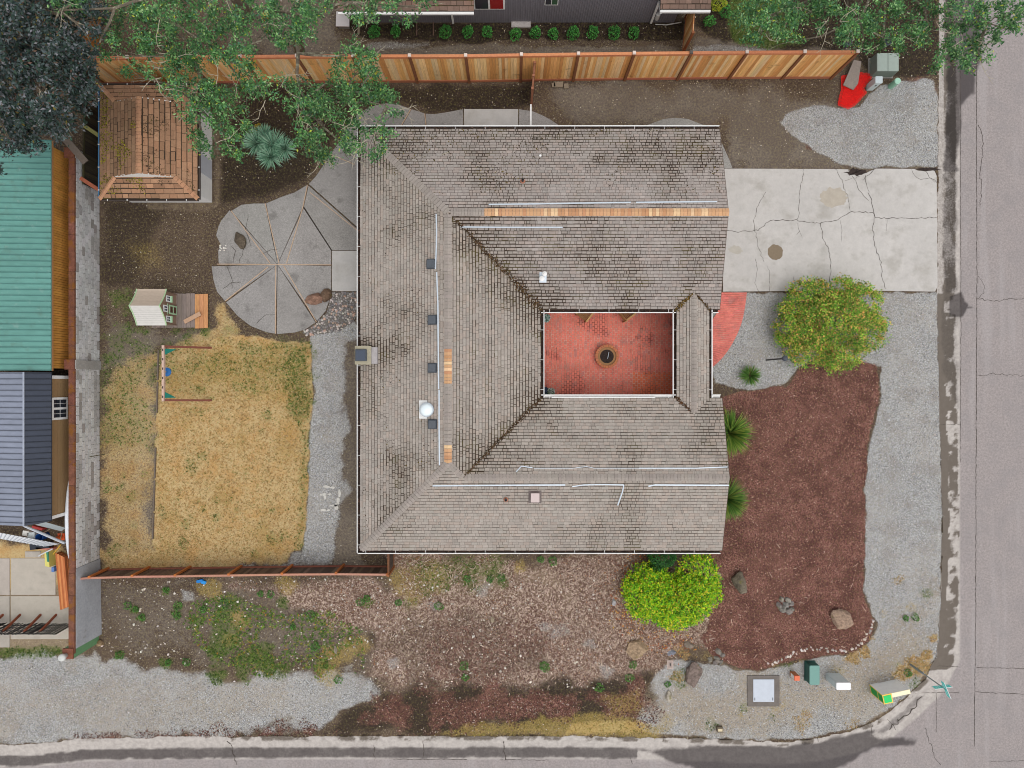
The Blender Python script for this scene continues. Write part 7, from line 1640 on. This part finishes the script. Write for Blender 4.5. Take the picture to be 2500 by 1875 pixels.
# ------------------------------------------------------------------ scattered ground cover
def ground_pts(n, chan, lo, seed, box_=None, excl=()):
    """random points where a cover channel is strong"""
    rg = np.random.default_rng(seed); out = np.zeros((0, 2)); b = box_ or (-60, -60, 2560, 1930)
    wmap = ch[chan] if isinstance(chan, str) else chan
    for _ in range(60):
        q_ = np.stack([rg.uniform(b[0], b[2], n), rg.uniform(b[1], b[3], n)], 1)
        i = np.clip(((q_[:, 0]-gx[0])/STEP).round().astype(int), 0, NX-1); j = np.clip(((q_[:, 1]-gy[0])/STEP).round().astype(int), 0, NY-1)
        k_ = wmap[j, i] > lo+rg.random(n)*(1-lo)
        for e in excl: k_ &= ~((q_[:, 0] > e[0]) & (q_[:, 0] < e[2]) & (q_[:, 1] > e[1]) & (q_[:, 1] < e[3]))
        out = np.vstack([out, q_[k_]])
        if len(out) >= n: break
    out = out[:n]; i = np.clip(((out[:, 0]-gx[0])/STEP).round().astype(int), 0, NX-1); j = np.clip(((out[:, 1]-gy[0])/STEP).round().astype(int), 0, NY-1)
    return np.stack([(out[:, 0]-1250)*CAMH/FPX, (937.5-out[:, 1])*CAMH/FPX, GZ[j, i]], 1)
EXC = [(1757,408,2292,714), (868,300,1790,1356), (505,440,875,830), (1825,1650,1904,1724), (-60,330,250,1400)]
def tufts(name, label, P, nb, h, spread, pal, seed, w=.012):
    rg = np.random.default_rng(seed); N = len(P)*nb; c = np.repeat(P, nb, 0); a_ = rg.uniform(0, 6.283, N); L = h*rg.uniform(.5, 1.2, N); lean = rg.uniform(.3, 1.0, N)*spread
    b0 = c+np.stack([rg.normal(0, h*.25, N), rg.normal(0, h*.25, N), np.zeros(N)], 1); d = np.stack([np.cos(a_), np.sin(a_), np.zeros(N)], 1); s = np.stack([-d[:, 1], d[:, 0], np.zeros(N)], 1)*w
    tip = b0+d*(L*lean)[:, None]+np.array([0, 0, 1])*(L*np.sqrt(np.maximum(.05, 1-np.minimum(lean, .97)**2)))[:, None]
    v = np.stack([b0-s, b0+s, tip], 1).reshape(-1, 3); f = np.arange(N*3).reshape(-1, 3); cols = np.repeat(pick(pal, len(P), rg), nb, 0)*rg.uniform(.8, 1.2, (N, 1))
    return stuff_mesh(name, v, f, M['blade'], cols, None, label=label, cat='grass', kind='stuff')
STR = [(C(206, 174, 118), 4), (C(194, 154, 96), 3), (C(222, 196, 150), 2), (C(156, 130, 80), 1.5), (C(140, 142, 76), .9)]
tufts('dry_grass', 'straw coloured grass blades of the back lawn', ground_pts(22000, 'dry', .42, 1, (230, 740, 775, 1400)), 5, .06, 1.2, STR, 2, .008)
tufts('green_grass', 'green tufts scattered over lawn and rough ground', ground_pts(7000, 'green', .2, 3, excl=EXC), 7, .07, 1.0, [(C(92, 120, 50), 3), (C(122, 146, 66), 2), (C(70, 100, 44), 2)], 4, .01)
tufts('yellow_grass', 'yellow moss and dry grass along the verges', ground_pts(3600, 'yellow', .25, 5, excl=EXC), 6, .05, 1.1, [(C(180, 152, 82), 3), (C(206, 178, 110), 2), (C(146, 142, 66), 2.5)], 6, .01)
tufts('verge_grass', 'dry grass wisps on the corner gravel', ground_pts(2200, 'dry', .15, 7, (1600, 1350, 2300, 1800)), 5, .05, 1.1, STR, 8, .009)

rgw = np.random.default_rng(77); wp = in_poly_pts(2600, [(470,1470),(560,1450),(700,1500),(800,1490),(890,1540),(890,1640),(760,1660),(600,1650),(500,1590),(440,1540)], rgw)
wn_ = vnoise(wp[:, 0], wp[:, 1], 60, 78, 4); wp = wp[wn_ > .47]
tufts('weed_carpet', 'low green weeds carpeting the rough ground near the gravel', np.array([W(x, y, gz(x, y)) for x, y in wp]), 9, .075, 1.1, [(C(104, 140, 60), 3), (C(140, 168, 80), 2), (C(84, 118, 52), 2), (C(178, 168, 76), 1.2), (C(206, 150, 60), .2)], 79, .012)
def chips(name, label, P, lmin, lmax, wr, pal, seed, thick=.01):
    rg = np.random.default_rng(seed); N = len(P); a_ = rg.uniform(0, 6.283, N); L = rg.uniform(lmin, lmax, N)*rg.uniform(.4, 1, N); w = L*rg.uniform(*wr, N); d = np.stack([np.cos(a_), np.sin(a_), rg.normal(0, .18, N)], 1); s = np.stack([-np.sin(a_), np.cos(a_), rg.normal(0, .15, N)], 1)
    c = P+np.array([0, 0, .012]); A = d*(L/2)[:, None]; B_ = s*(w/2)[:, None]; z = np.array([0, 0, thick])
    v = np.stack([c-A-B_, c+A-B_, c+A+B_, c-A+B_, c-A*.95-B_*.9+z, c+A*.95-B_*.9+z, c+A*.95+B_*.9+z, c-A*.95+B_*.9+z], 1).reshape(-1, 3)
    q_ = np.array([(4, 5, 6, 7), (0, 1, 5, 4), (1, 2, 6, 5), (2, 3, 7, 6), (3, 0, 4, 7)]); f = (np.arange(N)[:, None, None]*8+q_[None]).reshape(-1, 4)
    return stuff_mesh(name, v, f, M['chip'], np.repeat(pick(pal, N, rg), 5, 0), None, label=label, cat='mulch', kind='stuff')
chips('bark_mulch', 'red brown bark flakes covering the front bed', ground_pts(30000, 'mulch', .4, 11, (1680, 870, 2170, 1660)), .025, .065, (.3, .7), [(C(122, 78, 70), 4), (C(150, 106, 94), 3), (C(92, 54, 50), 3), (C(182, 146, 130), 1.0), (C(220, 192, 174), .22)], 12)
chips('bark_mulch', 'dark red bark flakes along the south verge', ground_pts(9000, 'mulch', .25, 13, (180, 1480, 1680, 1805)), .03, .09, (.25, .6), [(C(104, 66, 58), 4), (C(74, 52, 46), 3), (C(146, 112, 98), 1.8), (C(200, 182, 168), .8)], 14)
chips('wood_chips', 'pale wood chips littering the rough ground south of the house', ground_pts(20000, np.clip(ch['chips']*np.clip((vnoise(PX, PY, 70, 140, 4)-.33)*4, .12, 1)*(1-.6*ch['dark']), 0, 1), .15, 15, (520, 1350, 1780, 1700)), .025, .085, (.2, .5), [(C(176, 148, 132), 3), (C(206, 184, 168), 1.6), (C(136, 104, 90), 3), (C(112, 80, 68), 3), (C(236, 222, 210), .6), (C(166, 112, 76), 1)], 16)
chips('leaf_litter', 'orange fallen leaves around the bright green shrub', np.array([W(1645+120*math.cos(t)*k_, 1455+110*math.sin(t)*k_, .015) for t, k_ in zip(nrng.uniform(1.2, 4.6, 900), nrng.normal(1.05, .2, 900)) if True]), .04, .08, (.5, .8), [(C(176, 96, 56), 3), (C(206, 140, 60), 2), (C(226, 186, 80), 1), (C(140, 76, 52), 2)], 17, .004)

def stones(name, label, P, smin, smax, pal, seed, kind_cat='gravel'):
    rg = np.random.default_rng(seed); N = len(P); s = smin+(smax-smin)*rg.random(N)**2.2; a_ = rg.uniform(0, 6.283, N); e = rg.uniform(.6, .95, N); ca, sa = np.cos(a_), np.sin(a_); z = s*rg.uniform(.45, .8, N)
    def pt(u, v_, w_): return P+np.stack([(u*ca-v_*e*sa)*s, (u*sa+v_*e*ca)*s, w_*z], 1)
    v = np.stack([pt(1, .1, .15), pt(.2, 1, .1), pt(-1, .15, .2), pt(-.1, -1, .1), pt(.55, .5, .8), pt(-.5, .45, .9), pt(-.45, -.5, .85), pt(.5, -.5, .75)], 1).reshape(-1, 3)
    q_ = np.array([(4, 5, 6, 7), (0, 1, 5, 4), (1, 2, 6, 5), (2, 3, 7, 6), (3, 0, 4, 7)]); f = (np.arange(N)[:, None, None]*8+q_[None]).reshape(-1, 4)
    return stuff_mesh(name, v, f, M['pebble'], np.repeat(pick(pal, N, rg), 5, 0), None, label=label, cat=kind_cat, kind='stuff')
GV = [(C(176, 176, 178), 4), (C(206, 206, 206), 2.5), (C(140, 140, 142), 3), (C(190, 178, 166), 1.5), (C(110, 108, 108), 1.2)]
stones('gravel', 'loose grey stones on the gravel verges', ground_pts(46000, 'gravel', .3, 21, excl=EXC[:2]+EXC[3:]), .012, .034, GV, 22)
soilmap = np.clip(1-np.maximum.reduce([ch['gravel'], ch['mulch'], ch['dry'], ch['conc'], ch['green']*.8]), 0, 1)
stones('pebbles', 'pale pebbles and debris scattered on the brown soil', ground_pts(9000, soilmap, .5, 23, excl=EXC), .010, .036, [(C(206, 190, 166), 3), (C(160, 146, 126), 3), (C(226, 216, 200), 1.5), (C(120, 104, 84), 2)], 24)
stones('cobble_litter', 'pale cobbles scattered over the rough south ground', ground_pts(700, np.clip(soilmap+ch['chips'], 0, 1), .3, 25, (240, 1400, 1500, 1680)), .03, .075, [(C(206, 196, 184), 3), (C(170, 160, 150), 2), (C(228, 220, 210), 1)], 26)
# loose twigs and bleached sticks
def sticks(name, label, P, lmin, lmax, col, seed):
    rg = random.Random(seed); m = MB()
    for p in P:
        a_ = rg.uniform(0, 6.28); L = rg.uniform(lmin, lmax); p = Vector(p)+Vector((0, 0, .03)); q_ = p+Vector((math.cos(a_), math.sin(a_), .02))*L; mid = p.lerp(q_, .5)+Vector((rg.uniform(-.02, .02), rg.uniform(-.02, .02), .008)); m.tube([p, mid, q_], [.014, .016, .008], 4, vary(col, .15))
    return m.build(name, M['chip'], None, label=label, cat='twigs', kind='stuff')
sticks('twig_litter', 'bleached sticks lying over the rough south ground', ground_pts(520, np.clip(ch['chips'], 0, 1), .25, 31, (900, 1370, 1740, 1720)), .08, .26, C(206, 184, 166), 5)
sticks('twig_litter', 'pale twigs lying on the red mulch', ground_pts(34, 'mulch', .5, 32, (1720, 1300, 2120, 1620)), .1, .3, C(196, 168, 150), 6)
# individual weeds in the rough ground
weeds = [(331,1488),(346,1508),(434,1480),(405,1440),(430,1503),(311,1478),(292,1600),(410,1618),(455,1617),(497,1488),(635,1450),(660,1452),(757,1502),(972,1472),(880,1470),(895,1462),(714,1530),(1141,1413),(1196,1415),(1224,1412),(769,1578),(1133,1625),(1137,1655),(1545,1623),(1537,1655),(1463,1680),(1328,1625),(825,1660),(1072,1480),(1330,1630),(1630,1672),(2236,1508),(2212,1510),(2218,1643),(1320,1365),(1350,1370),(547,1235+240)]
for i, (px, py) in enumerate(sorted(weeds)):
    rr = rnd.uniform(7, 12)
    dome_shrub('weed', 'low green weed in rough ground, %s going east from the block wall' % nth(i+1), 'weed', [(px, py, rr, rr, .14)], [(C(90, 140, 60), 3), (C(110, 166, 70), 2), (C(70, 120, 56), 2)], 130, .06, 500+i, .15, lump=.5, group='weeds scattered in rough ground', stem=False)
